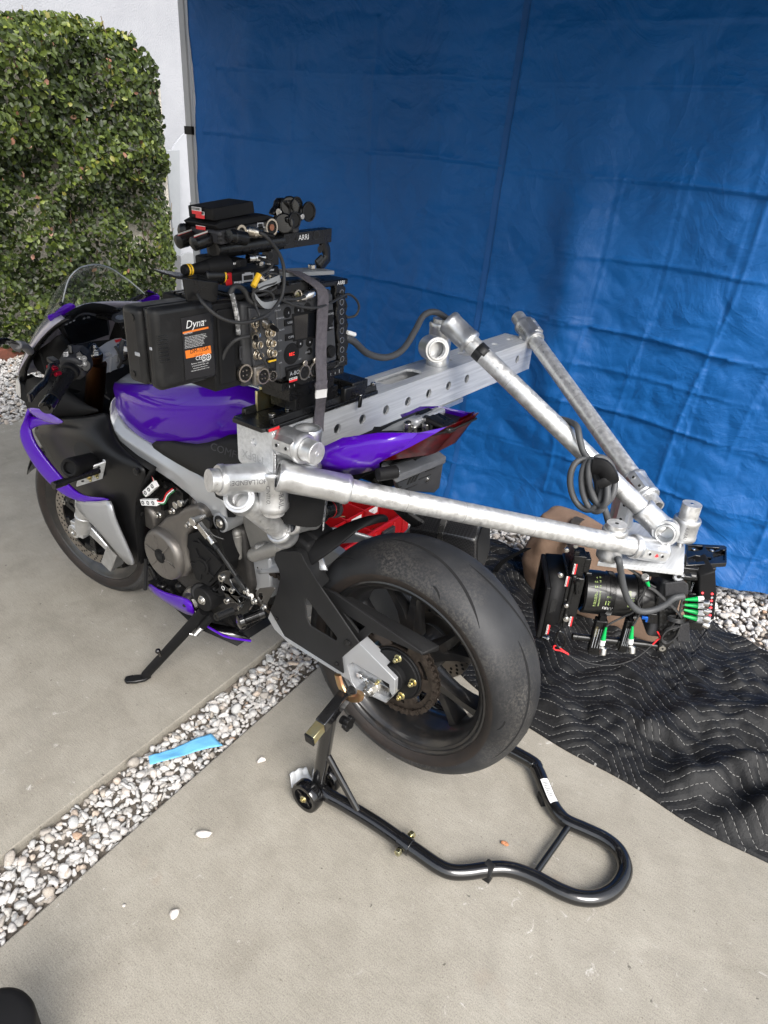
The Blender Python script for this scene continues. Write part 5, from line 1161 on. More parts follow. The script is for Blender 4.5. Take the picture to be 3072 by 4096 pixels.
# ---- cowl, nose, headlight, screen
NOSE = [(440,425,.150),(340,470,.172),(255,560,.190),(190,650,.200),(140,730,.205),(108,800,.205)]
NOSI = [(455,440,.140),(350,490,.158),(275,575,.172),(215,665,.182),(170,745,.190),(165,870,.196)]
for s_ in (1,-1):
    a = VY('B',NOSE); i_ = VY('B',NOSI)
    mk = (lambda p: p) if s_ > 0 else mir
    tipx = [1.36,1.40,1.43,1.455,1.47,1.47]; tipz = [1.04,1.0,.955,.91,.865,.82]
    rws = [[mk(p) for p in a]]
    for t in (.35,.7,1.0): rws.append([mk(Vector((p.x+(tx-p.x)*math.sin(t*math.pi/2), p.y*math.cos(t*math.pi/2*.98), p.z+(tz-p.z)*t))) for p,tx,tz in zip(a,tipx,tipz)])
    m = MB(); m.grid(rws); cw = m.build('nose_cowl', mat('cowl_lilac_paint', (.30,.28,.34), .25, coat=1, col2=(.32,.30,.36), nscale=5) if s_ > 0 else MATS['cowl_lilac_paint'], bike, solid=.006, sub=1, ang=180)
    m = MB(); m.grid([[mk(p) for p in a],[mk(p) for p in i_]]); m.build('cowl_edge', BLACKS, cw, solid=.006, sub=1, ang=60)
    # inner black liner
    inn = [mk(p) for p in i_]; m = MB(); m.grid([inn,[p+Vector((.10,-.05*s_,-.01)) for p in inn]]); m.build('cowl_liner', BLACKM, cw, solid=.004)
    # headlight corner under the cowl
    hp = [mk(p) for p in VY('B',[(100,815,.215),(170,868,.205),(330,905,.19),(420,930,.18),(330,960,.20),(160,965,.215),(112,930,.222)])]
    m = MB(); m.prism(hp, (.02,-.06*s_,0)); m.build('lower_cowl', BLACKM, cw, bevel=.008, seg=3)
    hp = [mk(p) for p in VY('B',[(97,818,.216),(118,814,.214),(128,860,.216),(135,948,.221),(118,935,.223),(95,900,.222)])]; m = MB(); m.prism(hp, (.03,-.02*s_,0)); m.build('headlight', mat('lens_grey', (.42,.41,.39), .2, coat=.6) if s_ > 0 else MATS['lens_grey'], cw, bevel=.006, seg=3)
# purple wing tops beside the screen
m = MB(); m.prism(VY('B',[(296,412,.17),(330,405,.165),(400,345,.15),(440,330,.14),(466,340,.135),(450,352,.14),(380,395,.15),(300,440,.168)]), (.006,-.012,-.01)); m.build('cowl_crest', PURPLE, bike, bevel=.004, seg=2)
SCR = bpy.data.materials.new('clear_screen'); SCR.use_nodes = True
N, L, b = nodes(SCR); tr_b = N.new('ShaderNodeBsdfTransparent'); tr_b.inputs[0].default_value = (.93,.95,.95,1); gl_b = N.new('ShaderNodeBsdfGlossy'); gl_b.inputs['Roughness'].default_value = .02
fz = N.new('ShaderNodeLayerWeight'); fz.inputs[0].default_value = .5; ms = N.new('ShaderNodeMixShader'); L.new(mth(N, L, 'ADD', mth(N, L, 'MULTIPLY', mth(N, L, 'POWER', fz.outputs['Facing'], 5.0), .5), .025), ms.inputs[0]); L.new(tr_b.outputs[0], ms.inputs[1]); L.new(gl_b.outputs[0], ms.inputs[2]); L.new(ms.outputs[0], N['Material Output'].inputs[0])
RIMP = [(392,345,.148),(412,255,.140),(438,178,.125),(495,118,.095),(560,97,.05),(625,92,.0),(700,115,-.05),(770,160,-.085),(840,212,-.115),(890,255,-.135),(922,285,-.148)]
rp = VY('B',RIMP); n_ = len(rp); bs = []
for i in range(n_):
    t = -1+2*i/(n_-1); bs.append(Vector((1.455-.20*abs(t)**2.2, .150*-t*1.0, .985+.02*(1-abs(t)))))
bs[0] = rp[0]+Vector((.01,0,-.012)); bs[-1] = rp[-1]+Vector((.01,0,-.012))
rows = []
for v in np.linspace(0,1,9):
    row = []
    for i in range(n_):
        q = bs[i].lerp(rp[i],v); q.z += .030*math.sin(v*math.pi)*(1-abs(-1+2*i/(n_-1))**2); row.append(q)
    rows.append(row)
m = MB(); m.grid(rows); sc_ = m.build('windscreen', SCR, bike, solid=.003, ang=180)
m = MB(); m.tube(rp, .0019, n=8, sm=5); m.build('screen_edge', mat('screen_edge', (.40,.42,.43), .12, coat=.6), sc_)
m = MB()
for p in (rp[0]+Vector((-.002,.004,.003)), rp[-1]+Vector((-.004,0,.002))): m.ell(p, .006, n=12)
m.build('screen_screws', BLACKS, sc_)
# right-hand cowl top (purple outside, black inside) and mirror stalk
m = MB(); P_ = VY('B',[(700,372,-.10),(730,352,-.12),(915,262,-.165),(938,250,-.17),(995,270,-.20),(1014,292,-.20),(900,320,-.17),(800,350,-.13)]); m.prism(P_, (.02,-.01,-.025)); rc2 = m.build('cowl_crest', PURPLE, bike, bevel=.004)
m = MB(); P_ = VY('B',[(735,358,-.118),(918,270,-.162),(985,285,-.192),(895,316,-.168),(800,345,-.13)]); m.prism([p+Vector((-.004,0,.003)) for p in P_], (-.003,0,.002)); m.build('crest_inner', BLACKM, rc2)
mr_c = V('B',0,575,y=.40); m = MB(); m.prism(VY('B',[(-60,560,.44),(40,550,.40),(75,560,.36),(110,575,.33),(140,600,.30),(120,605,.31),(60,585,.36),(0,600,.41),(-60,612,.44)]), (.03,0,-.01)); m.build('mirror', BLACKG, bike, bevel=.006, seg=3)
m = MB(); m.prism(VY('B',[(70,585,.355),(130,600,.31),(140,636,.29),(100,620,.32)]), (.015,0,-.01)); m.tube(VY('B',[(110,600,.315),(150,606,.26),(190,640,.205)]), .012, n=10); m.build('mirror_stalk', mat('mirror_stalk', (.25,.25,.26), .4), bike, bevel=.003)
# dashboard
DO = [(385,480,.115),(500,405,.05),(560,398,.02),(690,430,-.06),(700,500,-.09),(690,540,-.09),(520,598,.02),(445,600,.085),(400,520,.115)]
dp = VY('B',DO); nd = ((dp[3]-dp[0]).cross(dp[6]-dp[0])).normalized(); nd = nd if nd.dot(CLOC-dp[0]) > 0 else -nd
dctr = sum(dp,Vector())/len(dp); proj_ = lambda cr,x,y,o=0: VN(cr,x,y,dctr+nd*o,nd)
dsh = thing if False else None
m = MB(); m.prism([VN('B',x,y,dctr,nd) for x,y,_ in DO], -nd*.03); dash = m.build('dashboard', DARKG, bike, bevel=.004, seg=2)
m = MB(); m.prism([VN('B',x,y,dctr+nd*.001,nd) for x,y in ((402,484),(504,416),(558,408),(672,436),(688,534),(520,586),(452,590))], nd*.0012); m.build('dash_glass', GLASS, dash)
m = MB(); m.prism([VN('B',x,y,dctr+nd*.0026,nd) for x,y in ((468,478),(612,446),(660,528),(510,570))], nd*.0004); m.build('display', mat('display_off', (.004,.004,.006), .04, coat=1), dash)
m = MB(); t0, t1 = VN('B',522,438,dctr+nd*.0025,nd), VN('B',574,427,dctr+nd*.0025,nd); ux = (t1-t0).normalized(); uy = nd.cross(ux); uy = uy if uy.z > 0 else -uy
m.text('aprilia', t0, ux, uy, (t1-t0).length/2.75, .0004); 
for k in range(3): c_ = VN('B',420+24*k,470-12*k,dctr+nd*.0027,nd); m.bx(c_, ux*.007, uy*.005, nd*.0003)
m.build('dash_lettering', GREYP, dash)
# dash hood and dark dash surround
m = MB(); m.grid([VY('B',[(365,468,.14),(450,385,.10),(530,340,.05),(640,335,.0),(720,362,-.06),(790,380,-.12)]),VY('B',[(395,478,.118),(500,402,.052),(560,395,.02),(640,405,-.03),(700,430,-.07),(740,450,-.10)])]); m.build('dash_hood', BLACKM, bike, solid=.004, sub=1, ang=180)
m = MB(); m.grid([VY('B',[(205,640,.16),(330,585,.15),(390,500,.125)]),VY('B',[(210,720,.17),(380,690,.13),(450,610,.09)]),VY('B',[(260,800,.17),(420,800,.14),(520,700,.06)])]); m.build('dash_surround', BLACKM, bike, solid=.004, sub=1, ang=180)
m = MB(); m.grid([[Vector((1.30,.16,.93)),Vector((1.34,0,.93)),Vector((1.30,-.16,.93))],[Vector((1.24,.17,.80)),Vector((1.27,0,.80)),Vector((1.24,-.17,.80))],[Vector((1.10,.14,.66)),Vector((1.10,0,.66)),Vector((1.10,-.14,.66))]]); m.build('steering_shroud', HOLE_SHADE, bike, solid=.004)
# phone mount plate above the dash
m = MB(); PM = [(578,388),(640,362),(760,362),(800,372),(830,470),(700,430),(590,412)]
pm0 = V('B',690,400,y=-.04); pn = Vector((-.25,.25,1)).normalized()
m.prism([VN('B',x,y,pm0,pn) for x,y in PM], -pn*.009, [[VN('B',x,y,pm0,pn) for x,y in ((630,388),(665,374),(745,376),(765,384),(735,396),(650,400))]]); pm_ = m.build('phone_mount', BLACKS, bike, bevel=.002)
c_ = VN('B',762,432,pm0,pn); m = MB(); m.cyl(c_, c_+pn*.003, .026, n=36); m.build('mount_ring', DARKG, pm_, bevel=.001)
m = MB(); m.cyl(c_+pn*.003, c_+pn*.0038, .014, n=30); m.build('mount_badge', mat('badge_silver', (.45,.46,.48), .3, .8, col2=(.2,.22,.25), nscale=150), pm_)
m = MB(); m.tube([c_-pn*.008, c_-pn*.04+Vector((-.02,0,0)), Vector((1.06,-.03,.985))], .010, n=12); m.build('mount_arm', BLACKS, pm_)
# triple clamp
zt_ = V('B',590,650,y=.105); tcz = zt_.z; tn = sag(SAX).normalized()
def tc(x,y,o=0): return VN('T',x,y,zt_+tn*(o-.018),tn)
m = MB(); TO = [(760,590),(785,575),(830,590),(860,620),(930,575),(1010,520),(1085,485),(1150,478),(1200,500),(1210,560),(1180,620),(1050,660),(960,700),(900,712),(840,700),(800,640)]
m.prism([tc(x,y) for x,y in TO], -tn*.050, [[tc(x,y) for x,y in ((990,622),(1035,612),(1080,650),(1060,665),(1010,660))]]); tcl = m.build('triple_clamp', mat('clamp_silver_lifted', (.52,.53,.56), .36, .3, col2=(.57,.58,.61)), bike, bevel=.005, seg=3)  # silver lightened to make up for the shade the clamp sits in
m = MB(); m.prism([tc(x,y,.0) for x,y in TO], -tn*.055); 
m = MB(); m.prism([tc(x,y,.0005) for x,y in ((1086,500),(1150,486),(1160,500),(1098,524))], tn*.001); m.build('clamp_badge', REDP, tcl)
fk = zt_; m = MB(); m.cyl(fk-tn*.03, fk-tn*.002, .0265, n=30, mi=1); m.cyl(fk-tn*.002, fk+tn*.006, .022, n=28); m.hexa(fk+tn*.006, fk+tn*.016, .0155); m.cyl(fk+tn*.016, fk+tn*.024, .009, n=18); m.hexa(fk+tn*.020, fk+tn*.028, .0065); m.build('fork_cap', [STEEL, GOLD], tcl, bevel=.0012)
f2 = VN('T',1195,575,zt_,tn); m = MB(); m.cyl(f2-tn*.04, f2+tn*.004, .0265, n=30, mi=0); m.hexa(f2+tn*.004, f2+tn*.014, .0155); m.build('fork_cap', STEEL, tcl)
# clip-on bar, grip, switchgear, levers
g0 = V('T',435,1145,y=.365); g1 = V('T',660,800,y=.235); gd = (g1-g0).normalized()
m = MB(); m.cyl(g1-gd*.02, g1+gd*.11, .0115, n=18); m.bx(g1+gd*.105, gd*.05, (0,.05,0), (0,0,.03)); bar = m.build('clip_on_bar', BLACKS, bike, bevel=.004)
m = MB(); L1 = (g1-g0).length
m.lathe([(0,.0005),(0,.007),(.004,.008),(0,.0165),(.003,.0185),(.036,.0185),(.038,.0165),(.040,.0165)], g0, gd, 36); m.build('bar_end', BLACKG, bar, ang=40)
m = MB(); prof = [(.038,.0150),(.039,.0185),(.048,.0180),(.050,.0168)]
for k in range(22): s = .052+k*(L1-.062)/22; prof += [(s,.0166),(s+.0018,.0172),(s+.0034,.0166)]
prof += [(L1-.008,.017),(L1-.006,.023),(L1+.006,.024),(L1+.010,.022),(L1+.012,.014)]
m.lathe(prof, g0, gd, 32)
for k in range(9):
    for j in range(8):
        a = j*math.pi/4+(k%2)*.39; u, w = ortho(gd); c_ = g0+gd*(.058+k*.0125)+(u*math.cos(a)+w*math.sin(a))*.0168; m.bx(c_, gd*.006, (u*math.cos(a)+w*math.sin(a))*.0025, (gd.cross(u*math.cos(a)+w*math.sin(a)))*.003)
m.build('grip', RUBBER, bar, ang=40)
sc0 = g1+gd*.040; su, sw_ = ortho(gd); upv = Vector((0,0,1)); upv = (upv-gd*upv.dot(gd)).normalized(); sv = gd.cross(upv)
m = MB(); m.loft([[sc0+gd*t+upv*a*s1+sv*c_*s1 for a,c_ in ((.034,-.012),(.034,.016),(.022,.032),(-.020,.032),(-.034,.014),(-.034,-.016),(-.018,-.032),(.018,-.032))] for t,s1 in ((-.028,.80),(-.022,1),(.026,1.08),(.040,1.02),(.044,.9))]); swg = m.build('switch_housing', DARKG, bar, bevel=.004, seg=3)
def onsw(x,y,o): 
    n_ = (CLOC-sc0).normalized(); return VN('T',x,y,sc0+n_*o,n_)
nsw = (CLOC-sc0).normalized(); sx = (onsw(800,600,0)-onsw(700,600,0)).normalized(); sy = nsw.cross(sx)
m = MB(); m.prism([onsw(x,y,.034) for x,y in ((715,612),(765,600),(800,640),(870,720),(868,770),(840,800),(780,790),(740,740),(705,690))], -nsw*.03); m.build('switch_pad', BLACKS, swg, bevel=.004, seg=3)
m = MB()
for (x,y) in ((752,672),(796,672),(757,722),(800,722)): p = onsw(x,y,.0345); m.cyl(p-nsw*.004, p+nsw*.003, .0082, n=20)
m.build('buttons', BLACKG, swg, bevel=.001)
m = MB()
for (x,y) in ((752,675),(800,722)): p = onsw(x,y,.0380); m.add([p-sx*.0028-sy*.002, p+sx*.0028-sy*.002, p+sy*.0032], [(0,1,2)])
for (x,y) in ((796,675),(757,722)): p = onsw(x,y,.0380); m.bx(p, sx*.005, sy*.0012, nsw*.0002); m.bx(p+sx*.002+sy*.001, sx*.001, sy*.003, nsw*.0002)
p = onsw(622,632,.0375); 
for q,w_,h_ in ((Vector((0,0,0)),.012,.0015),(sy*.004,.009,.0015),(-sy*.0045,.011,.0018),(sx*.005+sy*.0015,.0018,.010)): m.bx(p+q, sx*w_, sy*h_, nsw*.0003)
m.build('switch_icons', WHITEP, swg)
m = MB(); p = onsw(668,585,.02); m.bx(p, sx*.011, sy*.024, nsw*.016); m.build('horn_paddle', BLACKS, swg, bevel=.003)
m = MB(); q0, q1, q2, q3 = V('T',530,745,y=.275), V('T',470,800,y=.31), V('T',420,900,y=.345), V('T',285,1040,y=.425)
m.tube([q0, q1.lerp(q0,.4)+Vector((.01,0,.004)), q1, q2, q2.lerp(q3,.5)+Vector((.004,0,0)), q3], lambda t: .0045+.0035*t, n=10, sm=5, flat=.0095); m.bx(q3, (q3-q2).normalized()*.016, (.011,0,0), (0,0,.020)); m.build('clutch_lever', BLACKS, bar, ang=60, bevel=.001)
m = MB(); m.tube([V('T',530,735,y=.27),V('T',470,775,y=.295),V('T',440,850,y=.32)], .005, n=8, flat=.008); m.build('lever_bracket', STEEL, bar)
m = MB()
for (x,y) in ((483,752),(518,772),(552,818)): p = V('T',x,y,y=.292); m.cyl(p-AY*.008+Vector((.004,0,0)), p+AY*.008, .0058, n=14)
m.build('lever_adjusters', mat('red_anodised', (.5,.01,.03), .3, .8), bar, bevel=.001)
m = MB(); p = V('T',505,695,y=.27); m.bx(p, (.03,0,.006), (0,.02,0), (0,0,.012)); m.build('mirror_block', BLACKS, bar, bevel=.003)
# right hand bar, seen only past the batteries
m = MB(); m.cyl(mir(g1)+Vector((0,.02,0)), mir(g0), .0165, n=20); m.build('clip_on_bar', RUBBER, bike)
m = MB()
for pts in ([(860,800),(930,880),(900,930),(960,920)],[(840,830),(890,850),(960,900),(1010,1000)],[(1090,560),(1130,620),(1150,700),(1120,760)],[(820,900),(880,960),(980,1020),(1040,1060)]):
    m.tube([V('T',x,y,y=.10-.01*i) for i,(x,y) in enumerate(pts)], .004, n=8)
m.tube([V('T',1170,500,y=.04),V('T',1150,560,y=.05),V('T',1145,640,y=.06),V('T',1165,690,y=.06)], .007, n=10); m.build('brake_hoses', CABLE, bike)
# ---- rearset, pegs, shifter, side stand
m = MB(); bk = [(880,1250),(905,1215),(960,1195),(1020,1195),(1030,1240),(1010,1290),(1060,1370),(1080,1390),(1140,1470),(1195,1480),(1230,1520),(1240,1600),(1200,1660),(1140,1640),(1090,1560),(1010,1560),(970,1500),(930,1380),(890,1310)]
plateY(m, 'S', bk, .196, .178, [[(1100,1500),(1150,1490),(1170,1530),(1130,1560)],[(940,1340),(985,1400),(960,1410),(935,1360)]]); rs = m.build('rearset_plate', BLACKG, bike, bevel=.004, seg=3)
m = MB(); plateY(m, 'S', [(795,1400),(890,1300),(930,1380),(960,1480),(900,1480),(830,1440)], .170, .15, [[(830,1395),(880,1340),(900,1380),(850,1420)]]); m.build('rearset_arm', BLACKM, rs, bevel=.004)
m = MB()
for (x,y,r_) in ((938,1275,.0115),(1052,1412,.009),(993,1528,.009),(1158,1618,.0135)):
    p = V('S',x,y,y=.196); m.cyl(p-AY*.002, p+AY*.006, r_, r_*.85, n=24); m.cyl(p+AY*.006, p+AY*.0065, r_*.45, n=6, mi=1)
m.build('rearset_bolts', [STEEL, HOLE_SHADE], rs, bevel=.0008)
m = MB(); p = V('S',948,1388,y=.1965); m.cyl(p, p+AY*.001, .0062, hole=.0052, n=24); m.build('rearset_badge', WHITEP, rs)
m = MB(); a, c_ = V('S',1390,1660,y=.20), V('S',1110,1770,y=.262); d = (c_-a).normalized(); prof = [(0,.013),(.01,.0135)]; Lp = (c_-a).length
for k in range(14): s = .012+k*(Lp-.03)/14; prof += [(s,.0135),(s+.0025,.0135),(s+.0032,.0115),(s+.0044,.0115),(s+.005,.0135)]
prof += [(Lp-.016,.015),(Lp-.013,.019),(Lp-.002,.019),(Lp,.016),(Lp,.0005)]
m.lathe(prof, a, d, 26); m.build('foot_peg', BLACKG, rs, ang=40)
m = MB(); a, c_ = V('S',1050,1640,y=.215), V('S',870,1710,y=.268); d = (c_-a).normalized(); Lp = (c_-a).length; prof = [(0,.009)]
for k in range(12): s = k*Lp/12; prof += [(s,.0095),(s+.003,.0105),(s+.0045,.0085)]
prof += [(Lp,.010),(Lp,.006),(Lp-.002,.0055),(Lp-.002,.0005)]; m.lathe(prof, a, d, 22); m.build('shift_peg', BLACKS, rs, ang=40)
m = MB(); plateY(m, 'S', [(1020,1640),(1100,1650),(1160,1590),(1210,1480),(1240,1500),(1235,1600),(1190,1690),(1120,1710),(1030,1670)], .206, .198); m.build('shift_lever', BLACKS, rs, bevel=.003)
m = MB(); plateY(m, 'S', [(1300,1440),(1345,1395),(1500,1375),(1522,1395),(1470,1480),(1430,1560),(1425,1600),(1380,1590),(1330,1530)], .192, .188, [[(1340,1450),(1375,1440),(1385,1500),(1360,1530),(1330,1490)]]); m.build('heel_guard', mat('dark_steel', (.13,.125,.12), .4, .9, rvar=.1), rs, bevel=.0015)
m = MB()
for (x,y) in ((1305,1530),(1408,1598),(1215,1415)): p = V('S',x,y,y=.194); m.bolt(p, AY, .006, .009)
m.build('heel_guard_bolts', STEEL, rs, bevel=.0005)
r0, r1 = V('S',850,895,y=.196), V('S',1200,1415,y=.196); d = (r1-r0).normalized()
m = MB(); m.cyl(r0, r0+d*.016, .0075, .009, n=6); m.cyl(r0+d*.016, r1-d*.04, .0062, n=16); m.cyl(r1-d*.045, r1-d*.004, .0078, n=6); m.build('shift_rod', BLACKS, rs, bevel=.0006)
m = MB(); s0, s1 = V('S',655,635,y=.196), V('S',830,870,y=.196); e = (s1-s0).normalized(); m.bx(s0.lerp(s1,.48), e*((s1-s0).length*.62), e.cross(AY)*.019, AY*.016); m.cyl(s0.lerp(s1,.72), s1+e*.008, .0085, n=12); m.hexa(s1, s1+e*.008, .0095)
m.cyl(s0-AY*.02, s0+AY*.012, .0095, n=18); m.cyl(s0+AY*.010, s0+AY*.016, .012, n=20); m.cyl(V('S',655,690,y=.186), V('S',655,690,y=.2), .010, hole=.005, n=18); m.cyl(V('S',745,590,y=.17), s0+AY*.0, .008, n=16)
m.build('shift_sensor', STEEL, rs, bevel=.001)
m = MB(); m.cyl(V('S',1255,1478,y=.186), V('S',1255,1478,y=.198), .0075, n=18); m.cyl(r1-d*.002, r1+d*.03, .0055, n=14); m.build('rod_end', ENGINE, rs, bevel=.001)
m = MB(); m.prism([V('S',x,y,y=.205) for x,y in ((700,640),(745,615),(790,650),(800,720),(780,745),(740,700))], (0,-.01,0)); m.tube([V('S',800,760,y=.20),V('S',850,810,y=.195),V('S',960,850,y=.18)], .0028, n=8); m.build('quickshifter', BLACKS, rs, bevel=.002)
# kick stand
k0 = V('S',740,1640,y=.165); k1 = V('G',668,1243,z=.022); kd = (k1-k0).normalized()
m = MB(); m.cyl(k0, k1, .0165, .0145, n=22); ks = m.build('side_stand', BLACKM, bike)
m = MB(); ft = [V('G',x,y,z=.012) for x,y in ((548,1283),(560,1264),(600,1256),(640,1254),(690,1240),(700,1262),(662,1284),(610,1294),(562,1296))]; m.prism(ft, (0,0,.011)); m.build('stand_foot', BLACKS, ks, bevel=.003)
m = MB(); p = V('G',748,1138,y=.235); u = Vector((.0,.5,.8)).normalized(); u = (V('G',730,1102,y=.25)-p).normalized(); m.cyl(p, p+u*.03, .0045, .0055, n=12); m.ell(p+u*.032, .0085, n=14); m.build('stand_tang', BLACKG, ks)
m = MB(); pv = V('S',728,1515,y=.185); m.cyl(pv-AY*.05, pv+AY*.004, .036, n=30); m.cyl(V('S',690,1430,y=.17), V('S',690,1430,y=.14), .026, n=24); m.build('stand_pivot', BLACKM, ks, bevel=.004)
m = MB(); m.hexa(pv+AY*.004, pv+AY*.012, .010); m.cyl(pv+AY*.002, pv+AY*.006, .014, n=20); m.build('pivot_bolt', STEEL, ks, bevel=.0008)
m = MB(); sa, sb = V('S',830,1690,y=.16), V('G',938,1022,y=.185); Ls = (sb-sa); u, w = ortho(Ls)
m.cyl(sa, sa+Ls*.55, .011, n=16, mi=1); m.tube([sa+Ls*(.5+.45*i/90)+(u*math.cos(i*.9)+w*math.sin(i*.9))*.008 for i in range(91)], .0018, n=6, sm=1); m.tube([sb-Ls*.05, sb, sb+Vector((.01,.01,.004))], .003, n=8); m.build('stand_spring', [STEEL, BLACKM], ks)
m = MB(); m.tube([V('S',560,1480,y=.12),V('S',600,1430,y=.13),V('S',680,1420,y=.14)], .018, n=14); m.cyl(V('S',625,1560,y=.14), V('S',600,1600,y=.12), .014, n=16); m.build('header_pipe', STEEL, eng)
m = MB()
for (x0,y0,x1,y1,r_) in ((260,1330,330,1500,.018),(120,1120,230,1330,.010),(330,1380,420,1500,.012),(450,1330,520,1420,.016)): m.cyl(V('S',x0,y0,y=.10), V('S',x1,y1,y=.09), r_, n=14)
m.box((.55,-.1,.24),(.95,.09,.33)); m.build('sump', BLACKS, eng, bevel=.008)
# ================================================================ ALUMINIUM RIG
rig = thing('tube_rig', 'silver aluminium beam and scuffed tube frame clamped across the motorcycle', 'rig', (.31,-.35,.9))
BX0, BX1, BY0, BY1, BZ0, BZ1 = .2545, .361, -.97, .232, .9, 1.0
def circ_pts(c, ux, uy, r, n=20): return [Vector(c)+Vector(ux)*(r*math.cos(2*math.pi*i/n))+Vector(uy)*(r*math.sin(2*math.pi*i/n)) for i in range(n)]
m = MB(); w = .007
side = [Vector((BX0,BY0,BZ0+w)),Vector((BX0,BY1,BZ0+w)),Vector((BX0,BY1,BZ1-w)),Vector((BX0,BY0,BZ1-w))]
hy = [V('D',x,y,x=BX0).y for x,y in ((755,280),(907,225),(1050,175),(1182,122),(1308,78),(1428,32))]+[V('E',x,y,x=BX0).y for x,y in ((292,390),(478,320),(560,290))]
hl = [circ_pts((BX0,y,.951),(0,1,0),(0,0,1),.0125) for y in hy]
m.prism(side, (w,0,0), hl)
m.prism([Vector((BX1,p.y,p.z)) for p in side], (-w,0,0))
slots = []
for (ya,yb) in ((-.19,-.36),(-.60,-.72)):
    xa, xb = .283, .335; slots.append([Vector((xa+.012,ya,BZ1)),Vector((xb-.012,ya,BZ1)),Vector((xb,ya-.012,BZ1)),Vector((xb,yb+.012,BZ1)),Vector((xb-.012,yb,BZ1)),Vector((xa+.012,yb,BZ1)),Vector((xa,yb+.012,BZ1)),Vector((xa,ya-.012,BZ1))])
for y in (-.52,-.80,-.90): slots.append(circ_pts((.308,y,BZ1),(1,0,0),(0,1,0),.011))
top = [Vector((BX0,BY0,BZ1)),Vector((BX1,BY0,BZ1)),Vector((BX1,BY1,BZ1)),Vector((BX0,BY1,BZ1))]
m.prism(top, (0,0,-w), slots); m.prism([Vector((p.x,p.y,BZ0)) for p in top], (0,0,w))
m.add([(BX0+w,BY0,BZ0+.03),(BX1-w,BY0,BZ0+.03),(BX1-w,BY1,BZ0+.03),(BX0+w,BY1,BZ0+.03)], [(0,1,2,3)])
beam = m.build('beam', ALU, rig, ang=30)
m = MB(); cr_ = .012; pl_ = []
for (cx_,cz_,a0) in ((BX1-cr_,BZ1-cr_,0),(BX0+cr_,BZ1-cr_,90),(BX0+cr_,BZ0+cr_,180),(BX1-cr_,BZ0+cr_,270)):
    for k in range(6): a = R(a0+18*k); pl_.append(Vector((cx_+cr_*math.cos(a),BY1,cz_+cr_*math.sin(a))))
m.prism(pl_, (0,.008,0), [circ_pts((.310,BY1,.962),(1,0,0),(0,0,1),.0085)]); m.bx((.31,BY1+.001,.962),(.02,0,0),(0,.001,0),(0,0,.02)); cap = m.build('end_cap', ALU, beam, bevel=.0025)
m = MB(); per = pl_+[pl_[0]]; dtot = 0
seg = [(per[i+1]-per[i]).length for i in range(len(per)-1)]; tt = sum(seg); nb = 110
for k in range(nb):
    s = tt*k/nb; i = 0
    while s > seg[i]: s -= seg[i]; i += 1
    p = per[i].lerp(per[i+1], s/seg[i]); m.ell(p+Vector((0,.0015,0)), (.0032,.0036,.0032), n=8, m=6)
m.build('weld_bead', CAST, cap, ang=180)
m = MB(); m.text('MBFX', (.282,BY1+.008,.935), (1,0,0), (0,0,-1), .026, .0007, align='LEFT'); m.build('cap_lettering', mat('engraved_grey', (.42,.43,.44), .6, .6), cap)
m = MB(); m.prism([Vector((.250,-.06,.8985)),Vector((.366,-.06,.8985)),Vector((.366,-.53,.8985)),Vector((.250,-.53,.8985))], (0,0,-.0125)); m.build('under_plate', CAST, beam, bevel=.0015)
RP = .0241
def ring_end(m, p, d, r): m.cyl(p, p+d*.012, r, hole=r*.80, n=32)
def sleeve(m, a, b_, r=.0315, lip=True, boss=None):
    a, b_ = Vector(a), Vector(b_); d = (b_-a).normalized(); L_ = (b_-a).length
    prof = [(0,RP+.001),(0,r*.97),(.004,r+.0015),(.012,r+.0015),(.016,r),(L_-.016,r),(L_-.012,r+.0015),(L_-.004,r+.0015),(L_,r*.97),(L_,RP+.001)]
    m.lathe(prof, a, d, 36)
    if boss:                                             # flat land with two set screws
        bo = Vector(boss); bo = (bo-d*bo.dot(d)).normalized(); c_ = (a+b_)/2; w_ = d.cross(bo)
        m.loft([[c_+d*(s_*L_*.36)+bo*(r*.72)+w_*.021, c_+d*(s_*L_*.36)+bo*(r*1.20)+w_*.011, c_+d*(s_*L_*.36)+bo*(r*1.20)-w_*.011, c_+d*(s_*L_*.36)+bo*(r*.72)-w_*.021] for s_ in (-1,1)])
        for s_ in (-.55,.55):
            q = c_+d*(s_*L_*.36)+bo*(r*1.20); m.cyl(q-bo*.001, q+bo*.0012, .0062, hole=.0042, n=16); m.cyl(q-bo*.001, q+bo*.0003, .0042, n=6, mi=1)
VIEW = lambda p: (CLOC-Vector(p)).normalized()
def pipe(name, a, b_, open_a=True, open_b=False, mat_=PIPE):
    a, b_ = Vector(a), Vector(b_); d = (b_-a).normalized(); m = MB(); n = 40; m.cyl(a, b_, RP, n=n, hole=RP-.0042); m.cyl(a.lerp(b_,.5)-d*.001, a.lerp(b_,.5), RP-.0045, n=20); return m.build(name, mat_, rig, ang=40)
MARKG = mat('marker_grey', (.24,.24,.24), .6, .5); RELIEF_SHADE = mat('relief_shade_grey', (.16,.16,.165), .5, .5)
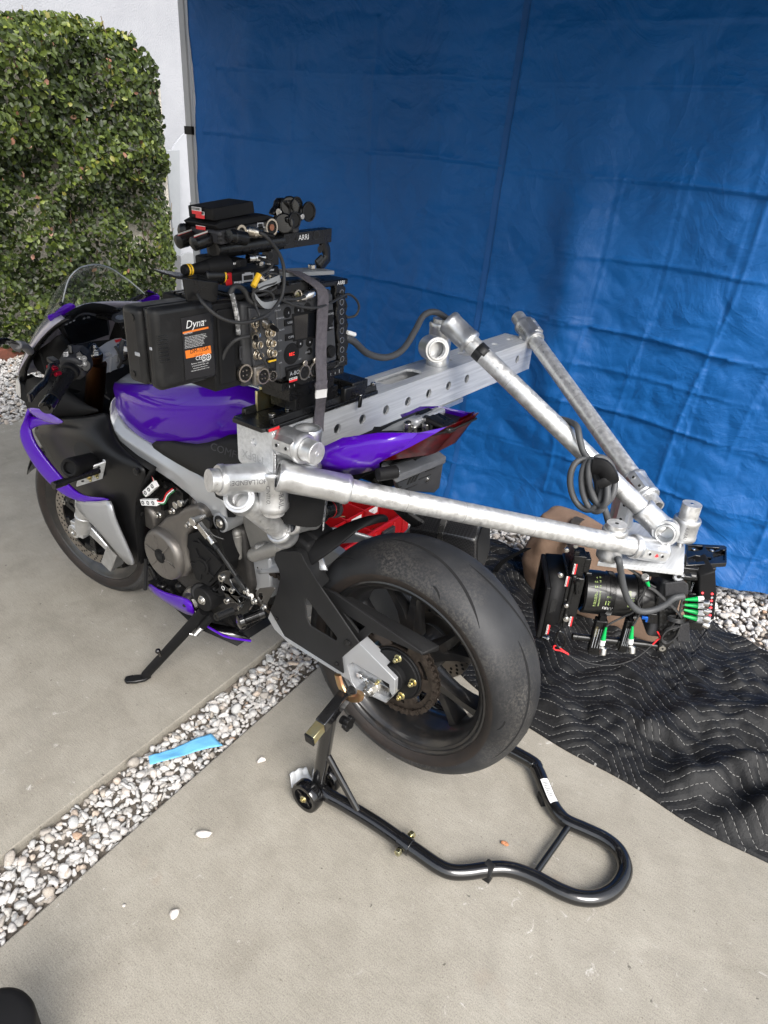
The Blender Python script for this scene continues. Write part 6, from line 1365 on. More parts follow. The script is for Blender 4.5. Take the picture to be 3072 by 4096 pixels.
# the three long tubes
T1a, T1b = V('D',405,608,x=.222), V('F',800,385,z=.69); T1d = (T1b-T1a).normalized()
T2a, T2b = V('E',205,128,y=-.42), V('E',1262,1150,z=.742); T2d = (T2b-T2a).normalized()
T3a, T3b = V('E',560,92,y=-1.02), V('E',1290,1105,z=.752); T3d = (T3b-T3a).normalized()
pipe('long_tube', T1a, T1b); pipe('long_tube', T2a, T2b); pipe('long_tube', T3a, T3b)
for (a, d, Ls) in ((T1a,T1d,(.28,.42,.6)),(T2a,T2d,(.22,.5,.62)),(T3a,T3d,(.2,.33,.46,.6))):
    for s in Ls: m = MB(); m.cyl(a+d*s, a+d*(s+.0009), RP+.0001, n=40, caps=False); m.build('pencil_mark', MARKG, rig)
def clamp(name, *parts, par=rig, extra=None):
    m = MB()
    for p in parts: sleeve(m, *p)
    if extra: extra(m)
    return m.build(name, [CAST, HOLE_SHADE], par, ang=40)
# near end group
stub0, stub1 = Vector((.2545,.212,.973)), Vector((.158,.212,.973))
vt, vb = Vector((.272,.224,.907)), Vector((.272,.224,.812))
st1 = stub0.lerp(stub1,.68)
k = clamp('clamp', (stub0, st1, .0315, True, Vector((0,.6,.1))), (Vector((.222,.172,1.0)), Vector((.222,.172,.905)), .030))
m = MB(); m.cyl(stub0+Vector((.02,0,0)), stub1, RP, n=36); m.cyl(stub1-Vector((.0006,0,0)), stub1+Vector((.006,0,0)), .006, hole=.0035, n=18, mi=1); m.build('short_tube', [PIPE, CAST], rig, bevel=.0015)
k = clamp('clamp', (vt, vb, .0325, True, None), (T1a-T1d*.004, T1a+T1d*.150, .0315, True, None))
m = MB(); m.cyl(vt+Vector((0,0,.0)), vb-Vector((0,0,.012)), RP, n=32); m.build('short_tube', PIPE, rig)
ha, hb = Vector((.318,.335,.903)), Vector((.287,.236,.886)); hd = (hb-ha).normalized()
rga, rgb = V('D',155,735,y=.300), V('D',430,958,y=.135); rd = (rgb-rga).normalized()
k = clamp('clamp', (ha, hb, .0315))
rv3 = (VIEW(rga)*.62-rd*.6).normalized(); m = MB(); m.cyl(rga-rv3*.05, rga-rv3*.006, .0335, hole=.0265, n=40); m.cyl(rga-rv3*.05, rga+rv3*.004, .0275, hole=.0215, n=40); m.cyl(rga-rv3*.046, rga-rv3*.044, .026, n=30); m.build('clamp_mouth', CAST, k, bevel=.0015)
def emb(m, st, p, ux, uy, size, o, r):
    pass
m = MB(); m.cyl(ha-hd*.020, hb, RP, n=36); m.build('short_tube', PIPE, rig, bevel=.001)
m = MB(); m.cyl(rga+rd*.03, rgb, RP, n=40, hole=RP-.0035); m.cyl(rga.lerp(rgb,.5)-rd*.001, rga.lerp(rgb,.5), RP-.004, n=20); m.build('short_tube', PIPE, rig, ang=40)
ba, bb_ = V('D',462,885,y=.150), V('D',612,850,y=.075); bd = (bb_-ba).normalized()
k = clamp('clamp', (rgb-rd*.03, rgb+rd*.02, .0315), (ba, bb_, .0315, True, VIEW(ba)))
m = MB(); m.cyl(bb_-bd*.01, bb_+bd*.030, .021, n=32); m.bolt(V('D',490,812,y=.115), Vector((0,.1,1)), .010, .014); m.bolt(V('D',625,815,y=.07), Vector((0,.3,1)), .009, .02); m.cyl(V('D',490,806,y=.115)-Vector((0,0,.002)), V('D',490,806,y=.115), .02, n=24); m.build('clamp_bolt', STEEL, rig, bevel=.001)
# wrap-around words, relief shading put in as a darker flat grey
def wrap_words(st, a, b_, r, ang0, size, flip=1, along=True):
    a, b_ = Vector(a), Vector(b_); d = (b_-a).normalized(); u = VIEW((a+b_)/2); u = (u-d*u.dot(d)).normalized(); w_ = d.cross(u); mid = (a+b_)/2
    def warp(x, y):
        if along: s, t = x*flip, -y*flip
        else: s, t = y*flip, -x*flip
        an = ang0+t/r; return mid+d*s+(u*math.cos(an)+w_*math.sin(an))*(r+.0011)
    m = MB(); m.text(st, (0,0,0), (1,0,0), (0,1,0), size, align='CENTER', warp=warp); return m
wrap_words('HOLLAENDER', ha, hb, .0315, .12, .0145, -1).build('clamp_lettering', RELIEF_SHADE, rig)
wrap_words('NU-RAIL', vt, vb, .0325, -.35, .017, 1).build('clamp_lettering', RELIEF_SHADE, rig)
wrap_words('CINTI.O.', vt, vb, .0325, .45, .012, 1).build('clamp_lettering', RELIEF_SHADE, rig)
# middle joint on the beam top
pj = Vector((.303,-.452,1.0)); pt_ = pj+Vector((0,0,.118))
tsl0, tsl1 = T2a-T2d*.012, T2a+T2d*.075
rz = V('E',133,266,x=.245); 
k = clamp('clamp', (pj+Vector((0,0,.118)), pj, .0315), (tsl0, tsl1, .0315))
m = MB(); m.cyl(pj, pt_+Vector((0,0,.010)), RP, n=32); m.cyl(pt_+Vector((0,0,.010)), pt_+Vector((0,0,.0105)), .005, n=14, mi=1); m.build('short_tube', [PIPE, HOLE_SHADE], rig, bevel=.001)
rv = (VIEW(rz)*.9+Vector((-.5,0,0))).normalized(); rv = Vector((-.78,.60,.12)).normalized()
m = MB(); m.cyl(rz-rv*.06, rz, .0335, hole=.0255, n=36); m.cyl(rz-rv*.012, rz+rv*.003, .027, hole=.020, n=36); m.cyl(rz-rv*.035, rz-rv*.03, .025, n=30); m.build('clamp_mouth', CAST, k, bevel=.0015)
# far joint
f0 = T3a+T3d*.045; k = clamp('clamp', (f0, f0+T3d*.10, .0315, True, Vector((-.3,-.2,.8))))
m = MB(); fc = f0+T3d*.05; m.cyl(fc, Vector((.30,BY0+.01,.955)), .026, n=28); m.build('clamp_arm', CAST, k, bevel=.002)
wrap_words('NU-RAIL', f0, f0+T3d*.10, .0315, .55, .014, 1).build('clamp_lettering', RELIEF_SHADE, rig)
# camera plate and lower joints
PZ = .65; OP = Vector((-.37,-.47,PZ)); PU = Vector((math.cos(R(30)),math.sin(R(30)),0)); PV = Vector((-PU.y,PU.x,0))
def plp(a, b_, z=0): return OP+PU*a+PV*b_+Vector((0,0,z))
pc = [V('F',555,482,z=PZ), V('F',1112,546,z=PZ), V('F',1121,372,z=PZ), V('F',1060,330,z=PZ), V('F',800,225,z=PZ), V('F',660,232,z=PZ), V('F',640,300,z=PZ)]
def inpoly(p):
    s = True
    for i in range(len(pc)):
        e = pc[(i+1)%len(pc)]-pc[i]; q = p-pc[i]
        if e.x*q.y-e.y*q.x > -.009: s = False
    return s
sgn = sum((pc[i].x*pc[(i+1)%len(pc)].y-pc[i].y*pc[(i+1)%len(pc)].x) for i in range(len(pc)))
if sgn > 0: pc = pc[::-1]
hh_ = []
e0_ = (V('F',1112,546,z=PZ)-V('F',555,482,z=PZ)).normalized(); e1_ = (V('F',1121,372,z=PZ)-V('F',1112,546,z=PZ)).normalized(); c00 = V('F',555,482,z=PZ)
for i in range(9):
    for j in range(6):
        p = c00+e0_*(.016+.0235*i)+e1_*(.013+.0235*j)
        if inpoly(p): hh_.append(circ_pts(p,(1,0,0),(0,1,0),.0042,12))
m = MB(); m.prism(pc, (0,0,-.0125), hh_); m.build('camera_plate', ALU, rig, bevel=.0015)
fp = V('F',622,455,z=PZ+.004); fpt = fp+Vector((0,0,.098))
ts0 = T1b-T1d*.012; ts1 = T1b+T1d*.085
k = clamp('clamp', (ts0, ts1, .0300, True, (VIEW(ts0)+Vector((0,0,-.25))).normalized()), (fp+Vector((0,0,.085)), fp, .030))
m = MB(); m.cyl(fp, fpt, RP, n=32); m.cyl(fpt, fpt+Vector((0,0,.0005)), .005, n=14, mi=1); m.build('short_tube', [PIPE, HOLE_SHADE], rig, bevel=.001)
rpst = V('F',1085,372,z=PZ+.002); k = clamp('clamp', (rpst+Vector((0,0,.082)), rpst+Vector((0,0,.02)), .0325), (T2b-T2d*.03, T2b+T2d*.045, .0310))
rt_ = rpst+Vector((0,0,.122)); m = MB(); m.cyl(rpst+Vector((0,0,.02)), rt_, RP, n=34); m.cyl(rpst-Vector((0,0,.002)), rpst+Vector((0,0,.02)), .008, n=18, mi=1); m.cyl(rt_, rt_+Vector((0,0,.0005)), .005, n=14, mi=1); m.build('short_tube', [PIPE, STEEL], rig, bevel=.001)
rq = V('F',990,305,z=.725); rv2 = VIEW(rq); rv2.z *= .45; rv2.normalize()
m = MB(); m.cyl(rq-rv2*.055, rq-rv2*.012, .0325, hole=.025, n=36); m.cyl(rq-rv2*.06, rq, RP, hole=RP-.004, n=36); m.cyl(rq-rv2*.05, rq-rv2*.048, RP, n=30); m.build('clamp_mouth', CAST, k, bevel=.001)
wrap_words('NU-RAIL', rpst+Vector((0,0,.082)), rpst+Vector((0,0,.02)), .0325, -.1, .012, 1).build('clamp_lettering', RELIEF_SHADE, rig)
bpst = V('F',695,232,z=PZ+.002); k = clamp('clamp', (bpst+Vector((0,0,.105)), bpst+Vector((0,0,.0)), .0325, True, VIEW(bpst)), (T3b-T3d*.115, T3b-T3d*.035, .0315, True, VIEW(T3b)))
m = MB()
for (cr,x,y,z_) in (('F',868,425,None),('F',865,272,None),('E',1052,1128,None)):
    pass
def dab(p, r=.006): 
    v = VIEW(p); u, w_ = ortho(v); mm = MB(); c_ = [p+(u*math.cos(a)*r*(1+.12*math.sin(3*a))+w_*math.sin(a)*r*.8) for a in np.linspace(0,6.28,14)[:-1]]; mm.prism(c_, v*.0006); return mm
bo = (VIEW(ts0)+Vector((0,0,-.25))).normalized(); bo = (bo-T1d*bo.dot(T1d)).normalized()
dab((ts0+ts1)/2+bo*.0362, .0055).build('paint_dab', REDP, rig); dab(bpst+Vector((0,0,.06))+VIEW(bpst)*.041, .0045).build('paint_dab', REDP, rig)
# black tape on the middle tube
m = MB(); m.cyl(T2a+T2d*.098, T2a+T2d*.122, RP+.0006, n=40, caps=False); m.build('tape_band', mat('black_tape', (.014,.014,.015), .5, bump=.2, bscale=200, bdist=.002), rig)
m = MB(); tv = VIEW(T2a); tv = (tv-T2d*tv.dot(T2d)).normalized(); tw_ = T2d.cross(tv); rows = []
for s in np.linspace(.098,.128,3): rows.append([T2a+T2d*s+(tv*math.cos(a)+tw_*math.sin(a))*(RP+.001) for a in np.linspace(-.9,.1,8)])
m.grid(rows); m.build('tape_band', MATS['black_tape'], rig, solid=.0006)
# pencil lines and scuffs: short dark scores round the near tube
m = MB(); rs_ = random.Random(2)
for (a,d,L0) in ((T1a,T1d,.85),(T2a,T2d,.85),(T3a,T3d,.9)):
    L_ = 1.0
    for i in range(80):
        s = rs_.uniform(.16,L0*.95); an = rs_.uniform(-1.5,1.5); u = VIEW(a+d*s); u = (u-d*u.dot(d)).normalized(); w_ = d.cross(u); l = rs_.uniform(.002,.007); sk = rs_.uniform(-.25,.25)
        if rs_.random() < .72: P_ = [a+d*(s+sk*l*t)+(u*math.cos(an+l/RP*t)+w_*math.sin(an+l/RP*t))*(RP+.0003) for t in (0,.5,1)]; wv = d*rs_.uniform(.0002,.0006)
        else: P_ = [a+d*(s+l*t)+(u*math.cos(an)+w_*math.sin(an))*(RP+.0003) for t in (0,.5,1)]; wv = w_*.0004
        m.grid([P_, [p+wv for p in P_]])
m.build('scratches', mat('scratch_dark', (.22,.22,.22), .6, .6), rig)
# ================================================================ DOVETAIL PLATE AND CAMERA BODY ON THE BEAM
XF = .235                                                # the camera's near side stands on this plane
def cf(x, y): return V('C', x, y, x=XF)
def zf(x, y, xx=XF): return V('Z', x, y, x=xx)
dvt = thing('dovetail_plate', 'black camera dovetail plate lying on the near end of the aluminium beam', 'camera plate', (.305,.08,1.0))
m = MB(); m.box((.2555,-.115,1.0005),(.3575,.252,1.010)); m.prism([Vector((.262,.262,1.010)),Vector((.350,.262,1.010)),Vector((.352,.2505,1.010)),Vector((.26,.2505,1.010))], (0,0,-.009))
m.build('base', BLACKS, dvt, bevel=.002)
for xa, xb in ((.258,.272),(.341,.355)):
    m = MB(); m.prism([Vector((xa,-.113,1.0102)),Vector((xb,-.113,1.0102)),Vector((xb-.003,-.113,1.024)),Vector((xa+.003,-.113,1.024))], (0,.345,0)); m.build('rail', BLACKS, dvt, bevel=.0015)
m = MB()
for y in (.19,.14,-.02,-.09): m.cyl((.306,y,1.0102),(.306,y,1.0135),.008,n=20)
m.cyl((.262,-.10,1.024),(.262,-.10,1.031),.006,n=14); m.build('plate_screw', STEEL, dvt, bevel=.0006)
m = MB(); m.bx((.2552,.235,1.0045),(.0005,0,0),(0,.03,0),(0,0,.006),0); m.build('asset_tag', [REDP], dvt)
m = MB(); m.box((.248,-.055,1.012),(.262,.02,1.044)); m.box((.250,-.065,1.026),(.345,-.01,1.050)); m.cyl((.247,-.03,1.018),(.239,-.03,1.018),.004,n=14,mi=1); m.build('lock_block', [BLACKS,STEEL], dvt, bevel=.0025)
m = MB(); m.bx((.240,-.026,1.006),(.006,0,0),(0,.010,0),(0,.004,-.028)); m.build('lock_lever', BLACKS, dvt, bevel=.002)

m = MB(); m.box((.340,.150,1.011),(.346,.200,1.056),0); m.cyl((.350,.175,1.03),(.350,.175,1.06),.007,n=16,mi=0); m.build('brass_stop', ZINC, dvt, bevel=.001)
camb = thing('cinema_camera', 'dark grey cinema camera body in a black cage on the beam', 'camera', (.30,.2,1.05))
m = MB(); m.box((.262,.03,1.022),(.335,.165,1.052)); m.box((.256,.05,1.052),(.335,.19,1.082)); m.box((.246,.03,1.082),(.345,.222,1.098)); m.box((.252,.04,1.098),(.34,.216,1.112)); 
for i in range(12): m.box((.2452,.045+.014*i,1.086),(.2462,.0462+.014*i,1.091+(.003 if i%4==0 else 0)),1)
m.build('base_plate', [BLACKS, GREYP], camb, bevel=.002)
bz0, bz1 = 1.118, 1.262
m = MB(); m.box((XF+.006,.080,1.113),(.375,.325,bz1+.004)); m.build('body', CAMG, camb, bevel=.008, seg=3)
# connector panel, left part of the near side
m = MB(); m.prism([cf(862,775),cf(900,1240),cf(1062,1232),cf(1030,775)], (.012,0,0)); m.prism([cf(1030,760),cf(1062,1232),cf(1090,1215),cf(1418,1105),cf(1392,690),cf(1270,690)], (.011,0,0)); face = m.build('side_panel', CAMG, camb, bevel=.003, seg=2)
NX = Vector((-1,0,0)); FU = Vector((0,-1,0)); FW = Vector((0,0,1))
m = MB(); sc_l = [(1142,830),(1280,803),(1290,950),(1150,978)]; m.prism([cf(x,y)+NX*.0012 for x,y in sc_l], NX*.0006); m.build('display', GLASS, face)
m = MB(); m.prism([cf(x,y) for x,y in ((1132,815),(1288,788),(1300,962),(1140,990))], NX*.0012); m.build('display_frame', BLACKM, face, bevel=.0006)
def btn(x, y, r, mi=0, h=.002): 
    p = cf(x,y); m = MB(); m.cyl(p, p+NX*.001, r*1.28, n=26); m.cyl(p+NX*.001, p+NX*h, r, n=26); return m.build('button', BLACKM, face, bevel=.0006)
for (x,y,r) in ((1104,805,.008),(1170,788,.008),(1230,776,.008),(1183,1000,.008),(1243,990,.008),(1245,1050,.006),(1130,1066,.0165),(1375,850,.008),(1365,895,.007)): btn(x,y,r)
def pill(x, y, w_, h_): p = cf(x,y); m = MB(); m.bx(p+NX*.001, FU*w_, FW*h_, NX*.0024); return m.build('button', BLACKM, face, bevel=.0008)
pill(1110,868,.022,.0125); pill(1115,960,.022,.0125); pill(1368,812,.020,.013); pill(1370,900,.018,.011)
m = MB(); p = cf(1130,1066)+NX*.0021; m.text('REC', p+FU*-.0085-FW*.003, FU, FW, .0085, .0003); m.build('rec_lettering', mat('red_glow_legend', (.6,.02,.02), .5, emit=(1,.05,.03,.6)), face)  # lettering given a red glow of its own in the material
m = MB()
for st, x, y, s in (('USER',1099,872,.0062),('CLIPS',1104,964,.0062),('HOME',1357,817,.0060),('MENU',1361,904,.005),('4',1102,810,.007),('LOCK',1212,1058,.005),('INT',1170,1100,.0045)):
    p = cf(x,y)+NX*.0026; m.text(st, p+FW*-.0015, FU, FW, s, .0003)
for (x,y) in ((1170,790),(1230,778),(1183,1002),(1243,992)): p = cf(x,y)+NX*.0023; m.bx(p, FU*.0025, FW*.0035, NX*.0003)
for st,x,y in (('SDI OUT',1022,800),('MONITOR',1034,850),('GENLOCK',1038,925),('TC IN',1042,990),('AUX',1046,1055),('LAN',1050,1130)):
    p = cf(x,y)+NX*.0005; m.text(st, p, FU, FW, .0042, .0003)
m.build('panel_lettering', GREYP, face)
m = MB(); p = cf(1372,1050); m.cyl(p, p+NX*.006, .013, n=32); m.cyl(p+NX*.006, p+NX*.0085, .011, n=32); m.build('dial', BLACKM, face, bevel=.0012)
BNC = mat('nickel', (.60,.55,.47), .27, 1, rvar=.08, nscale=60)
def bnc(m, x, y, r=.0072, L_=.013, xx=XF):
    p = V('C',x,y,x=xx); m.cyl(p, p+NX*.003, r*1.35, n=22); m.cyl(p+NX*.003, p+NX*L_, r, hole=r*.72, n=22); m.cyl(p+NX*.003, p+NX*L_*.8, r*.35, n=10); m.cyl(p+NX*.004, p+NX*.006, r*1.12, n=22)
for (x,y) in ((985,930),(990,995),(995,1057),(895,870),(905,1003),(910,1073)):
    m = MB(); bnc(m,x,y); m.build('bnc_socket', BNC, face, bevel=.0005)
def plug(name, x, y, dirv, L_=.030, xx=XF, par=None, boot=True):
    p = V('C',x,y,x=xx)-Vector(dirv).normalized()*.004; d = Vector(dirv).normalized(); m = MB(); prof = [(0,.007),(.001,.0086)]
    for k in range(6): s = .004+.0022*k; prof += [(s,.0088),(s+.0009,.0095),(s+.0018,.0088)]
    prof += [(.019,.0078),(.021,.0062),(.028,.0058),(.028,.0003)]
    m.lathe(prof, p+d*0, d, 26, mi=0)
    if boot: m.lathe([(.027,.0052),(.034,.0050),(.048,.0030),(.048,.0003)], p, d, 16, mi=1)
    return m.build(name, [BNC, BLACKM], par or camb, ang=30)
plug('bnc_plug', 968,872, (-1,.28,-.1), par=face); plug('bnc_plug', 905,940, (-.8,.75,-.05), par=face)
m = MB(); p = cf(925,1195); m.bx(p+NX*.004, FU*.036, FW*.036, NX*.010); m.build('din_block', MAGN, face, bevel=.003)
m = MB(); 
p = cf(925,1200)+NX*.009; m.cyl(p, p+NX*.004, .015, hole=.0125, n=30, mi=1); m.cyl(p-NX*.001, p+NX*.001, .0125, n=30, mi=0)
for k in range(4): a = k*math.pi/2+.8; m.cyl(p+(FU*math.cos(a)+FW*math.sin(a))*.0055, p+(FU*math.cos(a)+FW*math.sin(a))*.0055+NX*.004, .0014, n=8, mi=1)
m.build('din_socket', [BLACKM, BNC], face)
m = MB(); p = cf(1004,1205); m.cyl(p, p+NX*.005, .0105, hole=.0085, n=26, mi=1); m.cyl(p, p+NX*.002, .0085, n=24); 
for k in range(6): a = k*math.pi/3; q = p+(FU*math.cos(a)+FW*math.sin(a))*.0045+NX*.002; m.cyl(q, q+NX*.001, .001, n=8, mi=1)
m.build('remote_socket', [BLACKM, BNC], face)
m = MB(); p = cf(1002,1135); m.bx(p, FU*.024, FW*.026, NX*.004, 0); m.bx(p+NX*.002, FU*.016, FW*.012, NX*.001, 1); m.bx(p+NX*.003+FW*.008, FU*.020, FW*.003, NX*.003, 2); m.build('lan_socket', [BLACKM, HOLE_SHADE, YELLOW], face, bevel=.0006)
# audio box
m = MB(); m.prism([cf(1090,1170),cf(1095,1230),cf(1160,1262),cf(1282,1210),cf(1280,1120),cf(1170,1135)], NX*.010); m.prism([cf(1088,1150),cf(1090,1180),cf(1290,1120),cf(1288,1095)], NX*.006); ab = m.build('audio_box', BLACKM, camb, bevel=.003)
for (x,y,n_) in ((1187,1176,'1'),(1252,1158,'2')):
    m = MB(); p = cf(x,y)+NX*.010; m.cyl(p, p+NX*.003, .0155, hole=.0128, n=32); m.cyl(p, p+NX*.0012, .0128, n=30, mi=1)
    for k in range(3): a = k*2.094+1.57; q = p+(FU*math.cos(a)+FW*math.sin(a))*.006+NX*.0013; m.cyl(q, q+NX*.0004, .002, n=10, mi=2)
    m.build('audio_socket', [BNC, BLACKM, HOLE_SHADE], ab); m = MB(); m.cyl(p+FW*.019, p+FW*.019+NX*.005, .0065, n=18); m.build('latch', BNC, ab, bevel=.0008)
m = MB(); m.text('A-BOX', cf(1096,1200)+NX*.0105, FU, FW, .0115, .0003); m.text('1', cf(1165,1226)+NX*.0105, FU, FW, .007, .0003); m.text('2', cf(1213,1210)+NX*.0105, FU, FW, .007, .0003); m.build('box_lettering', GREYP, ab)
def asset(par, p, ux, uy, n, w_=.017, h_=.0075):
    m = MB(); p = Vector(p); ux, uy, n = Vector(ux).normalized(), Vector(uy).normalized(), Vector(n).normalized()
    m.bx(p+uy*h_*.25, ux*w_, uy*h_*.5, n*.0005, 0); m.bx(p-uy*h_*.25, ux*w_, uy*h_*.5, n*.0005, 1)
    rr = random.Random(int(p.x*9999)); x = -w_*.46
    while x < w_*.44: bw = rr.choice((.0005,.0008,.0012)); m.bx(p+ux*(x+bw/2)+uy*h_*.26+n*.0004, ux*bw, uy*h_*.38, n*.0003, 2); x += bw+rr.choice((.0006,.001))
    return m.build('asset_tag', [WHITEP, REDP, LABEL], par)
asset(ab, cf(1118,1222)+NX*.0103, FU, FW, NX, .022, .008)
# rear module with battery plate
m = MB(); m.box((.240,.330,1.120),(.37,.392,1.272)); m.box((.236,.345,1.13),(.243,.382,1.262)); md = m.build('rear_module', BLACKM, camb, bevel=.006, seg=3)
m = MB()
for k in range(7): z = 1.262+.0035*k*.0; m.box((.25+.016*k,.335,1.2705),(.26+.016*k,.385,1.2755))
m.build('vent_ribs', BLACKS, md, bevel=.001)
m = MB(); p = V('C',828,1186,x=.236); m.cyl(p, p+NX*.006, .0165, hole=.0135, n=32); m.cyl(p, p+NX*.0015, .0135, n=30, mi=1)
for k in range(4): a = k*math.pi/2+.8; q = p+(FU*math.cos(a)+FW*math.sin(a))*.006; m.cyl(q+NX*.001, q+NX*.004, .0014, n=8)
m.build('power_socket', [BNC, BLACKM], md)
m = MB(); p = V('C',812,1062,x=.236); m.bx(p, FU*.007, FW*.024, NX*.002, 0); m.bx(p+NX*.001, FU*.003, FW*.018, NX*.0008, 1); m.build('side_port', [DARKG, HOLE_SHADE], md)
# tilted black accessory bracket over the batteries
m = MB(); m.prism([zf(0,770,.25),zf(75,795,.25),zf(110,1000,.25),zf(130,1080,.25),zf(395,1080,.25),zf(418,825,.25)], (.004,0,0)); m.prism([zf(0,770,.25),zf(418,825,.25),zf(410,850,.25),zf(40,800,.25)], (.06,0,.004)); m.build('accessory_bracket', BLACKS, camb, bevel=.002)
# cage: top plate, front handgrip comb, top handle
m = MB(); m.box((.25,.02,bz1+.006),(.37,.33,bz1+.018)); cg = m.build('cage_top', BLACKS, camb, bevel=.003)
m = MB(); m.bx(zf(1130,880,.235)+Vector((.01,0,0)), (.02,0,0),(0,.15,0),(0,0,.022)); m.build('cage_side', BLACKS, cg, bevel=.004)
cb0 = [(1400,600),(1450,610),(1478,650),(1470,700),(1490,760),(1478,820),(1494,880),(1480,940),(1496,1000),(1482,1060),(1490,1110),(1478,1140),(1400,1180),(1395,1160),(1440,1120),(1425,1060),(1432,1000),(1418,940),(1428,880),(1410,820),(1422,760),(1405,700),(1412,660)]
m = MB(); m.prism([V('C',x,y,x=.250) for x,y in cb0], (.016,0,0)); cmb = m.build('cage_comb', BLACKS, camb, bevel=.003)
m = MB()
for k in range(8):
    p = V('C',1448+.3*k,680+60*k,x=.250); m.cyl(p+NX*.0006, p-NX*.001, .0055, n=18, mi=0); m.cyl(p+NX*.0008, p-NX*.001, .0065, hole=.0055, n=18, mi=1)
    q = V('C',1425,708+60*k,x=.250); m.cyl(q+NX*.0006, q-NX*.001, .003, n=12, mi=0)
    q = V('C',1478,708+60*k,x=.250); m.cyl(q+NX*.0006, q-NX*.001, .003, n=12, mi=0)
m.build('comb_painted_holes', [HOLE_SHADE, STEEL], cmb)
m = MB(); m.text('ARRI', V('C',1420,632,x=.2495), FU, FW, .011, .0008); m.build('cage_lettering', WHITEP, cmb)
XH = .300
hA, hB = V('Z',360,520,x=XH), V('Z',1440,375,x=XH)
m = MB(); hd_ = (hB-hA).normalized(); ctrd = hA.lerp(hB,.27); m.cyl(hA+hd_*.004, hA.lerp(hB,.55), .0155, n=30); m.cyl(hA, hA+hd_*.006, .017, n=30); m.cyl(hA-hd_*.0003, hA+hd_*.001, .010, n=24, mi=1)
m.bx(hA.lerp(hB,.77), hd_*((hB-hA).length*.46), (.026,0,0), (0,0,.026)); hnd = m.build('top_handle', [BLACKS, HOLE_SHADE], camb, bevel=.004, seg=3)
for (xa,ya,xb,yb,nm) in ((905,500,905,660,0),(1400,440,1360,690,1)):
    m = MB(); a, c_ = V('Z',xa,ya,x=XH), V('Z',xb,yb,x=XH); 
    if nm: mid = V('Z',1440,600,x=XH); m.tube([a, a.lerp(mid,.5)+Vector((0,-.004,0)), mid, c_], .006, n=8, sm=1, flat=.013); m.tube([mid+Vector((0,.012,-.0)), V('Z',1340,665,x=XH)], .004, n=8, sm=1, flat=.012)
    else: m.bx((a+c_)/2, (0,.020,0), (.026,0,0), c_-a)
    m.build('handle_post', BLACKS, hnd, bevel=.002)
m = MB()
for (x,y,r) in ((1060,425,.0075),(1340,380,.0075),(1155,410,.004),(1250,402,.004),(905,575,.0065),(1375,515,.006),(1035,440,.003),(1085,440,.003),(1060,460,.003),(1320,405,.003),(1370,398,.003),(1020,458,.003),(1095,400,.003)):
    p = V('Z',x,y,x=XH-.0132); m.cyl(p+NX*.0006, p-NX*.001, r, n=18, mi=0); m.cyl(p+NX*.0008, p-NX*.001, r*1.15, hole=r, n=18, mi=1)
m.build('handle_painted_holes', [HOLE_SHADE, DARKG], hnd)
m = MB(); m.text('ARRI', V('Z',1170,432,x=XH-.0138), hd_, Vector((0,0,1)), .014, .0004); m.build('handle_lettering', WHITEP, hnd)
m = MB(); a, c_ = V('Z',960,720,x=.29), V('Z',1425,700,x=.29); m.bx((a+c_)/2+Vector((0,0,-.004)), c_-a, (.05,0,0), (0,0,.008)); m.build('handle_base', GREYB, hnd, bevel=.001)
m = MB()
for (x,y) in ((1300,672),(810,640),(885,655)): p = V('Z',x,y,x=.29); m.cyl(p-FW*.006, p+FW*.003, .008, n=20)
m.build('handle_screws', STEEL, hnd, bevel=.001)
# swivel clamp on the handle
m = MB(); m.cyl(V('Z',1120,360,x=XH), V('Z',1120,290,x=XH), .011, n=20, mi=1)
def blob(pts, x0, x1): m.prism([V('Z',x,y,x=x0) for x,y in pts], (x1-x0,0,0))
blob([(985,60),(1010,32),(1050,30),(1100,60),(1110,100),(1070,150),(1060,200),(1080,260),(1050,315),(1000,325),(960,290),(955,240),(990,200),(935,190),(945,150),(975,110)], .315,.330)
blob([(1060,60),(1130,42),(1185,70),(1195,130),(1150,170),(1135,205),(1100,250),(1080,300),(1050,330),(1010,310),(1050,260),(1090,200),(1090,130),(1075,100)], .280,.295)
m.cyl(V('Z',1090,110,x=.282), V('Z',1090,110,x=.33), .018, n=28); m.cyl(V('Z',1035,270,x=.275), V('Z',1035,270,x=.335), .018, n=24)
blob([(1060,215),(1100,190),(1150,195),(1190,165),(1200,125),(1235,105),(1285,112),(1305,150),(1290,200),(1240,215),(1210,250),(1170,235),(1150,280),(1100,290),(1065,260)], .268,.276)
sc2 = m.build('swivel_clamp', [BLACKS, DARKG], hnd, bevel=.003, seg=2)
m = MB()
for (x,y,r,xx) in ((1265,158,.0145,.268),(1130,240,.0125,.268),(1150,95,.012,.280)):
    p = V('Z',x,y,x=xx-.0006); m.cyl(p+NX*.001, p-NX*.001, r, n=26, mi=0); m.cyl(p+NX*.003, p-NX*.001, r*1.22, hole=r, n=26, mi=2)
p = V('Z',1200,203,x=.267); m.cyl(p, p+NX*.003, .005, n=16, mi=1); p = V('Z',1018,165,x=.30); m.cyl(p-FU*.01, p+FU*.008, .007, n=16, mi=1)
m.build('clamp_rings', [HOLE_SHADE, STEEL, BLACKS], sc2, bevel=.0004)
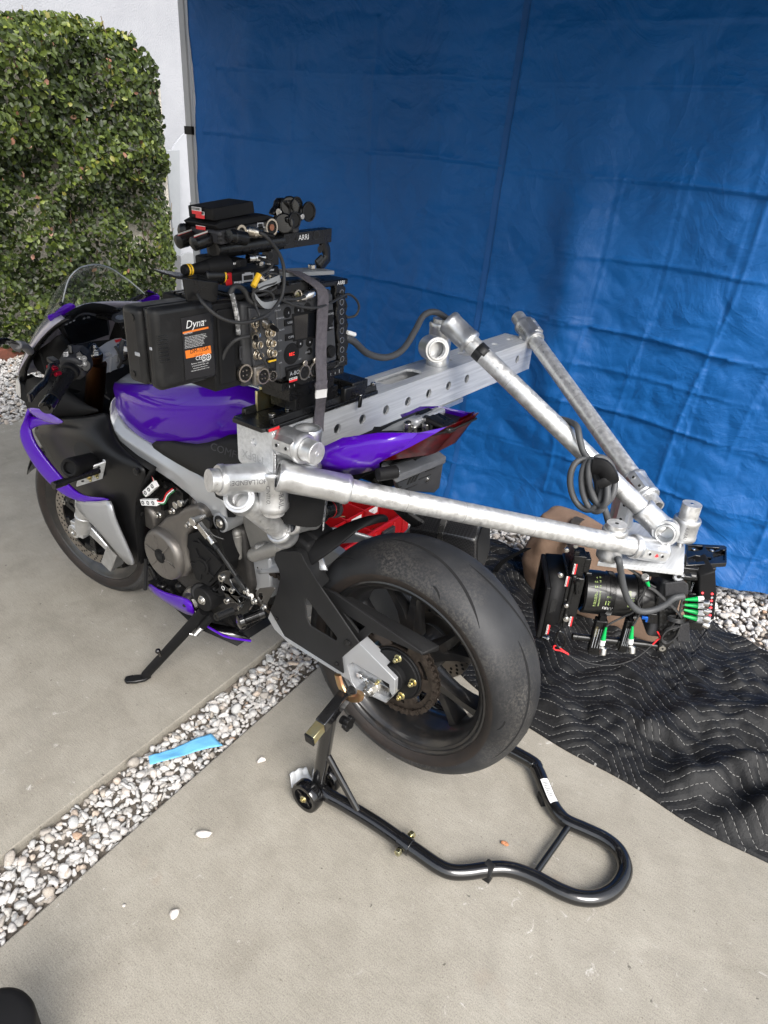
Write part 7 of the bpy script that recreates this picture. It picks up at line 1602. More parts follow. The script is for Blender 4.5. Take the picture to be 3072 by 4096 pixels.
# EVF style antennas and box group above the body
rx = thing('wireless_receiver', 'flat black receiver with red band and two stub antennas on top of the camera', 'receiver', V('Z',700,800,x=.28))
XR = .262; m = MB(); q = [V('Z',x,y,x=XR) for x,y in ((480,748),(985,672),(1000,760),(930,800),(470,862))]; m.prism(q, (.075,0,0)); m.build('case', BLACKM, rx, bevel=.003)
m = MB(); q = [V('Z',x,y,x=XR-.001) for x,y in ((478,742),(542,736),(548,855),(486,864))]; m.prism(q, (.077,0,0)); m.build('red_band', RED, rx, bevel=.002)
for (x0,y0,x1,y1,dx,yel) in ((262,768,455,768,0,1),(170,755,300,760,.035,0)):
    a, c_ = V('Z',x0,y0,x=XR+.012+dx), V('Z',x1,y1,x=XR+.012+dx); d = (c_-a).normalized(); m = MB(); m.lathe([(0,.0005),(0,.011),(.002,.0135),((c_-a).length,.0135),((c_-a).length,.0005)], a, d, 26)
    if yel: m.cyl(c_-d*.006, c_-d*.003, .0138, n=26, mi=1)
    m.build('antenna', [BLACKS, YELLOW], rx)
m = MB(); p = V('Z',692,782,x=XR); m.bx(p, FU*.028, FW*.014, NX*.001, 0); m.bx(p, FU*.022, FW*.008, NX*.0016, 1); m.build('video_port', [GREYP, HOLE_SHADE], rx)
m = MB()
for x in (570,592,617,642): p = V('Z',x,832-(x-570)*.12,x=XR); m.bx(p, FU*.005, FW*.004, NX*.0006)
p = V('Z',690,742,x=XR); m.bx(p, FU*.014, FW*.003, NX*.0006); p = V('Z',900,712,x=XR); m.bx(p, FU*.02, FW*.003, NX*.0006); m.build('case_print', GREYP, rx)
plug('bnc_plug', 940,590, (-1,-.1,-.25), xx=XR, par=rx); plug('bnc_plug', 992,578, (-1,-.2,-.2), xx=XR, par=rx)
tx2 = thing('radio_module', 'small black radio module with tapered yellow tipped antenna above the red banded receiver', 'radio', V('Z',500,640,x=.30))
XM = .272; m = MB(); m.prism([V('Z',x,y,x=XM) for x,y in ((495,635),(690,600),(695,680),(500,715))], (.055,0,0)); m.prism([V('Z',x,y,x=XM+.03) for x,y in ((290,585),(500,560),(500,700),(295,720))], (.03,0,0)); m.build('case', BLACKM, tx2, bevel=.004)
a, c_ = V('Z',78,715,x=XM+.004), V('Z',490,660,x=XM+.004); d = (c_-a).normalized(); L_ = (c_-a).length
m = MB(); m.lathe([(0,.0005),(0,.0075),(.003,.009),(.016,.009),(.018,.0075),(L_*.4,.0105),(L_*.48,.012),(L_*.5,.0115),(L_*.52,.0125),(L_*.75,.0165),(L_,.0165),(L_,.0005)], a, d, 28)
for s in (.006,.011): m.cyl(a+d*s, a+d*(s+.0032), .0094, n=26, mi=1, caps=False)
m.build('antenna', [BLACKM, YELLOW], tx2)
m = MB()
for k in range(5): p = V('Z',515+14*k,658-2.5*k,x=XM); m.bx(p, FU*.002, FW*.003, NX*.0006)
m.build('status_marks', WHITEP, tx2)
m = MB(); p = V('Z',597,648,x=XM); m.cyl(p, p+NX*.002, .006, n=20); m.build('knob', BLACKS, tx2, bevel=.0006)
m = MB(); p = V('Z',690,605,x=XM+.012); m.lathe([(0,.008),(.012,.008),(.0125,.0095),(.022,.0095),(.024,.006),(.036,.0052),(.036,.0003)], p, Vector((-.15,-1,.02)), 20); m.build('plug', STEEL, tx2)
# video transmitter with its battery
tx = thing('video_transmitter', 'grey finned video transmitter with stub antennas topping the camera stack', 'transmitter', V('Z',600,380,x=.29))
XT = .262; lo_ = [(420,345),(945,238),(955,365),(430,475)]
m = MB(); m.prism([V('Z',x,y,x=XT) for x,y in lo_], (.088,0,0)); m.build('case', DARKG, tx, bevel=.004, seg=2)
m = MB(); m.prism([V('Z',x,y,x=XT+.004) for x,y in ((420,340),(375,290),(460,240),(840,180),(935,205),(935,240))], (.082,0,0)); m.build('top_cover', BLACKM, tx, bevel=.003)
bt = thing('battery', 'slim black camcorder battery on top of the video transmitter', 'battery', V('Z',550,150,x=.29))
m = MB(); m.prism([V('Z',x,y,x=XT+.012) for x,y in ((350,130),(745,58),(760,170),(362,248))], (.062,0,0)); m.build('case', BLACKM, bt, bevel=.0025)
yb = V('Z',350,130,x=XT+.012).y; asset(bt, Vector((XT+.042,yb+.0006,V('Z',350,205,x=XT+.012).z)), (-1,0,0), (0,0,1), (0,1,0), .022, .011)
yt = V('Z',420,345,x=XT).y; zt0 = V('Z',425,410,x=XT).z
asset(tx, Vector((XT+.046,yt+.0006,zt0+.014)), (-1,0,0), (0,0,1), (0,1,0), .024, .011); asset(tx, Vector((XT+.046,V('Z',375,290,x=XT+.004).y+.001,zt0+.038)), (-1,0,0), (0,0,1), (0,1,0), .024, .011)
for (x0,y0,x1,y1,xa) in ((680,415,510,390,XT-.012),(160,470,345,405,XT+.028),(15,450,190,390,XT+.07),(45,335,150,340,XT+.085)):
    a, c_ = V('Z',x0,y0,x=xa), V('Z',x1,y1,x=xa); d = (c_-a).normalized(); L_ = (c_-a).length; m = MB(); m.lathe([(0,.0005),(.001,.007),(.004,.0115),(L_*.75,.0125),(L_*.78,.0105),(L_,.010),(L_,.0005)], a, d, 24); an = m.build('antenna', BLACKS, tx)
    if x0 in (160,15): asset(an, a+d*L_*.45+Vector((-.006,.004,.0115)), d, Vector((-.7,.5,.55)), Vector((-.55,.35,.75)), .03, .010)
m = MB(); p = V('Z',905,305,x=XT); m.cyl(p, p+NX*.004, .0145, hole=.0115, n=28); m.cyl(p, p+NX*.001, .0115, n=26, mi=1); m.cyl(p, p+NX*.004, .0055, n=20, mi=2); m.build('power_socket', [BNC, HOLE_SHADE, mat('copper_pin',(.35,.15,.09),.4,.8)], tx)
for (x,y,w_,h_) in ((808,288,.014,.009),(815,335,.022,.012)):
    m = MB(); p = V('Z',x,y,x=XT); m.bx(p, FU*w_, FW*h_, NX*.0012, 0); m.bx(p, FU*w_*.75, FW*h_*.6, NX*.0016, 1); m.build('port', [GREYP, HOLE_SHADE], tx)
for y in (392,430): m = MB(); p = V('Z',425,y,x=XT); m.bx(p, FU*.010, FW*.003, NX*.0008, 1); m.build('vent_slot', [GREYP, HOLE_SHADE], tx)
p_ = V('Z',615,345,x=XT); m = MB(); m.cyl(p_, p_+NX*.005, .011, hole=.007, n=24); m.build('bnc_socket', BNC, tx)
cxy = lambda x,y: ((700+x*.42194-450)/.6329, (780+y*.42194-740)/.6329)
plug('bnc_plug', *cxy(700,345), (-.75,-.62,-.12), xx=XT, par=tx)
# ---- the two big batteries
def brick(label, x0, x1, ya, yb_, z0, z1, name):
    b_ = thing(name, label, 'battery', ((x0+x1)/2,(ya+yb_)/2,z0)); m = MB(); m.box((x0,ya,z0),(x1,yb_,z1)); m.build('case', mat_b, b_, bevel=.0105, seg=4); return b_
mat_b = mat('battery_plastic', (.0095,.0095,.010), .42, spec=.35, col2=(.02,.02,.02), nscale=24, nlo=.5, nhi=.72, rvar=.12, bump=.15, bscale=300, bdist=.001)
b1 = brick('large black battery brick with white and orange printed label', .2355, .263, .386, .508, 1.146, 1.279, 'battery')
m = MB(); m.box((.2628,.39,1.15),(.2705,.502,1.275)); m.build('mount_plate', BLACKS, b1, bevel=.003)
m = MB()
for k in range(7): m.bx((.2356,.495,1.235-.0065*k),(.003,0,0),(0,.018,0),(0,0,.0034))
m.build('grip_ribs', mat_b, b1, bevel=.001)
m = MB(); LB = [(440,850),(605,815),(640,1190),(470,1222)]; m.prism([cf(x,y)+NX*.0002 for x,y in ((432,842),(612,805),(650,1195),(460,1232))], NX*.0006); m.build('label_panel', LABEL, b1, bevel=.0003)
yl, yr = cf(440,850).y-.004, cf(605,815).y; zt_b = cf(440,850).z
def lab(st, x, y, size, mi=0, sh=0, m=None, al='LEFT'): p = cf(x,y)+NX*.0012; m.text(st, p, FU, FW, size, .0003, mi=mi, shear=sh, align=al)
m = MB(); lab('Dyna', 458,908,.0180,0,.25,m); lab('core', 553,868,.0062,0,.2,m); lab('CAUTION',447,946,.0038,0,0,m)
for k,st in enumerate(('Please read the specification before use.','Use the recommended battery charger.','Keep the battery pack dry and away from','Do not disassemble the battery pack.','Do not short the battery terminals.','Do not expose the battery pack to','temperature higher than 60C (140F).','Use the battery within the range.')):
    lab(st, 454, 966+9.8*k, .0027, 0, 0, m)
lab('Dynacore Technology Co.,Ltd', 552,1122,.0031,0,0,m,'CENTER'); lab('LITHIUM ION BATTERY 14.8V', 552,1138,.0027,0,0,m,'CENTER'); lab('www.dynacore-battery.com', 552,1152,.0027,0,0,m,'CENTER'); lab('Cells Made in Japan Assembly in China', 552,1166,.0025,0,0,m,'CENTER')
lab('CE', 522,1108,.0095,0,0,m)
for (x,y) in ((575,1090),(603,1085)): p = cf(x,y)+NX*.0012; m.cyl(p, p+NX*.0003, .0055, hole=.0042, n=18); m.bx(p+NX*.0002, FU*.006, FW*.0012, NX*.0002); m.bx(p+NX*.0002, FU*.0012, FW*.006, NX*.0002)
m.build('label_print', WHITEP, b1)
m = MB(); a, c_ = cf(442,935), cf(603,900); m.bx((a+c_)/2+NX*.001, c_-a, FW*.003, NX*.0006); m.build('label_stripe', ORANGE, b1); m = MB(); m.prism([cf(x,y)+NX*.0008 for x,y in ((457,1048),(616,1014),(622,1062),(463,1097))], NX*.0004); m.build('label_orange', ORANGE, b1)
m = MB(); lab('DM-155A', 487,1066,.0098,1,0,m); lab('14.8V  155Wh', 512,1080,.0030,1,0,m)
for v in range(len(m.m)): m.m[v] = 0
m2 = m; m2.v = [(x-.0002,y,z) for x,y,z in m2.v]; m2.build('label_model', LABEL, b1)
b2 = brick('second black battery brick without visible label, behind the labelled one', .271, .3185, .395, .511, 1.148, 1.274, 'battery')
m = MB()
m.bx((.283,.5115,1.20),(.012,0,0),(0,.002,0),(0,0,.006)); m.build('catch', GREYP, b2, bevel=.0008)
m = MB(); m.bx((.25,.5085,1.215),(.006,0,0),(0,.0015,0),(0,0,.005)); m.build('catch', GREYP, b1, bevel=.0008)
m = MB()
for (x_,z_) in ((.286,1.258),(.300,1.164)): m.cyl((x_,.510,z_),(x_,.5125,z_),.005,n=16)
m.build('case_screws', BLACKS, b2)
# ================================================================ CAMERA HEAD WITH LENS, HUNG UNDER THE PLATE
def hv(x, y, v=0, cr='F'): return VN(cr, x, y, OP+PV*v, PV)
LC = hv(640, 690, 0); LZ = LC.z; UPZ = Vector((0,0,1))
def uu(p): return (Vector(p)-OP).dot(PU)
def HP(u, v, z): return OP+PU*u+PV*v+Vector((0,0,z-PZ))
hd = thing('cine_camera', 'compact black cine camera with large lens and matte box hung upside down under the plate', 'camera', HP(0,0,LZ))
lf, lr = uu(hv(440,690,0)), uu(hv(868,700,0)); RL = .0585
ln = MB(); c0 = HP(lf,0,LZ); d_ = -PU; LL = lf-lr
prof = [(0,RL*.93),(.004,RL),(LL*.30,RL),(LL*.305,RL*.985),(LL*.36,RL*.985),(LL*.365,RL),(LL*.46,RL*.985),(LL*.465,RL*.97),(LL*.78,RL*.97),(LL*.785,RL*.955),(LL*.88,RL*.955),(LL*.89,RL*.90),(LL,RL*.86),(LL+.02,RL*.72),(LL+.035,RL*.62)]
ln.lathe(prof, c0, d_, 72); ln.lathe([(.0,RL*.93),(.012,RL*.80),(.02,.001)], c0, d_, 60, mi=1); lens = ln.build('lens', [mat('lens_black', (.0075,.0075,.008), .33, coat=.15, rvar=.05), GLASS], hd, ang=30)
for f0_, f1_ in ((.365,.455),(.79,.865)):
    m = MB(); n_ = 110; s0, s1 = LL*f0_, LL*f1_; r0_, r1_ = RL*.985, RL*1.025; u_, w_ = ortho(d_); ring = []
    for k in range(n_*4):
        a = 2*math.pi*k/(n_*4); r = r1_ if k%4 < 2 else r0_; ring.append((u_*math.cos(a)+w_*math.sin(a))*r)
    m.loft([[c0+d_*s0+p for p in ring],[c0+d_*s1+p for p in ring]]); m.build('gear_ring', BLACKS, lens, ang=20)
# engraved scale, reading along the barrel on the side seen from here
vl = VIEW(LC); vl = (vl-PU*vl.dot(PU)).normalized(); wl = d_.cross(vl)
def onl(s, t, r=RL+.0006): a = t/RL; return c0+d_*s+(vl*math.cos(a)+wl*math.sin(a))*r
tz = 1 if (onl(.05,.01)-onl(.05,0)).z > 0 else -1
def ltext(m, st, s, t, size, rot=0, mi=0, r=RL+.0006):
    def warp(x, y):
        if rot == 0: return onl(s+x, (t+y*1)*tz if False else tz*t+tz*y, r)
        return onl(s-y, tz*t+tz*x, r)
    m.text(st, (0,0,0), (1,0,0), (0,1,0), size, mi=mi, warp=lambda x,y: onl(s+(-x if rot==180 else x), tz*(t+(-y if rot==180 else y)), r))
m = MB()
for k,(st,t) in enumerate((("9",.043),("2'6",.030),("2'3",.016),("2'",.001),("23",-.006),("22",-.013),("21",-.020),("20",-.027),("19",-.035))):
    ltext(m, st, .030, t, .0075, 180)
    for j in range(2): p = onl(.036, tz*(t-.002+j*.0035)); m.bx(p, d_*.004, wl*.0008, vl*.0004)
ltext(m, '21', .066, -.0205, .0165, 180); ltext(m, 'T1.8', .066, -.007, .0062, 180)
for k in range(13): p = onl(LL*.665, tz*(.012-.0035*k), RL*.97+.0006); m.bx(p, d_*(.012 if k==5 else .006), wl*.0007, vl*.0004)
for k,st in enumerate(('4','5.6','8','11','16','22')): ltext(m, st, LL*.735, -.004-.0062*k, .0055, 180, r=RL*.97+.0006)
m.build('lens_scale', mat('lens_paint', (.42,.55,.18), .5), lens)
m = MB(); ltext(m, 'ARRI', .074, -.0375, .0125, 180); 
for k in range(3): p = onl(LL*.4+LL*.12+.004*k, tz*.044, RL*.97+.0006); m.bx(p, d_*.0015, wl*.004, vl*.0004)
m.build('lens_lettering', WHITEP, lens)
# matte box: big front frame and its rear stage
uf = uu(hv(222,655,.085)); zf0, zf1 = hv(222,985,.085).z, hv(222,655,.085).z
m = MB(); w2 = .083; o_ = [HP(uf,w2,zf0),HP(uf,w2,zf1),HP(uf,-w2,zf1+.004),HP(uf,-w2,zf0)]; i_ = [HP(uf,w2-.012,zf0+.014),HP(uf,w2-.012,zf1-.012),HP(uf,-w2+.012,zf1-.012),HP(uf,-w2+.012,zf0+.014)]
m.prism(o_, -PU*.012, [i_]); mb_ = m.build('matte_box', BLACKM, hd, bevel=.003)
ub = uu(hv(335,700,.066)); zc_ = LZ
m = MB(); bk4 = [HP(ub,.062,zc_-.066),HP(ub,.062,zc_+.066),HP(ub,-.062,zc_+.066),HP(ub,-.062,zc_-.066)]; fr4 = [p-PU*.012 for p in o_]; ri4 = [HP(uf-.012,w2-.012,zf0+.014),HP(uf-.012,w2-.012,zf1-.012),HP(uf-.012,-w2+.012,zf1-.012),HP(uf-.012,-w2+.012,zf0+.014)]
m.loft([fr4, bk4], True, False); m.build('hood', BLACKM, mb_, solid=.003, ang=20)
m = MB(); q = [HP(uf-.020,w2-.004,zc_-.03),HP(uf-.020,w2-.004,zc_+.012),HP(ub+.016,.072,zc_+.010),HP(ub+.016,.072,zc_-.026)]; m.prism([p+PV*.001 for p in q], PV*.001); m.build('hook_patch', mat('velcro', (.006,.006,.006), .95, bump=1, bscale=900, bdist=.002), mb_)
ue = uu(hv(440,700,.05)); m = MB(); m.bx(HP((ub+ue)/2,0,zc_), PU*(ub-ue), PV*.125, UPZ*.150); m.bx(HP((ub+ue)/2+.006,0,zc_), PU*.012, PV*.135, UPZ*.165); stg = m.build('filter_stage', BLACKS, hd, bevel=.004)
m = MB(); m.bx(HP((ub+ue)/2,.03,zc_+.105), PU*.032, PV*.05, UPZ*.06); m.bx(HP((ub+ue)/2-.02,.036,zc_+.11), PU*.016, PV*.04, UPZ*.04); m.cyl(HP(ue,.05,zc_+.085), HP(ue-.016,.05,zc_+.085), .005, n=16); m.bx(HP((ub+ue)/2+.01,.0,zc_+.10), PU*.014, PV*.1, UPZ*.09); m.build('filter_latch', BLACKS, stg, bevel=.002)
m = MB()
for (x,y,v,r) in ((312,568,.078,.0065),(352,405,.06,.006),(410,378,.05,.006),(350,765,.07,.006),(348,852,.07,.008)):
    p = hv(x,y,v); m.cyl(p-PV*.004, p+PV*.004, r, n=18); m.cyl(p+PV*.004, p+PV*.006, r*.6, n=14)
m.build('stage_screw', STEEL, stg, bevel=.0006)
m = MB(); a, c_ = hv(418,600,.068), hv(416,690,.068); m.cyl(a, c_, .005, n=14); m.cyl(a, a.lerp(c_,.22), .0085, n=18); m.build('stage_knob', BLACKS, stg)
for (x,y,v) in ((355,610,.069),(378,870,.069),(230,922,.0852),(405,530,.064)):
    p = hv(x,y,v); asset(stg, p, UPZ, PU*1, PV, .03, .008)
# lens motors, hanging below the barrel
for (x0,x1,yt_,yb2,name) in ((545,625,868,1098,0),(745,800,868,1082,1)):
    v_ = .062; tl, tr = hv(x0,yt_,v_), hv(x1,yt_,v_); bl = hv((x0+x1)/2,yb2,v_); w_ = (tr-tl).length; ctr = (tl+tr)/2; ctr = Vector((ctr.x,ctr.y,(ctr.z+bl.z)/2)); hgt = tl.z-bl.z
    m = MB(); m.bx(ctr-PV*.012, PU*w_, PV*.024, UPZ*hgt); mo = m.build('lens_motor', BLACKS, hd, bevel=.0025)
    m = MB()
    for k in range(4): m.bx(ctr+PV*.0004+PU*(-w_*.34+.22*w_*k), PU*.0016, PV*.0012, UPZ*hgt*.55)
    m.build('motor_fins', GREYP, mo); 
    if name == 0:
        m = MB(); m.text('HEDEN', ctr+PV*.0012+UPZ*.022+PU*.006, -UPZ, PU, .010, .0003, align='CENTER'); m.build('motor_lettering', ZINC, mo)
    m = MB(); g1_, g2_ = ctr+UPZ*hgt*.5-PV*.012, Vector((ctr.x,ctr.y,LZ-RL*.55))-PV*.012; m.bx((g1_+g2_)/2, PU*w_*.55, PV*.02, g1_-g2_)
    nt_ = 12
    for k in range(nt_): m.bx(g1_.lerp(g2_,(k+.5)/nt_)+PV*.011, PU*w_*.5, PV*.003, UPZ*.0018)
    m.build('gear_rack', BLACKM, mo)
# rods
m = MB(); ra_, rb_ = hv(415,968,.045), hv(960,1030,.045); m.cyl(ra_, rb_, .0088, n=24); hd_rod = m.build('support_rod', BLACKS, hd, bevel=.001)
m = MB(); m.cyl(ra_+PU*.012, ra_-PU*.003, .0098, n=24); m.build('rod_sleeve', BLACKS, hd_rod, bevel=.002)
for e, q in ((hv(968,1035,.045),.026),(hv(700,1008,.045),.020)): m = MB(); m.bx(e, PU*q, PV*.0225, UPZ*.023); m.build('rod_clamp', BLACKS, hd_rod, bevel=.002)
m = MB(); p = hv(972,1043,.057); m.cyl(p, p+PV*.003, .0085, hole=.003, n=24); m.build('rod_cap', STEEL, hd_rod)
# body of the camera head
v_ = .048; tl, tr, bl, br_ = hv(978,615,v_), hv(1142,600,v_), hv(985,985,v_), hv(1142,985,v_)
u0_, u1_ = uu(tl), uu(tr); z1_, z0_ = tl.z, bl.z
bd_ = MB(); bd_.bx(HP((u0_+u1_)/2,0,(z0_+z1_)/2), PU*abs(u0_-u1_), PV*.094, UPZ*(z1_-z0_)); body = bd_.build('body', CAMG, hd, bevel=.010, seg=4)
m = MB(); q = [hv(x,y,v_+.004) for x,y in ((985,615),(1110,600),(1140,625),(1140,690),(985,700))]; m.prism(q, PV*.006); m.build('hand_grip', mat('grip_rubber', (.02,.02,.022), .7, bump=.8, bscale=500, bdist=.002), body, bevel=.006, seg=3)
m = MB(); q = [hv(x,y,v_+.001) for x,y in ((1055,880),(1142,860),(1146,980),(1130,990),(1062,985))]; m.prism(q, PV*.012); m.build('battery_grip', MATS['grip_rubber'], body, bevel=.006, seg=3)
m = MB(); q = [hv(x,y,v_+.0012) for x,y in ((948,775),(1060,790),(1058,965),(1000,1040),(945,1040))]; m.prism(q, PV*.008); sp_ = m.build('side_cheese_plate', BLACKS, body, bevel=.002)
m = MB()
for i in range(4):
    for j in range(8):
        p = hv(965+26*i,800+30*j,v_+.0094); m.cyl(p-PV*.001, p+PV*.0005, .0034, n=12)
m.build('plate_painted_holes', HOLE_SHADE, sp_)
um = uu(hv(870,700,0)); m = MB(); m.cyl(HP(um-.025,0,LZ), HP(u0_,0,LZ), .040, n=40); m.cyl(HP(um-.035,0,LZ), HP(um-.045,0,LZ), .046, n=40); m.bx(HP((um+u0_)/2-.02,.03,LZ+.01), PU*.03, PV*.03, UPZ*.05); m.bx(HP((um+u0_)/2-.01,.035,LZ-.03), PU*.035, PV*.03, UPZ*.03); m.build('lens_mount', BLACKS, body, bevel=.002)
m = MB(); p = hv(858,845,.06); m.bx(p, PU*.016, PV*.006, UPZ*.008); m.bx(p-PU*.006-UPZ*.006, PU*.006, PV*.006, UPZ*.012); m.build('blue_lever', mat('blue_anodised', (.01,.10,.45), .35, .5), hd, bevel=.001)
# mounting block between plate and body, rosette, top tray
m = MB(); za, zb = z1_, PZ-.0125; m.bx(HP((u0_+u1_)/2+.01,-.005,(za+zb)/2), PU*.13, PV*.07, UPZ*(zb-za)); m.bx(HP((u0_+u1_)/2-.02,.02,(za+zb)/2+.004), PU*.03, PV*.07, UPZ*.012); m.bx(HP(u0_+.03,.0,zb-.009), PU*.10, PV*.06, UPZ*.016); m.build('mount_block', BLACKS, hd, bevel=.003)
m = MB(); p = hv(1080,575,.052); m.cyl(p-PV*.012, p+PV*.002, .0155, n=40); m.cyl(p+PV*.002, p+PV*.003, .012, hole=.006, n=36, mi=1)
for k in range(20): a = k*math.pi/10; q = p+(PU*math.cos(a)+UPZ*math.sin(a))*.0140+PV*.002; m.bx(q, PU*.0012, UPZ*.0012, PV*.0006, 1)
m.build('rosette', [BLACKS, GREYP], hd)
zt2 = hv(1125,440,-.02).z; tp_ = [VN('F',x,y,Vector((0,0,PZ-.006)),UPZ) for x,y in ((1126,505),(1392,490),(1392,385),(1375,375),(1126,362))]
m = MB(); holes_ = []
for q in (((1140,455),(1190,440),(1290,455),(1290,470),(1140,490)),((1300,430),(1330,405),(1380,405),(1380,470),(1310,475)),((1140,375),(1235,378),(1235,400),(1190,415),(1140,410)),((1250,385),(1345,390),(1345,410),(1300,420),(1270,410))):
    holes_.append([VN('F',x,y,Vector((0,0,PZ-.006)),UPZ) for x,y in q])
m.prism(tp_, (0,0,-.012), holes_); cc_ = sum(tp_,Vector())/5; m.prism([p.lerp(cc_,.06)-Vector((0,0,.009)) for p in tp_], (0,0,-.003)); tr_ = m.build('top_tray', BLACKG, hd, bevel=.0015)
m = MB()
for (x,y) in ((1172,415),(1290,422)): p = VN('F',x,y,Vector((0,0,PZ-.012)),UPZ); m.cyl(p, p+UPZ*.008, .0055, n=16)
m.build('tray_screw', STEEL, tr_, bevel=.0005)
m = MB(); m.bx(HP(u1_-.02,-.01,PZ-.035), PU*.06, PV*.06, UPZ*.04); m.bx(HP(u1_-.05,-.02,PZ-.03), PU*.06, PV*.04, UPZ*.018); m.cyl(HP(u1_+.01,.03,PZ-.035), HP(u1_-.055,.03,PZ-.035), .012, n=22); m.build('tray_bracket', BLACKS, hd, bevel=.003)
# rear box with red status lamps
v2 = .050; q = [hv(x,y,v2) for x,y in ((1212,575),(1318,540),(1326,700),(1310,860),(1205,880))]
m = MB(); m.prism(q, -PV*.085); rb = m.build('rear_box', BLACKM, hd, bevel=.004)
m = MB()
for i,(x,y) in enumerate(((1234,684),(1296,690),(1292,735),(1288,780),(1283,828))): p = hv(x,y,v2); m.cyl(p, p+PV*.0015, .0028, n=14)
m.build('status_lamp', mat('red_led', (.6,.02,.03), .3, emit=(1,.05,.05,1.2)), rb)
m = MB()
for i,(x,y) in enumerate(((1294,714),(1290,758),(1286,804))): p = hv(x,y,v2); m.cyl(p, p+PV*.0015, .003, n=14)
m.build('status_marks', GREYP, rb)
m = MB(); p = hv(1292,590,v2-.03); m.cyl(p, p-UPZ*.028, .005, n=16); m.cyl(p-UPZ*.008, p-UPZ*.016, .0065, n=6); m.build('antenna_socket', ZINC, rb)
m = MB(); q = [hv(x,y,v2-.01) for x,y in ((1142,690),(1212,690),(1205,880),(1142,880))]; m.prism(q, -PV*.06); q = [hv(x,y,v2-.03) for x,y in ((1140,870),(1250,880),(1245,930),(1140,925))]; m.prism(q, -PV*.03); m.build('rear_frame', BLACKS, hd, bevel=.003)
m = MB(); q = [hv(x,y,.03) for x,y in ((1130,600),(1160,595),(1162,680),(1132,690))]; m.prism(q, -PV*.04); m.build('viewfinder_port', BLACKS, hd, bevel=.002)
m = MB(); m.text('CXP1000 K2', hv(1158,655,.0305), -UPZ*-1, -PU, .007, .0004, align='CENTER'); m.build('port_lettering', GREYP, hd)
# green-booted plugs
def gplug(x0, y0, x1, y1, v_=.06, par=hd, knob=True):
    a, c_ = hv(x0,y0,v_), hv(x1,y1,v_); d = (c_-a).normalized(); L_ = (c_-a).length; m = MB()
    m.lathe([(0,.0028),(L_*.12,.0036),(L_*.5,.0062),(L_*.55,.0068)], a, d, 20, mi=0); m.lathe([(L_*.55,.0072),(L_*.78,.0074),(L_*.80,.006),(L_*.80,.0005)], a, d, 20, mi=1)
    if knob: m.lathe([(L_*.76,.0004),(L_*.76,.0085),(L_*.82,.0092),(L_*.98,.0092),(L_,.0082),(L_,.0004)], a+PV*.002, (d+PV*.35).normalized(), 20, mi=2)
    return m.build('green_plug', [GREEN, WHITEP, STEEL], par, ang=30)
for (x0,y0,x1,y1) in ((1120,728,1272,722),(1116,762,1272,774),(1112,794,1272,826),(1108,832,1266,868)): gplug(x0,y0,x1,y1,.064)
gplug(608,905,572,1052,.072); gplug(780,898,760,1042,.072); gplug(888,648,848,548,.066)
# safety cord with red loops, carabiner
m = MB(); m.tube([hv(362,1088,.075), hv(450,1125,.085), hv(560,1152,.09), hv(680,1150,.088), hv(800,1108,.08), hv(905,1025,.066)], .0016, n=8); m.build('safety_cord', CABLE, hd)
m = MB(); m.tube([hv(365,1085,.075),hv(320,1062,.072),hv(275,1052,.07),hv(268,1032,.07),hv(290,1028,.07),hv(330,1060,.071),hv(362,1080,.075)], .0022, n=8); m.build('red_cord', REDP, hd); m = MB(); m.tube([hv(910,1020,.066),hv(940,990,.064),hv(960,975,.062),hv(940,935,.06)], .0022, n=8); m.build('red_cord', REDP, hd)
m = MB(); m.tube([hv(290,960,.07),hv(278,1000,.07),hv(300,1035,.07),hv(335,1030,.07),hv(342,985,.07),hv(325,945,.07),hv(300,935,.07)], .003, n=8, closed=True); m.tube([hv(318,880,.07),hv(312,915,.07),hv(320,950,.07)], .002, n=6); m.build('carabiner', BLACKS, hd)
m = MB(); m.tube([hv(x,y,.066) for x,y in ((888,648),(930,680),(990,730),(1050,790),(1090,840),(1085,900),(1040,930))], .0026, n=8)
for k in range(3):
    o = .003*k; m.tube([hv(x,y+6*k,.066+o) for x,y in ((880,640),(920,660),(980,715),(1040,770),(1085,820),(1098,850),(1085,890),(1020,910),(985,935),(970,980),(1000,1000),(1060,960),(1095,880))], .0024, n=8)
for (x0,y0) in ((1120,728),(1116,762),(1112,794),(1108,832)): m.tube([hv(x0,y0,.064), hv(x0-22,y0+14,.066), hv(1085,820+.25*(y0-728),.068), hv(1075,850,.068), hv(1030,905,.066), hv(985,945,.062)], .0026, n=8)
m.tube([hv(608,905,.072),hv(640,880,.07),hv(720,840,.066),hv(790,800,.066),hv(850,700,.06),hv(858,640,.055)], .0026, n=8); m.tube([hv(780,898,.072),hv(800,870,.07),hv(830,800,.066),hv(815,740,.064),hv(850,680,.06),hv(870,600,.05),hv(760,530,.045)], .0026, n=8)
m.tube([hv(755,528,.06),hv(800,560,.06),hv(860,610,.064),hv(930,650,.066)], .0026, n=8)
m.build('thin_cables', CABLE, hd, ang=180)
m = MB()
for k in range(3): p = hv(1068,842+9*k,.068); m.tube([p+PU*.024+PV*.002, p+PV*.012, p-PU*.018+PV*.002, p-PV*.008], .0028, n=6, closed=True, sm=4)
m.build('cable_tie', BLACKS, hd)
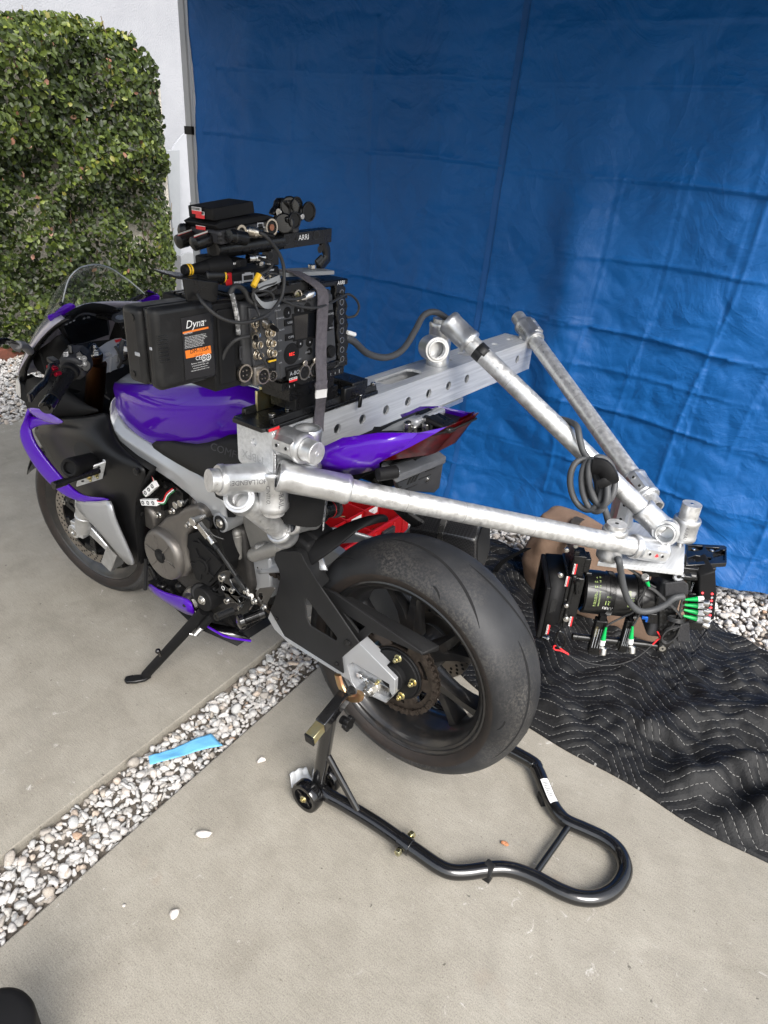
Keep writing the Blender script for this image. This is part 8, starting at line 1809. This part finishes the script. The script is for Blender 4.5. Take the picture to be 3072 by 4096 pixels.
# ================================================================ STRAP AND CABLES
WEB = mat('grey_webbing', (.075,.068,.078), .75, col2=(.11,.10,.112), nscale=90, bump=.8, bscale=700, bdist=.002)
stp = thing('strap', 'dark grey woven webbing strap hanging down over the camera side', 'strap', V('C',1320,700,x=.222))
pts = [V('C',1085,545,x=.285), V('C',1150,548,x=.262), V('C',1230,590,x=.236), V('C',1305,645,x=.222), V('C',1330,700,x=.222), V('C',1325,850,x=.222), V('C',1318,1000,x=.222), V('C',1318,1120,x=.220), V('C',1322,1250,x=.216), V('C',1318,1340,x=.222), V('D',648,205,x=.242), V('D',642,270,x=.249), V('D',640,345,x=.247)]
m = MB(); m.ribbon(pts, (0,.031,.004), .0024, sm=7); m.build('webbing', WEB, stp, ang=50)
m = MB(); p = V('C',1318,1318,x=.2145); q = V('C',1322,1290,x=.2125); m.ribbon([V('C',1318,1345,x=.2155), p, q], (0,.033,.004), .003, sm=4); m.build('white_tag', mat('white_tape', (.62,.61,.60), .6, bump=.5, bscale=120, bdist=.002), stp)
m = MB(); m.ribbon([V('C',1320,1290,x=.2125), V('C',1318,1262,x=.2105), V('C',1322,1240,x=.213)], (0,.034,.004), .004, sm=4); m.build('fold', WEB, stp)
# thick grey cable: camera to the middle joint, down the tube, coiled, on to the hanging camera
tp2 = lambda s, off=.030: T2a+T2d*s+Vector((.30,-.20,.25)).normalized()*off
cbl = thing('thick_cable', 'thick dark grey cable running from the camera down the tubes with a hanging coil', 'cable', T2a+T2d*.5)
c1 = [V('C',1470,965,x=.262), V('W',765,738,x=.262), V('W',795,764,y=-.10), V('W',835,772,y=-.18), V('W',870,755,y=-.25), V('W',898,712,y=-.32), V('W',915,682,y=-.36), V('W',940,674,y=-.40), V('W',968,690,y=-.45), V('E',240,150,y=-.46), tp2(.10), tp2(.2), tp2(.3), tp2(.36)]
m = MB(); m.tube(c1, .0082, n=14, sm=6); m.build('upper_run', CABLEG, cbl, ang=180)
vv = VIEW(tp2(.5)); off = vv*.045
def ce(x, y, o=.045): 
    b_ = T2a+T2d*.52; return VN('E',x,y,b_+VIEW(b_)*o,VIEW(b_))
c2 = [ce(775,630,-.03), ce(830,645,-.01), ce(872,672,.03), ce(888,740,.045), ce(905,800,.045), ce(935,850,.05), ce(975,950,.05), ce(990,1040,.052), ce(1020,1110,.055), V('E',1040,1180,y=-.40), V('E',1060,1270,y=-.37), V('E',1085,1370,y=-.36), hv(690,470,.13), hv(705,560,.115), hv(725,660,.105), hv(760,745,.095), hv(820,800,.088), hv(900,800,.08), hv(985,765,.075), hv(1050,718,.07), hv(1112,708,.062)]
m = MB(); m.tube(c2, .0082, n=14, sm=6); m.build('lower_run', CABLEG, cbl, ang=180)
m = MB()
for (cx_,cy_,rx_,ry_,rot,o) in ((920,980,82,135,-.15,.060),(965,985,66,138,-.12,.070),(1000,960,75,125,-.05,.055),(985,970,45,125,-.2,.082)):
    P_ = []
    for k in range(18):
        a = 2*math.pi*k/18; dx, dy = rx_*math.cos(a), ry_*math.sin(a); P_.append(ce(cx_+dx*math.cos(rot)-dy*math.sin(rot), cy_+dx*math.sin(rot)+dy*math.cos(rot), o+.010*math.sin(a*2)))
    m.tube(P_, .0080, n=12, sm=4, closed=True)
m.build('coil', CABLEG, cbl, ang=180)
m = MB(); m.tube([ce(960,880,.095), ce(1010,890,.10), ce(1040,930,.098), ce(1050,960,.085)], .012, n=10, flat=.022); m.tube([ce(985,980,.098), ce(1030,965,.10), ce(1072,940,.09)], .004, n=8, flat=.012); m.build('cable_wrap', BLACKM, cbl)
# thin black camera cables
def thin(name, label, runs, m_=CABLE, n=8):
    m = MB(); allp = []
    for P_, r in runs: m.tube(P_, r, n=n, sm=6); allp += P_
    o = m.build(name, m_, ang=180, org=allp[0]); return tag(o, label, 'cable')
thin('thin_cable', 'black cable looping down in front of the camera from the video transmitter plug', [([V('C',930,300,x=.215), V('C',975,330,x=.212), V('C',1040,410,x=.214), V('C',1078,500,x=.216), V('C',1085,600,x=.214), V('C',1070,700,x=.212), V('C',1020,780,x=.208), V('C',960,830,x=.205), V('C',860,865,x=.203), V('C',760,865,x=.206), V('C',660,825,x=.215), V('C',580,755,x=.228), V('C',535,690,x=.245)], .0032)])
thin('thin_cable', 'black cable curving from the labelled battery to a plug on the camera side panel', [([V('C',862,955,x=.212), V('C',820,965,x=.214), V('C',770,985,x=.22), V('C',720,1040,x=.232), V('C',690,1110,x=.24)], .0034)])
thin('thin_cable', 'knotted bundle of black cables hanging below the red banded receiver', [
    ([V('C',1000,575,x=.235), V('C',1040,590,x=.226), V('C',1020,620,x=.222), V('C',950,640,x=.222), V('C',890,680,x=.222), V('C',900,730,x=.222), V('C',980,750,x=.222), V('C',1020,715,x=.222), V('C',980,670,x=.222), V('C',905,670,x=.222)], .0026),
    ([V('C',925,460,x=.262), V('C',980,480,x=.24), V('C',1010,500,x=.23), V('C',980,540,x=.228), V('C',930,570,x=.228), V('C',905,610,x=.228), V('C',890,680,x=.224), V('C',905,760,x=.222), V('C',930,830,x=.212), V('C',935,900,x=.218), V('C',920,970,x=.226), V('C',935,1060,x=.222), V('C',965,1120,x=.22), V('C',985,1155,x=.222)], .0026),
    ([V('C',960,590,x=.235), V('C',1000,560,x=.228), V('C',1050,575,x=.225), V('C',1040,640,x=.225), V('C',960,690,x=.224), V('C',900,700,x=.224)], .0024)])
m = MB(); a, c_ = V('C',925,565,x=.222), V('C',890,640,x=.220); m.cyl(a, c_, .0052, n=16); tag(m.build('cable_marker', YELLOW, org=a), 'yellow cable marker sleeve on the cable beside the receiver', 'cable marker')
m = MB(); m.ribbon([V('C',1060,590,x=.222), V('C',1000,615,x=.221), V('C',920,650,x=.221)], (0,.003,.012), .002); m.ribbon([V('C',900,700,x=.221), V('C',960,760,x=.219), V('C',1050,745,x=.221)], (0,.004,.012), .002); tag(m.build('cable_band', GREYB, org=V('C',960,640,x=.22)), 'pale grey flat band in the knot of camera cables', 'cable band')
thin('thin_cable', 'dark braided cable arching beside the rear module of the camera', [([V('C',745,690,x=.232), V('C',760,650,x=.232), V('C',795,640,x=.234), V('C',835,670,x=.234), V('C',860,720,x=.232), V('C',890,745,x=.228), V('C',960,765,x=.224)], .0048)])
thin('thin_cable', 'white sleeved cable running down the edge of the rear module', [([V('C',752,685,x=.230), V('C',765,730,x=.229), V('C',778,790,x=.229), V('C',790,860,x=.2295), V('C',795,945,x=.230)], .0042)], mat('white_sleeve', (.50,.50,.49), .6, col2=(.12,.12,.12), nscale=150, nlo=.45, nhi=.52))
thin('thin_cable', 'black cable across the camera side and looping out past the cage front', [([V('C',1215,705,x=.226), V('C',1150,722,x=.222), V('C',1080,720,x=.222)], .0032), ([V('C',1060,720,x=.222), V('C',1150,760,x=.22), V('C',1230,775,x=.218), V('C',1290,775,x=.216), V('C',1370,750,x=.226), V('C',1430,715,x=.238), V('C',1490,690,x=.246), V('C',1540,725,x=.25), V('C',1558,775,x=.252), V('C',1535,825,x=.256), V('C',1480,838,x=.26)], .0026)])
m = MB(); p = V('C',1265,680,x=.23); d = Vector((0,.95,-.25)).normalized(); m.lathe([(0,.0085),(.003,.0098),(.016,.0098),(.018,.0085),(.026,.0080),(.028,.006),(.036,.0045),(.036,.0004)], p, d, 24); m.build('round_plug', STEEL, camb)
m = MB(); p = V('C',1160,695,x=.236); m.cyl(p, p+NX*.006, .0105, hole=.008, n=24); m.cyl(p, p+NX*.003, .006, n=18, mi=1); m.build('round_socket', [BNC, ZINC], camb)
m = MB(); m.cyl(V('C',1480,930,x=.262), V('C',1530,945,x=.262), .005, n=14); m.build('cable_tag', WHITEP, cbl)
m = MB(); m.cyl(V('C',1340,610,x=.27), V('C',1340,640,x=.27), .007, n=16); m.cyl(V('C',1340,605,x=.27), V('C',1340,612,x=.27), .009, n=16); m.build('cage_pin', STEEL, camb, bevel=.0008)
